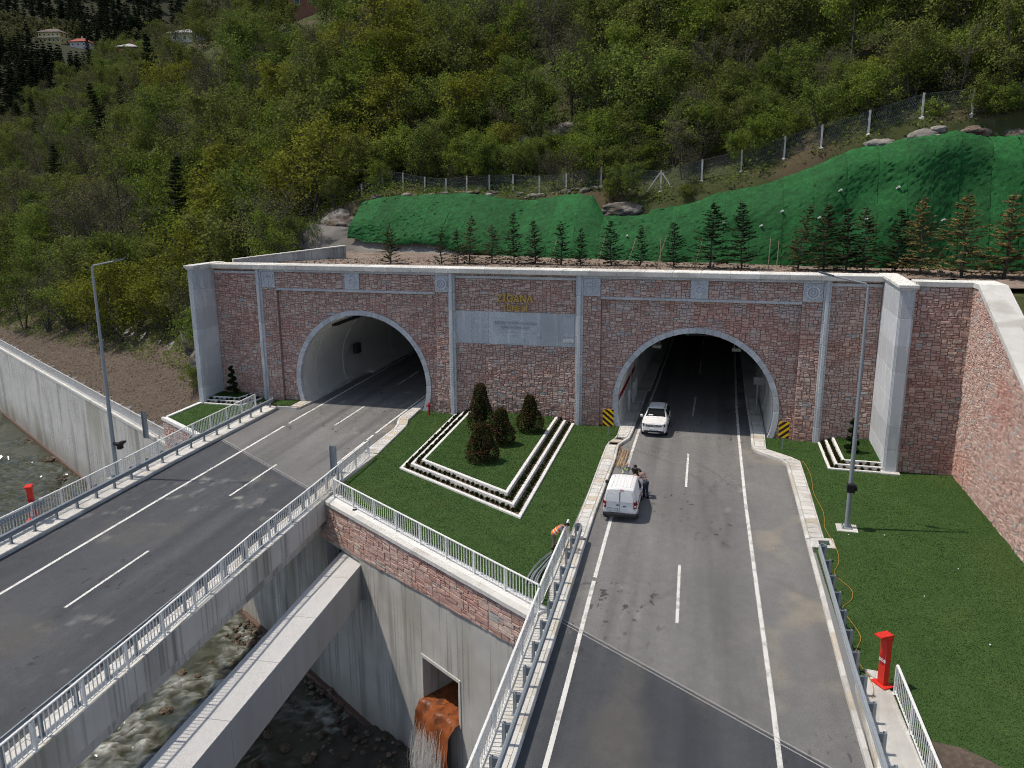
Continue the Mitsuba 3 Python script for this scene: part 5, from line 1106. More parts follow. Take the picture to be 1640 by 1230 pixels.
def conifer(seed, H, R, whorls, per, droop, size, needles=26, gaps=0.0, lean=(0, 0)):
    rr = np.random.default_rng(seed); wood = MB(); n = 7; P_ = np.array([[lean[0] * t * t, lean[1] * t * t, H * t] for t in np.linspace(0, 1, n)]) + np.r_[[[0, 0, 0]], rr.normal(0, 0.012 * H, (n - 1, 3)) * [1, 1, 0]]
    wood.tube(P_, np.linspace(0.016 * H, 0.004 * H, n), 6); C, A, S = [], [], []; tone = []
    for w in range(whorls):
        t = 0.06 + 0.92 * (w + rr.uniform(-0.2, 0.2)) / whorls; t = min(0.985, max(0.04, t)); p = np.array([np.interp(t, np.linspace(0, 1, n), P_[:, k]) for k in range(3)])
        for j in range(per):
            if rr.random() < gaps: continue
            a = rr.uniform(0, 6.28); L = R * (1 - t) ** 0.85 * rr.uniform(0.45, 1.3) + 0.05 * R; d = V(math.cos(a), math.sin(a), 0.30 * t + 0.10 - droop)
            B_, br = branches(rr, p, d, L, 0.0042 * H * (1 - 0.7 * t), 5, 0.35, -droop * 0.5 + 0.25); wood.tube(B_, br, 3, cap=False)
            k = max(3, int(needles * (L / R) ** 0.8 + 3)); u = rr.uniform(0.12, 1, k) ** 0.8; q = np.column_stack([np.interp(u, np.linspace(0, 1, 5), B_[:, m]) for m in range(3)])
            side = np.cross(d, [0, 0, 1]); side /= np.linalg.norm(side)
            off = rr.uniform(-1, 1, (k, 1)) * side * (0.17 * L * (1.15 - u))[:, None] + rr.normal(0, 0.02 * H * 0.3, (k, 3)) * [0.5, 0.5, 0.6]
            C.append(q + off); A.append(np.tile(d / np.linalg.norm(d), (k, 1)) * 0.8 + side * np.sign(off @ side)[:, None] * 0.7 + rr.normal(0, 0.25, (k, 3))); tone.append(np.clip(rr.normal(0.4, 0.12) + rr.normal(0, 0.15, k), 0, 1))
    C = np.vstack(C); A = np.vstack(A); A /= np.linalg.norm(A, axis=1, keepdims=True); tone = np.concatenate(tone); n = len(C)
    b = np.cross(A, rr.normal(0, 0.35, (n, 3)) + [0, 0, 1]); b /= np.linalg.norm(b, axis=1, keepdims=True); s = size * rr.uniform(0.6, 1.3, (n, 1))
    v = np.stack([C - A * s, C - b * s * 0.42, C + A * s, C + b * s * 0.42], 1).reshape(-1, 3); i = np.arange(n)[:, None] * 4
    return wood, v, np.vstack([i + [0, 1, 2], i + [0, 2, 3]]), np.repeat(np.column_stack([tone, tone]), 4, 0)
LF = {'green': leaf('leaf_green', (0.100, 0.145, 0.030), (0.200, 0.265, 0.060)), 'lime': leaf('leaf_lime', (0.120, 0.175, 0.028), (0.230, 0.300, 0.055)), 'olive': leaf('leaf_olive', (0.115, 0.140, 0.034), (0.220, 0.245, 0.066)),
      'yellow': leaf('leaf_yellow', (0.145, 0.165, 0.024), (0.260, 0.270, 0.045)), 'brown': leaf('leaf_brown', (0.110, 0.115, 0.050), (0.200, 0.198, 0.088)), 'dark': leaf('leaf_dark', (0.026, 0.042, 0.018), (0.062, 0.086, 0.034)),
      'pale': leaf('leaf_pale', (0.12, 0.12, 0.085), (0.27, 0.26, 0.20)), 'cedar': leaf('needle_cedar', (0.022, 0.028, 0.014), (0.085, 0.085, 0.045)), 'cedar_brown': leaf('needle_brown', (0.055, 0.046, 0.022), (0.17, 0.14, 0.068)), 'cedar_gold': leaf('needle_gold', (0.19, 0.145, 0.058), (0.42, 0.33, 0.16)), 'pine': leaf('needle_pine', (0.026, 0.040, 0.012), (0.075, 0.085, 0.028))}
def proto(gname, parts, leafmat, bark=BARK):
    wood, v, f, u = parts
    scene[gname] = {'type': 'shapegroup', 'trunk': mikit.ply(wood.mesh(), bark, smooth=False), 'crown': mikit.ply(trimesh.Trimesh(v, f, process=False), leafmat, uv=u)}
    return gname
GEO = [broadleaf(101, 9, 5.0, 1, 16, 10, 38, 0.135, 0.36), broadleaf(102, 8, 5.2, 5, 7, 7, 26, 0.13, 0.34), broadleaf(103, 6.5, 5.0, 7, 6, 6, 24, 0.13, 0.34, lean=0.5), broadleaf(104, 10.5, 4.4, 2, 13, 9, 27, 0.13, 0.34), broadleaf(105, 6.0, 4.8, 6, 6, 7, 25, 0.125, 0.32, lean=0.55), broadleaf(106, 9.5, 5.6, 3, 10, 8, 26, 0.135, 0.36)]
BARE = [broadleaf(111, 8.5, 4.8, 6, 8, 11, 6, 0.10, 0.3), broadleaf(112, 11, 4.4, 2, 14, 12, 7, 0.10, 0.3)]
CON = [conifer(121, 13, 2.9, 34, 10, 0.2, 0.20, 34), conifer(122, 16, 3.3, 38, 10, 0.25, 0.21, 34)]
kinds = {}
def kind_proto(kind, g, lf): 
    kinds.setdefault(kind, []).append(proto(f'proto_{kind}_{g}', (GEO + BARE + CON)[g], LF[lf]))
for g in (0, 1, 2, 4, 5): kind_proto('green', g, 'green')
for g in (0, 2, 4, 5): kind_proto('lime', g, 'lime')
for g in (1, 3, 5, 2): kind_proto('olive', g, 'olive')
for g in (1, 2, 5): kind_proto('yellow', g, 'yellow')
for g in (6, 7): kind_proto('brown', g, 'brown')
for g in (8, 9): kind_proto('dark', g, 'dark')
for g in (1, 4): kind_proto('pale', g, 'pale')
NAMEK = {'green': 'broadleaf_tree', 'lime': 'spring_tree', 'olive': 'budding_tree', 'yellow': 'budding_tree', 'brown': 'bare_tree', 'dark': 'conifer_tree', 'pale': 'blossom_tree'}
DESC = {'green': 'mid-green broadleaf tree', 'lime': 'bright fresh-green broadleaf tree', 'olive': 'olive-toned thin-leaved tree', 'yellow': 'yellowish-green budding tree', 'brown': 'brownish bare-twigged tree', 'dark': 'dark pointed conifer', 'pale': 'pale blossoming tree'}
HOUSE = [(-391, 420, 102.5, 13, 9), (-372, 420, 99.5, 10, 5), (-206.0, 255, 63.0, 6.5, 5.5), (-184.0, 257, 63.5, 10, 8), (-97.5, 181, 55.0, 7.5, 9)]
def blocks(x, y, z, h, r, part=0.0):
    b = math.atan2(x, y); d = math.hypot(x, y); e0, e1 = (z - 16.9) / d, (z + h - 16.9) / d
    for hx, hy, hz, w, hh in HOUSE:
        hd = math.hypot(hx, hy)
        if d < hd + 2 and abs(b - math.atan2(hx, hy)) < (w * 0.62) / hd + r / d and e1 > (hz + hh * 0.12 - 16.9) / hd and e0 < (hz + hh - 16.9) / hd and d > 100: return True
    return False
def place_tree(kind, x, y, z, s, zone, rr, sz=None, name=None):
    key = fresh(name or NAMEK[kind]); g = kinds[kind][rr.integers(len(kinds[kind]))]
    scene[key] = {'type': 'instance', 'g': {'type': 'ref', 'id': g}, 'to_world': T().translate([float(x), float(y), float(z)]).rotate([0, 0, 1], float(rr.uniform(0, 360))).rotate([1, 0, 0], float(rr.normal(0, 4))).scale([s, s, s * (sz or rr.uniform(0.85, 1.15))])}
    tag(key, f'{DESC[kind]} {zone}', 'tree', f'{DESC[kind]}s {zone}')
RIGHT_ = np.cross(FWD, UP)
def in_view(p, m=0.06):
    q = np.asarray(p) - EYE; w = q @ FWD; tx = math.tan(math.radians(31.96)); return w > 5 and abs(q @ RIGHT_) < w * tx * (1 + m) and abs(q @ UP) < w * tx * 0.75 * (1 + m * 2.2)
def zone_of(x, y):
    """words for where a tree stands, by landmarks that can be found in the photo"""
    q = V(x, y, float(hill(x, y)) + 4) - EYE; w = q @ FWD; px, py = 820 + 1314.7 * (q @ RIGHT_) / w, 615 - 1314.7 * (q @ UP) / w
    mark = ('at the left edge' if px < 110 else 'left of the left lamp' if px < 230 else 'above the gravel slope' if px < 330 else 'above the left pillar' if px < 430 else 'above the left arch' if px < 560 else 'right of the left arch' if px < 700 else
            'above the name letters' if px < 860 else 'left of the right arch' if px < 1000 else 'above the right arch' if px < 1150 else 'right of the right arch' if px < 1320 else 'above the right pillar' if px < 1470 else 'at the right edge')
    band = 'topmost on the slope' if py < 60 else 'high on the slope' if py < 140 else 'halfway up the slope' if py < 220 else 'lower on the slope' if py < 310 else 'low on the slope' if py < 400 else 'at the slope foot'
    return f'{band} {mark}'
rr = np.random.default_rng(77); placed = []; cand = []
for gx_ in np.arange(-330, 42, 2.0):
    for gy_ in np.arange(50, 330, 2.0): cand.append((gx_ + rr.uniform(-1, 1), gy_ + rr.uniform(-1, 1)))
cand = np.array(cand); rr.shuffle(cand)
cz = hill(cand[:, 0], cand[:, 1]); cell = {}
FENCEY = lambda x: np.interp(x, FP[:, 0], FP[:, 1])
nt = 0
for (x, y), z in zip(cand, cz):
    d = dist_wall(x, y)
    if x > -44 and y < FENCEY(x) + 1.6: continue
    if x <= -44 and d < np.interp(x, [-100, -80, -65, -50], [2.6, 4.2, 6.0, 7.0]): continue
    if -46 < x <= -44 and y < 63: continue
    dd = math.hypot(x, y); sp = (3.3 if x > -40 else 4.3) if dd < 125 else (5.6 if dd < 190 else 7.0)
    if not in_view((x, y, z + 4), 0.10): continue
    # hidden far behind the crest
    if dd > 150 and d > 102: continue
    if blocks(x, y, z, 9.5, 5.0) and rr.random() < 0.97: continue
    c = (int(x // 7), int(y // 7)); clash = False
    for a in (-1, 0, 1):
        for b in (-1, 0, 1):
            for (px, py) in cell.get((c[0] + a, c[1] + b), ()):
                if (px - x) ** 2 + (py - y) ** 2 < sp * sp: clash = True
    if clash: continue
    cell.setdefault(c, []).append((x, y)); nt += 1
    n1 = float(meshkit.noise(np.array([[x * 0.045, y * 0.045, 1.0]]), 3)[0]); u = rr.random()
    if x > -40: k = 'lime' if u < 0.22 else 'green' if u < 0.52 else 'olive' if u < 0.76 else 'yellow' if u < 0.84 else 'brown'
    elif dd < 190: k = ('yellow' if n1 > 0.62 else 'brown' if n1 < 0.36 else 'olive') if u < 0.5 else 'green' if u < 0.72 else 'lime' if u < 0.82 else 'olive' if u < 0.93 else 'brown' if u < 0.988 else 'dark'
    else: k = 'brown' if u < 0.34 else 'olive' if u < 0.66 else 'green' if u < 0.86 else 'dark'
    s = rr.uniform(0.62, 1.2) if x > -40 else rr.uniform(0.95, 1.4)
    if y < FENCEY(x) + 7 and x > -44: s *= 0.7
    if d < 12 and x < -41: s *= 0.8
    place_tree(k, x, y, z - 0.15, s, zone_of(x, y), rr)
for x in np.r_[np.arange(-45, 24, 1.4), np.arange(-44, 24, 2.0)]:
    x += rr.uniform(-0.7, 0.7); y = float(FENCEY(x)) + rr.uniform(0.9, 9.0); z = float(hill(x, y))
    place_tree(('green', 'lime', 'olive', 'green', 'lime', 'brown')[rr.integers(6)], x, y, z - 0.1, rr.uniform(0.30, 0.66), 'crowding up against the back of the wire mesh fence', rr, name='shrub')
for x, y, z, s, k in ((-10.4, 75.8, 15.6, 0.42, 'green'), (-11.6, 76.6, 16.0, 0.34, 'olive'), (-4.6, 74.8, 16.0, 0.24, 'olive'), (-37.5, 82.3, 16.6, 0.34, 'lime'), (-41.8, 80.5, 14.0, 0.36, 'olive'), (-39.0, 77.0, 12.2, 0.2, 'green'), (16.4, 71.9, 21.5, 0.42, 'olive'), (18.2, 71.4, 21.6, 0.5, 'lime'), (19.8, 71.2, 21.6, 0.45, 'green'), (14.0, 72.6, 21.6, 0.34, 'lime'), (-46.0, 60.4, 1.0, 0.35, 'green'), (-44.6, 62.0, 1.2, 0.42, 'olive'), (-43.4, 66.0, 2.5, 0.55, 'green'), (-48.6, 66.2, 2.6, 0.5, 'olive'), (-43.6, 71, 6, 0.6, 'lime'), (-42.6, 76, 10, 0.5, 'green')):
    place_tree(k, x, y, z if x > -41.5 else float(hill(x, y)) - 0.1, s, 'growing on the edge of the cut in front of the fence' if x > -43 else 'tucked in beside the left pillar of the portal', rr, name='shrub')
TREES = nt
# low undergrowth between the trees and along the bare edges: a mass of leaves
rr = np.random.default_rng(78); n = 260000
ux = rr.uniform(-130, 40, n); uy = rr.uniform(58, 135, n); d = dist_wall(ux, uy); ok = np.where(ux > -44, uy > np.interp(ux, NETX, NETYT) + 0.6, (d > np.interp(ux, [-100, -80, -65, -50], [2.2, 3.8, 5.6, 6.5]))) & ~((ux > -46) & (ux < -40) & (uy < 76))
ux, uy = ux[ok], uy[ok]; cl = meshkit.fbm(np.column_stack([ux * 0.35, uy * 0.35, 0 * ux]), 3, 12); ok = rr.random(len(ux)) < np.clip((cl - 0.26) * 4, 0.1, 1); ux, uy, cl = ux[ok], uy[ok], cl[ok]
C = np.column_stack([ux, uy, hill(ux, uy) + rr.random(len(ux)) ** 1.5 * 1.5 * np.clip(cl * 2 - 0.4, 0.15, 1)]); v, f = leaves(C, rr, 0.13); t = np.clip(cl * 0.9 + rr.normal(0, 0.15, len(ux)), 0, 1)
put('undergrowth', trimesh.Trimesh(v, f, process=False), LF['green'], False, np.repeat(np.column_stack([t, t]), 4, 0), label='low green undergrowth covering the hillside', cat='undergrowth', kind='stuff')

# ------------------------------------------------------------------ young conifers planted on the terrace
CED = [conifer(131, 4.6, 1.45, 24, 8, 0.12, 0.085, 60, 0.25), conifer(132, 5.2, 1.75, 26, 8, 0.16, 0.09, 64, 0.32), conifer(133, 4.4, 1.3, 22, 7, 0.1, 0.085, 50, 0.35), conifer(134, 4.8, 1.6, 23, 7, 0.14, 0.085, 56, 0.3, (0.75, 0.1))]
PINE = [conifer(135, 3.6, 1.2, 12, 5, -0.1, 0.09, 46, 0.25)]
for i, g in enumerate(CED):
    for c in ('cedar', 'cedar_brown', 'cedar_gold'): proto(f'proto_{c}_{i}', g, LF[c])
proto('proto_pine_0', PINE[0], LF['pine'])
CT = [(590, 365, 'pine', 0), (623, 362, 'pine', 0), (706, 366, 'pine', 0), (727, 372, 'cedar', 2), (747, 350, 'cedar_brown', 2), (783, 364, 'cedar_brown', 2), (816, 338, 'cedar', 0), (856, 355, 'cedar', 0), (897, 355, 'cedar', 2), (931, 372, 'cedar', 0), (979, 355, 'cedar', 0), (1023, 365, 'cedar', 2), (1079, 362, 'cedar', 1), (1134, 328, 'cedar', 1), (1182, 328, 'cedar', 1),
      (1276, 338, 'cedar_brown', 3), (1316, 335, 'cedar_brown', 1), (1346, 341, 'cedar', 0), (1370, 341, 'cedar_brown', 2), (1424, 343, 'cedar', 0), (1461, 327, 'cedar_gold', 1), (1518, 329, 'cedar_gold', 1), (1578, 334, 'cedar_gold', 0), (1624, 346, 'cedar_gold', 1)]
CX = [-29.2, -27.7, -23.3, -22.4, -21.3, -19.7, -17.7, -15.9, -13.8, -12.2, -9.7, -7.5, -4.9, -2.2, 0.1, 4.0, 5.8, 7.3, 8.5, 10.5, 11.9, 14.1, 16.5, 18.5]
CY = [66.0, 62.8, 62.9, 64.2, 64.0, 65.0, 64.6, 64.5, 64.5, 64.3, 64.2, 64.2, 64.0, 63.6, 63.4, 63.2, 63.6, 63.4, 63.6, 63.4, 61.8, 60.4, 60.0, 59.6]
CH = [3.0, 3.3, 3.2, 2.9, 4.0, 3.2, 4.2, 3.6, 3.5, 3.0, 3.6, 3.2, 3.5, 5.0, 5.0, 4.7, 4.9, 4.6, 4.6, 4.5, 5.3, 5.5, 5.5, 5.1]
rr = np.random.default_rng(90)
H0 = {'cedar': [4.6, 5.2, 4.4, 4.8], 'pine': [3.6]}
for i, ((px, py, c, g), x, y, h) in enumerate(zip(CT, CX, CY, CH)):
    key = fresh('young_conifer'); s = h / (3.6 if c == 'pine' else [4.6, 5.2, 4.4, 4.8][g])
    rot = 15.0 if g == 3 and c != 'pine' else rr.uniform(0, 360)
    scene[key] = {'type': 'instance', 'g': {'type': 'ref', 'id': f'proto_{c}_{g}'}, 'to_world': T().translate([x, y, 11.25]).rotate([0, 0, 1], float(rot)).rotate([1, 0, 0], float(rr.normal(0, 3.5))).scale([s * float(rr.uniform(0.9, 1.35)), s * float(rr.uniform(0.9, 1.35)), s])}
    what = {'pine': 'thin young pine', 'cedar': 'dark green young cedar', 'cedar_brown': 'brownish thin young cedar', 'cedar_gold': 'golden-brown dry young cedar'}[c]
    same = [j for j in range(len(CT)) if CT[j][2] == c]; nth = same.index(i)
    ORD = ['first', 'second', 'third', 'fourth', 'fifth', 'sixth', 'seventh', 'eighth', 'ninth', 'tenth', 'eleventh', 'twelfth', 'thirteenth']
    tag(key, f'{what} on the terrace, {ORD[nth]} of its kind from the left', 'tree', 'young conifers planted on the portal terrace')
for i, (x, y, l, tilt) in enumerate(((-14.8, 64.8, 2.2, 0.3), (-10.9, 64.8, 2.4, 0.25), (-8.6, 65.0, 2.3, 0.3), (-6.3, 64.8, 2.4, 0.3), (-6.0, 64.6, 2.2, 0.0), (-3.4, 64.6, 2.2, 0.25), (2.0, 64.4, 2.3, 0.02), (2.6, 64.4, 2.1, 0.02), (13.0, 62.0, 1.6, 0.0))):
    MB().tube([(x, y, 11.2), (x + tilt * l, y, 11.2 + l)], 0.03, 5, (0.9, 0.5)).put('support_stake', WOOD, label='thin pale support stake among the young conifers on the terrace', cat='stake', group='support stakes on the terrace')

# ------------------------------------------------------------------ bushes in the planter, spirals
def bush(seed, H, R, n, size, red=0.3):
    rr = np.random.default_rng(seed); t = rr.random(n) ** 0.85; a = rr.uniform(0, 6.28, n); bump = meshkit.fbm(np.column_stack([np.cos(a) * 1.6, np.sin(a) * 1.6, t * 3.2]), 3, seed)
    prof = np.interp(t, [0, 0.08, 0.25, 0.5, 0.75, 0.92, 1], [0.75, 0.98, 1.0, 0.74, 0.50, 0.40, 0.2]); r = R * prof * (0.66 + 0.62 * bump) * rr.uniform(0.35, 1.0, n) ** 0.33
    C = np.column_stack([np.cos(a) * r, np.sin(a) * r, 0.08 + H * t + rr.normal(0, 0.03, n)]); out = C.copy(); out[:, 2] = 0
    shoots = rr.random(n) < 0.03 + 0.05 * t; C[shoots, 2] += rr.uniform(0.05, 0.28, shoots.sum())
    isred = (rr.random(n) < red * (0.35 + 0.9 * (bump > 0.5))) | (shoots & (rr.random(n) < 0.6))
    return C, isred, rr
PHD = leaf('photinia_green', (0.022, 0.034, 0.012), (0.075, 0.085, 0.030), 0.3); PHR = leaf('photinia_red', (0.06, 0.026, 0.016), (0.15, 0.062, 0.036), 0.35)
for i, (x, y, H, R, n, lab) in enumerate(((-14.72, 46.0, 2.3, 1.12, 5200, 'nearest glossy dark bush with reddish tips on the planter lawn'), (-14.55, 49.7, 2.35, 1.0, 4800, 'reddish cone bush second from the front on the planter lawn'), (-13.5, 53.1, 2.5, 0.98, 4800, 'cone bush with red shoots standing alone at the right of the planter lawn'), (-16.9, 52.6, 3.2, 1.0, 5200, 'tallest dark cone bush at the back left of the planter lawn'))):
    k = thing('cone_bush', lab, 'bush'); C, isr, rr = bush(200 + i, H, R, n, 0.07)
    z = float(zb(x, y)); C = C + [x, y, z]
    for nm, sel, mm in (('foliage', ~isr, PHD), ('red_shoots', isr, PHR)):
        v, f = leaves(C[sel], rr, 0.062, 0.2, 0.5); t = rr.random(sel.sum()); put(f'{k}__{nm}', trimesh.Trimesh(v, f, process=False), mm, False, np.repeat(np.column_stack([t, t]), 4, 0))
    MB().tube([(x, y, z - 0.2), (x + 0.03, y, z + H * 0.7)], [0.05, 0.02], 6).put(f'{k}__trunk', BARK)
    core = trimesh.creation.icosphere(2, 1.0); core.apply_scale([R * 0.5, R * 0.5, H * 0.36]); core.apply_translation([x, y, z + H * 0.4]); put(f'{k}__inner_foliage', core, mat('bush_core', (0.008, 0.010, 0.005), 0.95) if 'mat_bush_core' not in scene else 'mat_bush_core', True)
TOP = leaf('topiary', (0.010, 0.018, 0.007), (0.032, 0.046, 0.016), 0.3)
for x, y, z, H, lab in ((-39.4, 56.7, 0.95, 2.45, 'dark spiral topiary on the small planter by the left pillar'), (7.5, 54.3, 0.35, 2.5, 'dark spiral topiary on the small planter by the right pillar')):
    k = thing('spiral_topiary', lab, 'topiary'); rr = np.random.default_rng(int(abs(x))); n = 5200; t = rr.random(n); a = t * 4 * 2 * np.pi; rc = 0.30 * (1 - 0.72 * t); th = 0.30 * (1 - 0.6 * t)
    q = rr.normal(0, 1, (n, 3)); q /= np.linalg.norm(q, axis=1, keepdims=True); C = np.column_stack([np.cos(a) * rc, np.sin(a) * rc, 0.25 + t * (H - 0.3)]) + q * (th * rr.uniform(0.5, 1, n))[:, None] * [1, 1, 0.62] + [x, y, z]
    v, f = leaves(C, rr, 0.045); put(f'{k}__foliage', trimesh.Trimesh(v, f, process=False), TOP, False, np.repeat(np.column_stack([t, t]), 4, 0)); MB().tube([(x, y, z - 0.3), (x, y, z + H * 0.95)], [0.04, 0.012], 6).put(f'{k}__trunk', BARK)

# ================================================================== FAR RIDGE AND HOUSES
gx, gy = np.meshgrid(np.linspace(-1150, -40, 90), np.linspace(0, 1, 60), indexing='ij')
dist = 330 + 620 * gy
ang = np.arctan2(gx, 700.0)
bx_ = np.sin(ang) * dist; by_ = np.cos(ang) * dist
nn = meshkit.fbm(np.column_stack([bx_.ravel() * 0.012, by_.ravel() * 0.012, 0 * bx_.ravel()]), 4, 15).reshape(bx_.shape) - 0.5
FZf = lambda gy_, ang_: np.interp(gy_, [0, 0.1, 0.3, 0.39, 0.5, 1], [0, 42, 86, 101, 128, 330])
zf_ = FZf(gy, ang) + 24 * nn
struct('far_ridge', MB().add(np.column_stack([bx_.ravel(), by_.ravel(), zf_.ravel()]), [(p * 60 + q, (p + 1) * 60 + q, (p + 1) * 60 + q + 1, p * 60 + q + 1) for p in range(89) for q in range(59)]).mesh(), mat('far_ground', (0.034, 0.036, 0.020), 0.95), True, label='far dark wooded ridge across the side valley')
from scipy.interpolate import RegularGridInterpolator as RGI
far_z = RGI((ang[:, 0], gy[0]), zf_, bounds_error=False, fill_value=None)
def far_ground(x, y): return float(far_z((math.atan2(x, y), (math.hypot(x, y) - 330) / 620)))
rr = np.random.default_rng(79); n = 0
scene['proto_far_dark'] = scene[kinds['dark'][0]]
fc = conifer(141, 14, 3.0, 11, 5, 0.15, 1.0, 7); scene['proto_far_conifer'] = {'type': 'shapegroup', 'crown': mikit.ply(trimesh.Trimesh(np.vstack([fc[1]]), fc[2], process=False), leaf('leaf_far_conifer', (0.030, 0.044, 0.026), (0.060, 0.078, 0.042)), uv=fc[3])}
del scene['proto_far_dark']
fb = broadleaf(142, 9, 4.5, 1, 9, 5, 8, 0.5); scene['proto_far_broadleaf'] = {'type': 'shapegroup', 'crown': mikit.ply(trimesh.Trimesh(fb[1], fb[2], process=False), LF['brown'], uv=fb[3])}
far = []
while n < 6500:
    an = rr.uniform(math.radians(-50), math.radians(-20)); di = 335 + rr.random() ** 1.3 * 520; x, y = math.sin(an) * di, math.cos(an) * di; z = far_ground(x, y)
    n += 1
    if not in_view((x, y, z + 6), 0.03): continue
    if blocks(x, y, z, 12, 4.0): continue
    pat = float(meshkit.noise(np.array([[x * 0.012, y * 0.012, 2.0]]), 6)[0])
    far.append((x, y, z, 'proto_far_conifer' if pat > 0.55 or rr.random() < 0.10 else 'proto_far_broadleaf'))
for i, (x, y, z, g) in enumerate(far):
    s = rr.uniform(0.55, 1.0); scene[f'far_forest__{i + 1:03d}'] = {'type': 'instance', 'g': {'type': 'ref', 'id': g}, 'to_world': T().translate([x, y, z - 0.5]).rotate([0, 0, 1], float(rr.uniform(0, 360))).scale([s, s, s])}
tag('far_forest', 'dark far forest of conifers and bare trees on the ridge at the upper left', 'forest', kind='stuff')

def house(lab, cx, cy, z, w, d, floors, roof, wallc, roofc, rot, flat_=False, hf=2.9):
    k = thing('house', lab, 'house'); H = floors * hf; R_ = T().translate([cx, cy, z]).rotate([0, 0, 1], rot)
    def P_(nm, m, mm, parent=None): return put(f'{parent or k}__{nm}', m, mm, to_world=R_)
    P_('wall', cbox(-w / 2, w / 2, -d / 2, d / 2, -9, H, 0.03), wallc)
    if flat_: P_('roof', cbox(-w / 2 - 0.3, w / 2 + 0.3, -d / 2 - 0.3, d / 2 + 0.3, H + 0.002, H + 0.35, 0.03), roofc)
    else:
        o, e = 0.7, roof; pts = [(-w / 2 - o, -d / 2 - o, H), (w / 2 + o, -d / 2 - o, H), (w / 2 + o, d / 2 + o, H), (-w / 2 - o, d / 2 + o, H)]; pts += [(x, y, H + 0.18) for x, y, _ in pts[:4]]; rx = max(0.3, w / 2 - d / 2 * 0.8); pts += [(-rx, 0, H + e), (rx, 0, H + e)]
        rk = P_('roof', trimesh.convex.convex_hull(np.array(pts)), roofc); P_('chimney', cbox(0.4, 1.1, -0.35, 0.35, H + e * 0.6, H + e + 1.0, 0.02), wallc, rk)
    for fl in range(floors):
        nw = max(2, int(w / 2.6))
        for i in range(nw):
            x = -w / 2 + w * (i + 0.5) / nw; wk_ = P_('window', cbox(x - 0.6, x + 0.6, -d / 2 - 0.05, -d / 2 + 0.1, fl * hf + 0.9, fl * hf + 2.2, 0.01), WPAINT); P_('pane', cbox(x - 0.5, x + 0.5, -d / 2 - 0.07, -d / 2 - 0.052, fl * hf + 1.0, fl * hf + 2.1, 0.005), GLASS, wk_)
        if fl: P_('balcony', cbox(-w / 2, w / 2, -d / 2 - 1.2, -d / 2 - 0.055, fl * hf - 0.1, fl * hf + 0.12, 0.02), WHITEC)
        for i in range(2):
            y = -d / 2 + d * (i + 0.5) / 2; P_('window', cbox(w / 2 - 0.1, w / 2 + 0.05, y - 0.5, y + 0.5, fl * hf + 0.9, fl * hf + 2.2, 0.01), GLASS)
W_Y = mat('wall_yellow', (0.50, 0.44, 0.20), 0.9); W_W = mat('wall_white', (0.52, 0.50, 0.47), 0.9); W_B = mat('wall_brick', (0.30, 0.14, 0.10), 0.9); RF_R = mat('roof_red', (0.30, 0.09, 0.07), 0.9); RF_G = mat('roof_grey', (0.36, 0.36, 0.36), 0.8); RF_B = mat('roof_brown', (0.15, 0.12, 0.105), 0.9)
house('yellow three-storey house with brown hipped roof far at the upper left', -391, 420, 102.5, 13, 9, 2, 2.6, W_Y, RF_B, 12)
house('low house with red roof next to the yellow house', -372, 420, 99.5, 10, 7, 1, 2.4, W_W, RF_R, 10)
house('small brick house with light metal roof among the trees on the crest', -206.0, 255, 63.0, 6.0, 6, 1, 1.6, W_B, RF_G, 20)
house('white two-storey house half hidden by trees on the crest', -184.0, 257, 63.5, 10, 8, 2, 1.9, W_W, RF_G, 18)
house('unfinished pink brick house at the top edge above the trees', -97.5, 181, 57.0, 7.5, 7, 3, 1.5, W_B, RF_G, 20, True)
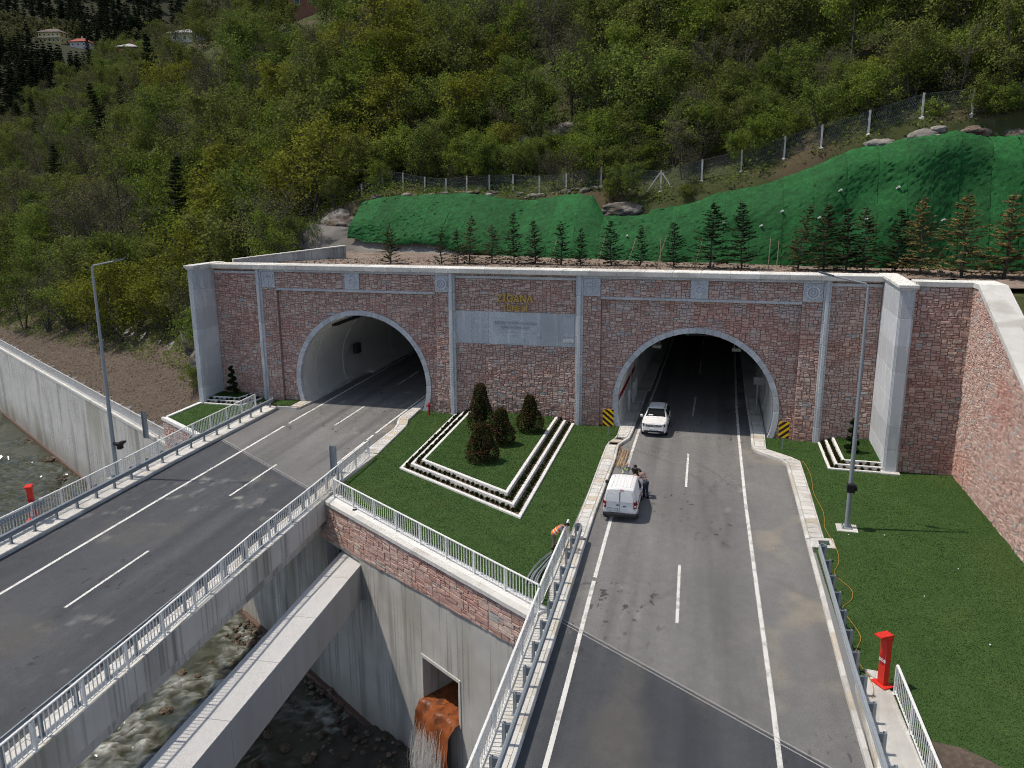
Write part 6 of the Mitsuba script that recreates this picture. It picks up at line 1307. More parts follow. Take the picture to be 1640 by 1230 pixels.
# ================================================================== VEHICLES
class Body:
    """a car body lofted from stations along its length; local axes: x across, y from front (0) to back, z up"""
    def __init__(s, st, ky=1.0): s.st = np.array(st, float); s.st[:, 0] *= ky   # y, top z, half width, roof half width, belt z, bottom z
    def at(s, y): return [float(np.interp(y, s.st[:, 0], s.st[:, k])) for k in range(1, 6)]
    def ring(s, y):
        zt, w, wr, zb, z0 = s.at(y); r = []
        zb = min(zb, zt - 0.06)
        half = [(w * 0.90, z0), (w * 0.985, z0 + 0.10), (w, (z0 + zb) / 2), (w * 0.985, zb - 0.05), (w * 0.95, zb), (wr + (w * 0.95 - wr) * 0.12, zb + (zt - zb) * 0.86), (wr * 0.95, zt - 0.02), (wr * 0.7, zt + 0.005), (0.0, zt + 0.02)]
        return [(x, y, z) for x, z in half] + [(-x, y, z) for x, z in half[-2::-1]]
    def mesh(s, n=46):
        ys = np.unique(np.r_[np.linspace(s.st[0, 0], s.st[-1, 0], n), s.st[:, 0]]); v = np.array([s.ring(y) for y in ys]); m, k = v.shape[:2]; f = []
        for i in range(m - 1):
            for j in range(k - 1): f.append((i * k + j, i * k + j + 1, (i + 1) * k + j + 1, (i + 1) * k + j))
            f.append((i * k + k - 1, i * k, (i + 1) * k, (i + 1) * k + k - 1))
        mb = MB().add(v.reshape(-1, 3), f); V_ = mb.mesh()
        for i, rev in ((0, False), (m - 1, True)):
            c = v[i].mean(0); base = len(V_.vertices); fc = [(i * k + j, i * k + (j + 1) % k, base) if not rev else (i * k + (j + 1) % k, i * k + j, base) for j in range(k)]
            V_ = trimesh.Trimesh(np.vstack([V_.vertices, c]), np.vstack([V_.faces, fc]), process=False)
        V_.fix_normals(); return V_
    def belt(s, y, sd, up=0.03): zt, w, wr, zb, z0 = s.at(y); return V(sd * (w * 0.95 + 0.012), y, min(zb, zt - .06) + up)
    def eave(s, y, sd, dn=0.1): zt, w, wr, zb, z0 = s.at(y); k = 0.86 - dn; return V(sd * (wr + (w * 0.95 - wr) * (1 - k) + 0.014), y, zb + (zt - zb) * k)
    def top(s, y, fx, lift=0.012): zt, w, wr, zb, z0 = s.at(y); return V(fx * wr * 0.93, y, zt + lift + 0.012 * (1 - abs(fx)))
    def side(s, y, z, sd, off=0.012): zt, w, wr, zb, z0 = s.at(y); return V(sd * (w * (1.0 if z0 + .12 < z < zb - .06 else 0.985) + off), y, z)
def patch(P_, th=0.012, n=(0, 0, 1)):
    """a thin plate from a convex polygon of 3-d points"""
    P_ = np.array(P_); n_ = np.cross(P_[1] - P_[0], P_[2] - P_[0]); n_ /= np.linalg.norm(n_); n_ = n_ if n_ @ np.array(n, float) > 0 else -n_
    c = P_.mean(0); A = P_ - n_ * 0.02; B = c + (P_ - c) * 0.985 + n_ * th
    return trimesh.convex.convex_hull(np.vstack([A, B]))
def lathe(prof, n=28):
    prof = np.array(prof); a = np.arange(n) / n * 2 * np.pi; v = np.array([(x, r * math.cos(t), r * math.sin(t)) for t in a for x, r in prof]); k = len(prof)
    return trimesh.Trimesh(v, [t for i in range(n) for j in range(k - 1) for t in ((i * k + j, ((i + 1) % n) * k + j, ((i + 1) % n) * k + j + 1), (i * k + j, ((i + 1) % n) * k + j + 1, i * k + j + 1))], process=False)
def wheels(car, put_, R, track, ys):
    for y in ys:
        for sd in (-1, 1):
            t = lathe([(-0.10, R * 0.62), (-0.11, R * 0.95), (-0.08, R), (0.08, R), (0.11, R * 0.95), (0.10, R * 0.62), (0.05, R * 0.60)]); t.apply_translation((sd * track, y, R)); wk_ = put_('wheel', t, RUBBER, 30)
            d = lathe([(0.0, 0.001), (0.07, 0.05), (0.055, R * 0.3), (0.085, R * 0.55), (0.06, R * 0.63), (0.0, R * 0.63)])
            if sd < 0: d.apply_scale((-1, 1, 1)); d.invert()
            d.apply_translation((sd * (track + 0.035), y, R)); put_('rim', d, CHROME, 30, wk_)
            for k in range(5):
                a = k * 2 * math.pi / 5; q = [V(sd * (track + 0.125), y + math.cos(a + e) * R * rr_, R + math.sin(a + e) * R * rr_) for rr_, e in ((0.2, -0.3), (0.52, -0.12), (0.52, 0.12), (0.2, 0.3))]; put_('spoke', patch(q, 0.01, (sd, 0, 0)), PLAST, False, wk_)
def vehicle(name, lab, cat, x, y, z, rot):
    k = thing(name, lab, cat); tw = T().translate([x, y, z]).rotate([0, 0, 1], rot)
    def put_(nm, m, mm, smooth=False, parent=None): return put(f'{parent or k}__{nm}', m, mm, smooth, to_world=tw)
    return k, put_
# --- small white panel van, seen from behind (its front is y = 0)
vb = Body([(0.0, 0.72, 0.70, 0.60, 0.62, 0.30), (0.06, 0.88, 0.79, 0.66, 0.70, 0.26), (0.25, 1.00, 0.85, 0.72, 0.82, 0.24), (0.85, 1.14, 0.89, 0.76, 0.95, 0.24), (1.02, 1.20, 0.90, 0.76, 0.98, 0.24), (1.75, 1.70, 0.905, 0.67, 1.02, 0.24), (2.05, 1.80, 0.905, 0.69, 1.03, 0.24), (2.6, 1.84, 0.905, 0.71, 1.03, 0.24), (3.9, 1.84, 0.905, 0.71, 1.03, 0.25), (4.22, 1.81, 0.895, 0.71, 1.03, 0.28), (4.30, 1.74, 0.885, 0.70, 1.03, 0.30), (4.38, 1.20, 0.875, 0.80, 1.00, 0.32), (4.40, 0.80, 0.865, 0.82, 0.70, 0.36)])
k, q_ = vehicle('panel_van', 'white panel van with closed rear doors parked on the edge line of the right road', 'van', -5.55, 44.78, 0.0, 180 + 1.8 - 360)
# rotate so that the front points up the road: local y runs backwards from the front
q_('body', vb.mesh(), CARW, 35)
q_('windscreen', patch([vb.top(1.06, -1), vb.top(1.06, 1), vb.top(1.70, 1), vb.top(1.70, -1)], 0.01), GLASS)
for sd in (-1, 1):
    q_('side_window', patch([vb.belt(1.35, sd), vb.belt(2.25, sd), vb.eave(2.25, sd), vb.eave(1.72, sd)], 0.008, (sd, 0, 0)), GLASS)
    q_('side_trim', patch([vb.side(0.9, 0.52, sd), vb.side(3.7, 0.52, sd), vb.side(3.7, 0.60, sd), vb.side(0.9, 0.60, sd)], 0.012, (sd, 0, 0)), PLAST)
    for y in (1.3, 2.32, 3.35): q_('door_gap', patch([vb.side(y, 0.38, sd, 0.004), vb.side(y + 0.012, 0.38, sd, 0.004), vb.side(y + 0.012, 0.96, sd, 0.004), vb.side(y, 0.96, sd, 0.004)], 0.002, (sd, 0, 0)), PLAST)
    q_('sliding_rail', patch([vb.side(2.5, 0.90, sd, 0.008), vb.side(4.1, 0.90, sd, 0.008), vb.side(4.1, 0.925, sd, 0.008), vb.side(2.5, 0.925, sd, 0.008)], 0.004, (sd, 0, 0)), PLAST)
    q_('door_handle', cbox(*sorted((sd * 0.905, sd * 0.94)), 2.0, 2.2, 0.86, 0.9, 0.01), PLAST); q_('mirror', cbox(*sorted((sd * 0.93, sd * 1.13)), 1.40, 1.52, 1.02, 1.24, 0.035), PLAST)
    q_('headlight', patch([V(sd * 0.84, 0.30, 0.94), V(sd * 0.55, 0.10, 0.90), V(sd * 0.55, 0.05, 0.76), V(sd * 0.80, 0.10, 0.74)], 0.03, (0, -1, 0.3)), LAMPC)
    tl = q_('tail_light', trimesh.convex.convex_hull(np.array([(sd * x, y, z) for x, y, z in ((0.70, 4.36, 1.18), (0.89, 4.28, 1.20), (0.72, 4.44, 1.12), (0.895, 4.33, 1.12), (0.73, 4.455, 0.78), (0.90, 4.36, 0.80), (0.72, 4.40, 0.76), (0.88, 4.30, 0.76))])), LAMPR)
    q_('reversing_lamp', cbox(*sorted((sd * 0.755, sd * 0.84)), 4.44, 4.465, 0.90, 0.98, 0.008), LAMPC, False, tl)
    # blank window panels of the rear doors, a little sunk behind their raised rim
    yy = lambda z: float(np.interp(z, [0.8, 1.2, 1.74], [4.40, 4.38, 4.30]))
    X0, X1 = (0.03, 0.70); rim = [(sd * X0, yy(1.10), 1.10), (sd * X1, yy(1.10), 1.10), (sd * (X1 + 0.0), yy(1.3), 1.32), (sd * 0.60, yy(1.60), 1.62), (sd * X0, yy(1.60), 1.64)]
    rc = np.mean(rim, 0); q_('panel_seam', patch(rc + (np.array(rim) - rc) * 1.05 + [0, 0.002, 0], 0.02, (0, 1, 0.1)), mat('seam_grey', (0.30, 0.30, 0.31), 0.6) if 'mat_seam_grey' not in scene else 'mat_seam_grey')
    q_('rear_panel', patch(np.array(rim) + [0, 0.008, 0], 0.026, (0, 1, 0.1)), CARW)
q_('door_gap', patch([V(0.0, 4.418, 0.56), V(0.014, 4.418, 0.56), V(0.014, 4.335, 1.66), V(0.0, 4.335, 1.66)], 0.012, (0, 1, 0)), PLAST)
q_('rear_handle', cbox(0.03, 0.19, 4.405, 4.45, 0.92, 0.975, 0.015), PLAST)
q_('emblem', cbox(-0.05, 0.05, 4.395, 4.43, 1.02, 1.06, 0.01), CHROME)
q_('brake_lamp', cbox(-0.16, 0.02, 4.27, 4.34, 1.735, 1.765, 0.01), DRED)
q_('rear_bumper', trimesh.convex.convex_hull(np.array([(x, y, z) for x in (-0.86, 0.86) for y, z in ((4.30, 0.30), (4.30, 0.54), (4.46, 0.52), (4.48, 0.44), (4.44, 0.30))] + [(x, 4.2, z) for x in (-0.905, 0.905) for z in (0.32, 0.54)])), PLAST)
pl_ = q_('number_plate', cbox(0.10, 0.62, 4.405, 4.455, 0.64, 0.77, 0.008), PLAST); q_('plate_face', cbox(0.12, 0.60, 4.456, 4.462, 0.655, 0.755, 0.002), LAMPC, False, pl_)
def plate_text(txt, h, cx, y, z, face, tw_put, parent):
    t = meshkit.text_mesh(txt, h, 0.004, True); v = t.vertices - [(t.vertices[:, 0].max() + t.vertices[:, 0].min()) / 2, 0, 0]
    t.vertices = np.column_stack([-v[:, 0] * face + cx, y + face * v[:, 2], z + v[:, 1]]) if face > 0 else np.column_stack([v[:, 0] + cx, y - v[:, 2], z + v[:, 1]])
    if face > 0: pass
    tw_put('plate_mark', t, BLACK, False, parent)
q_('side_badge', cbox(-0.32, -0.18, 4.402, 4.425, 0.86, 0.91, 0.004), PLAST)
wheels(k, q_, 0.315, 0.80, (0.86, 3.62))
for y in np.linspace(-0.48, 0.48, 6): q_('roof_rib', cbox(y - 0.02, y + 0.02, 2.2, 4.1, 1.845, 1.872, 0.008), CARW)
# --- white SUV, seen from the front
sb = Body([(0.0, 0.86, 0.72, 0.58, 0.74, 0.34), (0.07, 0.97, 0.80, 0.66, 0.82, 0.30), (0.22, 1.03, 0.86, 0.74, 0.92, 0.27), (0.55, 1.08, 0.895, 0.80, 0.98, 0.26), (1.10, 1.13, 0.90, 0.79, 1.02, 0.26), (1.22, 1.16, 0.90, 0.76, 1.04, 0.26), (1.98, 1.60, 0.90, 0.60, 1.06, 0.26), (2.35, 1.66, 0.90, 0.61, 1.07, 0.26), (3.5, 1.64, 0.90, 0.61, 1.10, 0.26), (3.95, 1.56, 0.89, 0.60, 1.13, 0.28), (4.22, 1.22, 0.87, 0.66, 1.08, 0.32), (4.33, 0.95, 0.84, 0.70, 0.86, 0.38)])
k, q_ = vehicle('off_road_car', 'white off-road car coming out of the right tunnel mouth', 'car', -5.27, 56.28, 0.0, 1.0)
q_('body', sb.mesh(), CARW, 35)
q_('windscreen', patch([sb.top(1.26, -1), sb.top(1.26, 1), sb.top(1.95, 1), sb.top(1.95, -1)], 0.01), GLASS)
q_('rear_window', patch([sb.top(3.98, -1), sb.top(3.98, 1), sb.top(4.18, 1), sb.top(4.18, -1)], 0.01), GLASS)
for sd in (-1, 1):
    for a, b, c, d in ((1.62, 2.55, 2.55, 2.0), (2.62, 3.45, 3.45, 2.62), (3.52, 3.95, 3.75, 3.52)): q_('side_window', patch([sb.belt(a, sd), sb.belt(b, sd), sb.eave(c, sd), sb.eave(d, sd)], 0.008, (sd, 0, 0)), GLASS)
    for y in (0.86, 3.46):
        m = trimesh.creation.cylinder(0.44, 0.02, sections=28); m.apply_transform(trimesh.transformations.rotation_matrix(math.pi / 2, (0, 1, 0))); m.apply_translation((sd * 0.90, y, 0.36)); q_('wheel_arch', m, PLAST)
    q_('sill', patch([sb.side(1.2, 0.28, sd), sb.side(3.1, 0.28, sd), sb.side(3.1, 0.44, sd), sb.side(1.2, 0.44, sd)], 0.015, (sd, 0, 0)), PLAST)
    for y in (1.5, 2.58, 3.4): q_('door_gap', patch([sb.side(y, 0.45, sd, 0.004), sb.side(y + 0.012, 0.45, sd, 0.004), sb.side(y + 0.012, 0.98, sd, 0.004), sb.side(y, 0.98, sd, 0.004)], 0.002, (sd, 0, 0)), PLAST)
    q_('mirror', cbox(*sorted((sd * 0.93, sd * 1.12)), 1.48, 1.60, 1.05, 1.22, 0.03), CARW if sd < 0 else PLAST)
    MB().tube([(sd * 0.58, 2.1, 1.64), (sd * 0.59, 2.2, 1.72), (sd * 0.58, 3.5, 1.71), (sd * 0.58, 3.6, 1.63)], 0.022, 8).put(f'{k}__roof_rail', PLAST, to_world=T().translate([-5.27, 56.28, 0.0]).rotate([0, 0, 1], 1.0))
    hl = q_('headlight', patch([V(sd * 0.80, 0.10, 0.97), V(sd * 0.46, -0.005, 0.90), V(sd * 0.46, -0.01, 0.76), V(sd * 0.79, 0.06, 0.78)], 0.03, (0, -1, 0.3)), PLAST); q_('lens', cbox(*sorted((sd * 0.52, sd * 0.70)), -0.055, -0.02, 0.80, 0.89, 0.02), LAMPC, False, hl)
    q_('fog_lamp', cbox(*sorted((sd * 0.60, sd * 0.72)), -0.065, -0.03, 0.47, 0.54, 0.02), LAMPC)
gr = q_('grille', cbox(-0.45, 0.45, -0.045, 0.05, 0.74, 0.90, 0.02), PLAST)
for i in range(4):
    for z in (0.78, 0.845): 
        for sd in (-1, 1): q_('slot', cbox(*sorted((sd * (0.10 + 0.09 * i), sd * (0.16 + 0.09 * i))), -0.056, -0.04, z - 0.018, z + 0.018, 0.005), CHROME, False, gr)
q_('badge', cbox(-0.07, 0.07, -0.065, -0.03, 0.79, 0.86, 0.02), CHROME)
q_('front_bumper', trimesh.convex.convex_hull(np.array([(x, y, z) for x in (-0.66, 0.66) for y, z in ((0.2, 0.26), (-0.06, 0.30), (-0.07, 0.46), (0.2, 0.50))] + [(x, y, z) for x in (-0.88, 0.88) for y, z in ((0.42, 0.28), (0.30, 0.48))])), PLAST)
q_('bumper_bar', trimesh.convex.convex_hull(np.array([(x, y, z) for x in (-0.64, 0.64) for y, z in ((0.2, 0.50), (-0.08, 0.50), (-0.065, 0.73), (0.2, 0.74))] + [(x, 0.30, z) for x in (-0.86, 0.86) for z in (0.48, 0.76)])), CARW)
q_('skid_plate', cbox(-0.38, 0.38, -0.09, -0.055, 0.30, 0.36, 0.012), CHROME)
pl_ = q_('number_plate', cbox(-0.27, 0.25, -0.10, -0.06, 0.50, 0.62, 0.006), LAMPC)
wheels(k, q_, 0.345, 0.80, (0.86, 3.46))
q_('sheet_on_dash', patch([sb.top(1.30, -0.75, 0.03), sb.top(1.30, -0.25, 0.03), sb.top(1.40, -0.3, 0.03), sb.top(1.40, -0.75, 0.03)], 0.004), WHITEC)

# ================================================================== PEOPLE
def hullbones(bones, ref=0.035, it=8):
    """bones: (p, rp, q, rq); one smooth continuous mesh"""
    ms = []
    for p, a, q, b in bones:
        ms.append(m3.Manifold.batch_hull([m3.Manifold.sphere(a, 16).translate(tuple(map(float, p))), m3.Manifold.sphere(b, 16).translate(tuple(map(float, q)))]))
    m = m3.Manifold.batch_boolean(ms, m3.OpType.Add).refine_to_length(ref).to_mesh()
    t = trimesh.Trimesh(m.vert_properties[:, :3], m.tri_verts, process=False); trimesh.smoothing.filter_laplacian(t, lamb=0.5, iterations=max(2, it // 3), volume_constraint=False); return t
SKIN = mat('skin', (0.42, 0.24, 0.165), 0.6); HAIR = mat('hair', (0.016, 0.012, 0.010), 0.7)
def person(lab, pelvis, neck, head, feet, hands, face, shirt, pants, vest=None, bald=False, sleeve=True, shoes=None):
    k = thing('person', lab, 'person'); pelvis, neck, head, face = V(*pelvis), V(*neck), V(*head), V(*face); face /= np.linalg.norm(face)
    side = np.cross(face, [0, 0, 1]); side /= np.linalg.norm(side); up = (neck - pelvis) / np.linalg.norm(neck - pelvis)
    chest = pelvis + (neck - pelvis) * 0.62; waist = pelvis + (neck - pelvis) * 0.28; body, sh, tr, ve, so = [], [], [], [], []
    for s_, b in ((1, 0),):
        body += [(pelvis, 0.11, waist, 0.105), (waist, 0.105, chest, 0.12), (chest, 0.115, neck, 0.055), (neck, 0.055, head - (head - neck) * 0.4, 0.055)]
    L = []
    for sd, ft, hd in ((-1, feet[0], hands[0]), (1, feet[1], hands[1])):
        ft, hd = V(*ft), V(*hd); hip = pelvis + side * sd * 0.095 - V(0, 0, 0.04); kn = (hip + ft) / 2 + face * 0.05 + V(0, 0, 0.03); ank = ft + V(0, 0, 0.08); toe = ft + face * 0.16 + V(0, 0, 0.035)
        body += [(pelvis + side * sd * 0.05, 0.10, hip, 0.088), (hip, 0.085, kn, 0.055), (kn, 0.055, kn * 0.5 + ank * 0.5 - face * 0.02, 0.052), (kn * 0.5 + ank * 0.5 - face * 0.02, 0.05, ank, 0.036), (ank, 0.036, toe, 0.03)]
        tr += [(pelvis + side * sd * 0.05, 0.12, hip, 0.105), (waist, 0.115, hip, 0.10), (hip, 0.10, kn, 0.072), (kn, 0.072, ank + V(0, 0, 0.02), 0.058)]
        so += [(ank, 0.048, toe, 0.042), (ank - face * 0.04 - V(0, 0, 0.03), 0.045, toe, 0.04)]
        sho = neck - up * 0.07 + side * sd * 0.185; dv = hd - sho; dl = np.linalg.norm(dv)
        if dl > 0.58: hd = sho + dv / dl * 0.58
        el = (sho + hd) / 2 + side * sd * 0.05 - V(0, 0, 0.10) - face * 0.03
        fd_ = (hd - el) / np.linalg.norm(hd - el); wr = hd - fd_ * 0.0
        body += [(neck - up * 0.08, 0.07, sho, 0.058), (chest, 0.10, sho - up * 0.03, 0.055), (sho, 0.055, el, 0.042), (el, 0.042, wr, 0.028)]
        sh += [(neck - up * 0.08, 0.085, sho, 0.078), (chest, 0.125, sho - up * 0.03, 0.07), (sho, 0.076, el, 0.058), (waist, 0.125, chest, 0.135), (chest, 0.13, neck - up * 0.03, 0.07), (pelvis + up * 0.02, 0.125, waist, 0.12)]
        sh += [(el, 0.058, el + (wr - el) * (0.86 if sleeve else 0.05), 0.043 if sleeve else 0.055)]
        if vest: ve += [(neck - up * 0.10 + side * sd * 0.07, 0.10, sho - up * 0.03 - side * sd * 0.02, 0.078), (chest + side * sd * 0.05, 0.135, neck - up * 0.09 + side * sd * 0.09, 0.09), (chest + side * sd * 0.05, 0.135, pelvis + side * sd * 0.04 + up * 0.02, 0.135)]
        # the hand: palm, four unequal bent fingers, thumb from the side of the palm
        pn = np.cross(fd_, side * sd); pn /= np.linalg.norm(pn); pw = np.cross(pn, fd_); pc = wr + fd_ * 0.085
        body += [(wr + fd_ * 0.01, 0.026, pc + pw * 0.022, 0.017), (wr + fd_ * 0.01, 0.026, pc - pw * 0.022, 0.017)]
        for i, (o, ln) in enumerate(((-0.030, 0.062), (-0.010, 0.072), (0.010, 0.068), (0.029, 0.052))):
            a = pc + pw * o; b = a + fd_ * ln * 0.55 - V(0, 0, 0.008); c = b + fd_ * ln * 0.38 - V(0, 0, 0.026); body += [(a, 0.0095, b, 0.009), (b, 0.009, c, 0.0075)]
        th0 = wr + fd_ * 0.035 - pw * 0.02; th1 = th0 + fd_ * 0.03 - pw * 0.034; body += [(th0, 0.013, th1, 0.0105), (th1, 0.0105, th1 + fd_ * 0.032 - V(0, 0, 0.01), 0.0085)]
    hu = (head - neck) / np.linalg.norm(head - neck); body += [(head, 0.096, head - hu * 0.05 + face * 0.022, 0.078), (head - hu * 0.05 + face * 0.022, 0.07, head - hu * 0.105 + face * 0.055, 0.036), (head + face * 0.088 - hu * 0.005, 0.014, head + face * 0.112 - hu * 0.035, 0.016)]
    for sd in (-1, 1): body += [(head + side * sd * 0.093, 0.02, head + side * sd * 0.098 - hu * 0.04, 0.014)]
    put(f'{k}__body', hullbones(body, 0.03, 6), SKIN, True)
    put(f'{k}__shirt', hullbones(sh), shirt, True); put(f'{k}__trousers', hullbones(tr), pants, True); put(f'{k}__shoes', hullbones(so), shoes or BLACK, True)
    if vest:
        put(f'{k}__vest', hullbones(ve), vest[0], True)
        for z_ in (0.22, 0.48):
            c = pelvis + (neck - pelvis) * z_; ex = np.cross(side, up); a = np.linspace(0, 2 * np.pi, 33)
            pts = [c + side * math.cos(t) * 0.192 + ex * math.sin(t) * 0.145 for t in a]; mb = MB()
            for p_, q2 in zip(pts[:-1], pts[1:]): mb.bar(p_, q2, 0.012, 0.05, up=up)
            mb.put(f'{k}__reflective_band', WPAINT)
    e = []
    for sd in (-1, 1): e.append(trimesh.creation.icosphere(1, 0.012, )); e[-1].apply_translation(head + face * 0.088 + side * sd * 0.034)
    put(f'{k}__eyes', trimesh.util.concatenate(e), BLACK, True)
    put(f'{k}__mouth', MB().bar(head + face * 0.09 - hu * 0.075 - side * 0.022, head + face * 0.09 - hu * 0.075 + side * 0.022, 0.012, 0.008).mesh(), mat('lips', (0.28, 0.11, 0.09), 0.6) if 'mat_lips' not in scene else 'mat_lips')
    if not bald: put(f'{k}__hair', hullbones([(head + hu * 0.018 - face * 0.012, 0.103, head - hu * 0.03 - face * 0.05, 0.072), (head + hu * 0.035, 0.095, head + hu * 0.04 + face * 0.05, 0.055)]), HAIR, True)
    return k
HIV = mat('vest_yellow', (0.58, 0.72, 0.10), 0.7); HIO = mat('vest_orange', (0.85, 0.19, 0.035), 0.7); GREYC = mat('cloth_grey', (0.16, 0.17, 0.19), 0.9); DENIM = mat('denim', (0.030, 0.045, 0.085), 0.9); BLK = mat('cloth_black', (0.014, 0.014, 0.016), 0.9); KHAKI = mat('cloth_khaki', (0.15, 0.125, 0.09), 0.9)
PLAID = mat('plaid', lambda p, n, uv: mix(mix((0.030, 0.026, 0.030), (0.15, 0.05, 0.045), smoothstep(0.4, 0.6, dr.abs(dr.sin(p.z * 38)))), (0.30, 0.27, 0.25), smoothstep(0.86, 0.96, dr.maximum(dr.abs(dr.sin((p.x + p.y) * 26)), dr.abs(dr.sin(p.z * 26))))), 0.9)
person('worker in orange vest and grey trousers bending over the white railing', (-7.93, 35.78, 1.02), (-7.52, 35.86, 1.40), (-7.30, 35.92, 1.47), [(-7.96, 35.92, 0.27), (-7.92, 35.58, 0.27)], [(-7.42, 36.10, 1.30), (-7.36, 35.66, 1.29)], (1, 0.15, -0.25), GREYC, KHAKI, (HIO,))
person('bald man in yellow safety vest standing in front of the white van', (-5.78, 45.12, 1.0), (-5.68, 44.98, 1.50), (-5.66, 44.88, 1.67), [(-5.9, 45.15, 0), (-5.65, 45.15, 0)], [(-5.92, 44.75, 1.12), (-5.44, 44.75, 1.12)], (0.05, -1, -0.2), GREYC, DENIM, (HIV,), bald=True)
person('dark-haired man in black shirt leaning over the bonnet of the white van', (-5.16, 45.2, 0.98), (-5.16, 45.0, 1.45), (-5.18, 44.9, 1.59), [(-5.28, 45.25, 0), (-5.04, 45.25, 0)], [(-5.36, 44.7, 1.08), (-5.0, 44.7, 1.08)], (-0.05, -1, -0.35), BLK, DENIM, sleeve=False)
person('man in plaid shirt and jeans leaning on the right side of the white van', (-4.46, 44.22, 0.95), (-4.74, 44.48, 1.34), (-4.90, 44.58, 1.46), [(-4.56, 44.36, 0), (-4.33, 44.20, 0)], [(-4.98, 44.30, 1.10), (-4.88, 44.72, 1.05)], (-0.8, 0.45, -0.3), PLAID, DENIM)

# ================================================================== LAMPS, SIGNS, POSTS AND SMALL THINGS
def lamp(lab, x, y, z, H, arm, box_h, r=0.115, outer=False):
    k = thing('street_lamp', lab, 'street lamp'); m = MB().tube([(x, y, z), (x, y, z + 0.35 * H), (x + arm[0] * 0.004, y, z + 0.7 * H), (x + arm[0] * 0.01, y, z + H)], [r, r * 0.85, r * 0.66, r * 0.5], 12); m.put(f'{k}__pole', STEEL, True)
    e = V(x + arm[0], y + arm[1], z + H + arm[2]); s = V(x + arm[0] * 0.01, y, z + H); ak = MB().tube([s - V(0, 0, 0.05), s + V(0, 0, 0.06) + (e - s) * 0.06, s + (e - s) * 0.75], [r * 0.5, 0.045, 0.04], 8).put(f'{k}__arm', STEEL)
    a = s + (e - s) * 0.72; d = (e - s) / np.linalg.norm(e - s)
    h = trimesh.convex.convex_hull(np.array([a + d * t + np.cross(d, [0, 0, 1]) * w * sg + V(0, 0, zz) for t, w in ((0, 0.05), (0.12, 0.13), (0.62, 0.15), (0.74, 0.08)) for sg in (-1, 1) for zz in (-0.03, 0.05)])); hk = put(f'{k}__lamp_head', h, DARKSTEEL)
    put(f'{hk}__lens', cbox(0, 0.01, 0, 0.01, 0, 0.01, 0.001) if False else trimesh.convex.convex_hull(np.array([a + d * t + np.cross(d, [0, 0, 1]) * w * sg + V(0, 0, zz) for t, w in ((0.2, 0.09), (0.6, 0.1)) for sg in (-1, 1) for zz in (-0.045, -0.031)])), LAMPC)
    put(f'{k}__base_plate', cbox(x - 0.25, x + 0.25, y - 0.25, y + 0.25, z - 0.002, z + 0.05, 0.01), STEEL)
    for sx in (-1, 1):
        for sy in (-1, 1): put(f'{k}__bolt', trimesh.creation.cylinder(0.025, 0.12, sections=8, transform=trimesh.transformations.translation_matrix((x + sx * 0.19, y + sy * 0.19, z + 0.08))), DARKSTEEL)
    return k
k = lamp('tall grey street lamp on the right lawn in front of the portal', 5.92, 42.0, 0.24, 12.25, (-2.15, 0.3, 0.55), 2.2, 0.125)
put(f'{k}__plinth', cbox(5.42, 6.42, 41.5, 42.5, -0.2, 0.238, 0.02), PALE)
bk = put(f'{k}__device_collar', trimesh.creation.cylinder(0.19, 0.30, sections=16, transform=trimesh.transformations.translation_matrix((5.92, 42.0, 2.42))), BLACK, 30)
put(f'{k}__device', cbox(5.72, 6.10, 41.62, 41.84, 2.22, 2.66, 0.03), BLACK); put(f'{k}__device', cbox(6.02, 6.22, 41.76, 42.02, 2.30, 2.52, 0.02), BLACK)
k = lamp('tall grey street lamp beside the railing of the left bridge', -35.50, 38.83, 0.40, 12.55, (1.9, 0.25, 0.45), 2.2, 0.13)
put(f'{k}__bracket', cbox(-35.95, -35.1, 38.4, 39.26, -0.6, 0.395, 0.03), CONC)
MB().tube([(-35.4, 38.8, 2.5), (-35.0, 38.75, 2.45), (-34.75, 38.7, 2.62), (-34.45, 38.66, 2.75)], [0.10, 0.13, 0.14, 0.06], 10).put(f'{k}__device', BLACK); put(f'{k}__device', cbox(-35.12, -34.85, 38.6, 38.95, 2.2, 2.62, 0.04), BLACK)
def hazard(lab, x, y, z0, zb, w, h, flip):
    k = thing('hazard_sign', lab, 'sign'); put(f'{k}__board', cbox(x - w / 2, x + w / 2, y - 0.012, y + 0.012, zb, zb + h, 0.004), YELLOW)
    MB().tube([(x, y + 0.05, z0 - 0.1), (x, y + 0.05, zb + h * 0.8)], 0.035, 8).put(f'{k}__post', STEEL)
    R_ = sbox(-w / 2 + 0.004, 0.004, w / 2 - 0.004, h - 0.004)
    for j in range(-4, 9):
        a = j * 0.40; q = Polygon([(-w, a), (w, a + (w * 2) * (0.82 if flip else -0.82)), (w, a + (w * 2) * (0.82 if flip else -0.82) + 0.20), (-w, a + 0.20)]).intersection(R_)
        for g in getattr(q, 'geoms', [q]):
            if g.geom_type == 'Polygon' and g.area > 1e-4: m = wall_solid(affinity.translate(g, x, zb), y - 0.017, y - 0.0125); put(f'{k}__stripe', m, BLACK)
hazard('yellow and black striped sign at the left foot of the right tunnel arch', -8.38, 55.4, 0.15, 0.82, 0.78, 1.25, False)
hazard('yellow and black striped sign at the right foot of the right tunnel arch', 3.36, 55.2, 0.08, 0.90, 0.66, 1.12, True)
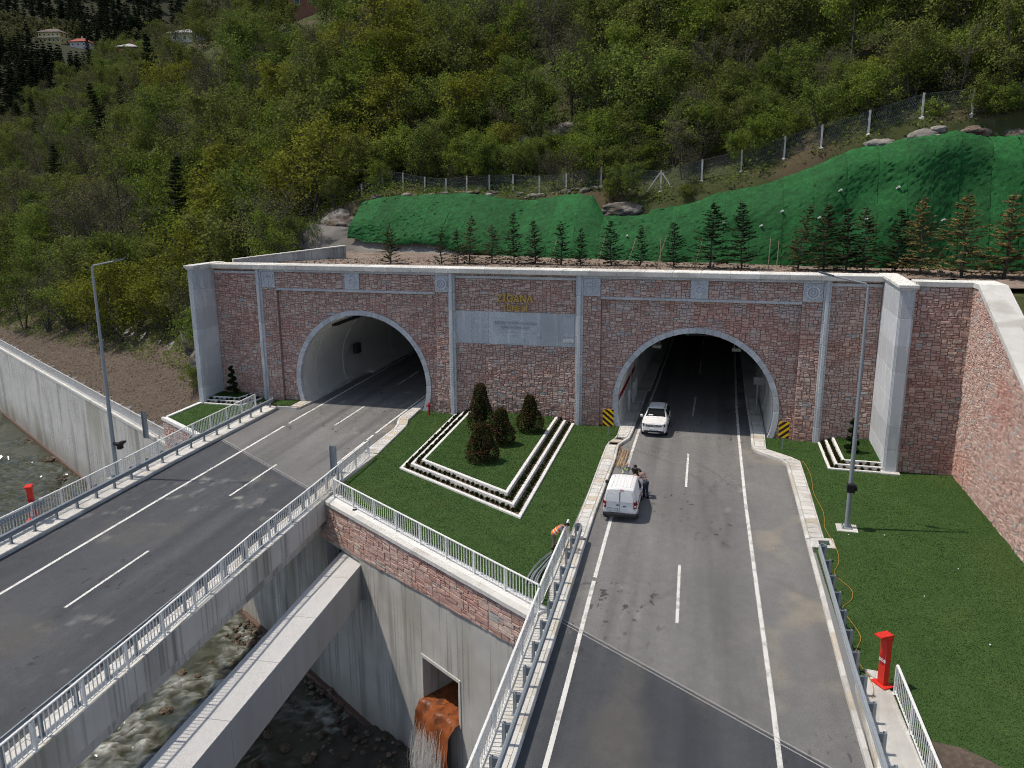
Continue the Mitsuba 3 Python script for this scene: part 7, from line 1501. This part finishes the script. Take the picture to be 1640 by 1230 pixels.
def red_post(lab, x, y, z, rot, H=1.95):
    k = thing('emergency_post', lab, 'emergency post'); tw = T().translate([x, y, z]).rotate([0, 0, 1], rot)
    P_ = lambda nm, m, mm=RED: put(f'{k}__{nm}', m, mm, to_world=tw)
    P_('foot', cbox(-0.32, 0.32, -0.22, 0.22, 0, 0.06, 0.01)); P_('column', trimesh.convex.convex_hull(np.array([(sx * w, yy * w2, zz) for zz, w, w2 in ((0.06, 0.14, 0.11), (H * 0.72, 0.14, 0.11)) for sx in (-1, 1) for yy in (-1, 1)])))
    P_('column', trimesh.convex.convex_hull(np.array([(sx * 0.14, y0_, zz) for zz, ys_ in ((H * 0.72, (-0.11, 0.11)), (H * 0.9, (-0.15, 0.11))) for sx in (-1, 1) for y0_ in ys_])))
    P_('hood', trimesh.convex.convex_hull(np.array([(sx * 0.165, y0_, zz) for zz, ys_ in ((H * 0.9, (-0.18, 0.13)), (H, (-0.42, 0.12)), (H - 0.05, (-0.42,))) for sx in (-1, 1) for y0_ in ys_])))
    P_('panel', cbox(-0.09, 0.09, -0.125, -0.111, H * 0.42, H * 0.62, 0.003), DRED)
    t = meshkit.text_mesh('SOS', 0.11, 0.006, True); v = t.vertices; t.vertices = np.column_stack([(v[:, 0] - v[:, 0].max() / 2), -0.125 - v[:, 2], H * 0.47 + v[:, 1]]); P_('lettering', t, WPAINT)
    return k
red_post('bright red emergency post by the white railing at the lower right', 5.52, 27.78, 0.235, -55)
red_post('red emergency post behind the guardrail at the left edge', -34.72, 31.9, 0.46, 35)
k = thing('hydrant', 'red fire hydrant at the right foot of the left tunnel arch', 'hydrant')
put(f'{k}__barrel', lathe([(0, 0.10), (0.05, 0.10), (0.05, 0.07), (0.75, 0.07), (0.80, 0.11), (0.86, 0.11), (0.95, 0.05), (1.02, 0.03), (1.02, 0.001)], 16).apply_transform(np.array([[0, 0, 1, -22.45], [0, 1, 0, 57.0], [1, 0, 0, 0.28], [0, 0, 0, 1.0]])), DRED, 30)
for sd in (-1, 1): MB().tube([(-22.45, 57.0, 1.0), (-22.45 + sd * 0.22, 57.0, 1.0)], 0.055, 8).put(f'{k}__nozzle', DRED)
for i, (x, y, z) in enumerate(((-38.0, 56.4, 0),)): pass
for lab, x, y, z0, z1, h in (('grey steel stub post standing at the railing of the left bridge, road side', -23.05, 42.6, 0.4, 0, 1.75), ('grey steel stub post rising beside the mesh railing at the left', -46.2, 54.2, -2.5, 0, 2.3)):
    k = thing('steel_post', lab, 'post'); MB().box(x - 0.16, x + 0.16, y - 0.012, y + 0.012, z0, z0 + h).box(x - 0.172, x - 0.16, y - 0.13, y + 0.13, z0, z0 + h).box(x + 0.16, x + 0.172, y - 0.13, y + 0.13, z0, z0 + h).put(f'{k}__profile', STEEL); put(f'{k}__foot_plate', cbox(x - 0.24, x + 0.24, y - 0.2, y + 0.2, z0, z0 + 0.03, 0.005), STEEL)
k = thing('drain', 'concrete drain frame with dark grate beside the right kerb', 'drain'); fr = Polygon([(4.02, 39.1), (5.15, 39.2), (5.1, 40.35), (4.05, 40.25)]); ho = Polygon([(4.38, 39.45), (4.92, 39.5), (4.9, 40.05), (4.4, 40.0)])
fm = trimesh.creation.extrude_polygon(fr.difference(ho), 0.3, engine='earcut'); fm.apply_translation((0, 0, -0.06)); put(f'{k}__frame', fm, PALE)
for i in range(9): MB().bar((4.4, 39.50 + 0.06 * i, 0.18), (4.91, 39.52 + 0.06 * i, 0.18), 0.025, 0.04).put(f'{k}__grate_bar', DARKSTEEL)
put(f'{k}__pit', cbox(4.38, 4.92, 39.45, 40.05, -0.5, 0.06, 0.01), BLACK)
put('cover_slab', MB().hexa([(5.02, 28.55), (5.50, 28.5), (5.62, 28.05), (5.32, 28.0)], 0.2, 0.30, (0.9, 0.3)).mesh(), PALE, label='small pale cover slab lying on the grass beside the red post', cat='slab')
rr = np.random.default_rng(95)
for i in range(24):
    x = rr.uniform(-7.05, -6.35); y = rr.uniform(50.4, 51.4); L = rr.uniform(1.2, 1.9); dx = rr.normal(0.02, 0.06); z = 0.03 + 0.02 * (i % 5)
    MB().tube([(x - dx * L, y - L, z), (x, y, z + 0.015), (x + dx * L * 1.1, y + L, z)], rr.uniform(0.014, 0.022), 5, (rr.random(), 0.5)).put('wooden_stake', WOOD, label='thin wooden stake lying in the pile on the road beside the kerb', cat='stake', group='stakes lying beside the kerb')
def cable(key, pts, r, m, **k):
    from scipy.interpolate import CubicSpline
    pts = np.array(pts, float); t = np.arange(len(pts)); q = CubicSpline(t, pts)(np.linspace(0, len(pts) - 1, len(pts) * 8)); return MB().tube(q, r, 6).put(key, m, **k)
ORC = mat('cable_orange', (0.42, 0.22, 0.05), 0.6)
cable('orange_cable', [(4.45, 52.6, 0.24), (4.75, 49, 0.24), (4.70, 46.5, 0.25), (4.95, 44, 0.25), (4.85, 42, 0.26), (4.95, 40.6, 0.28), (5.15, 39.0, 0.26), (5.05, 37.4, 0.24), (4.8, 36.2, 0.24), (5.3, 35.0, 0.25), (5.15, 33.8, 0.24), (4.8, 33.0, 0.24), (5.15, 31.4, 0.25), (5.1, 30.4, 0.24), (4.85, 29.4, 0.25), (5.1, 28.2, 0.27), (5.05, 26.8, 0.26)], 0.012, ORC, label='thin orange cable winding along the edge of the right lawn', cat='cable')
k = thing('cable_bundle', 'bundle of grey plastic pipes lying on the lawn behind the railing', 'cables'); rr = np.random.default_rng(96)
for i in range(9): o = rr.uniform(-0.16, 0.16); cable(f'{k}__strand', [(-7.75 + o, 35.2 + rr.uniform(-0.3, 0.2), 0.32), (-7.86 + o * 1.3, 34.3, 0.36 + 0.03 * (i % 4)), (-7.98 + o * 1.6, 33.3, 0.40 + 0.03 * (i % 4)), (-8.05 + o * 1.8, 32.4, 0.42 + 0.03 * (i % 3)), (-8.0 + o * 2, 31.7, 0.36)], 0.028, GREYC if i % 2 else STEEL)
for i, (x, y) in enumerate(((5.9, 41.0), (7.6, 41.4), (8.2, 35.0), (10.2, 38.2), (9.8, 31.5))): MB().add(*pebble(np.random.default_rng(i), 0.035, (x, y, 0.27), 1)).put('paper_scrap', WPAINT, label='tiny white scrap lying on the right lawn', cat='litter', group='white scraps on the right lawn')
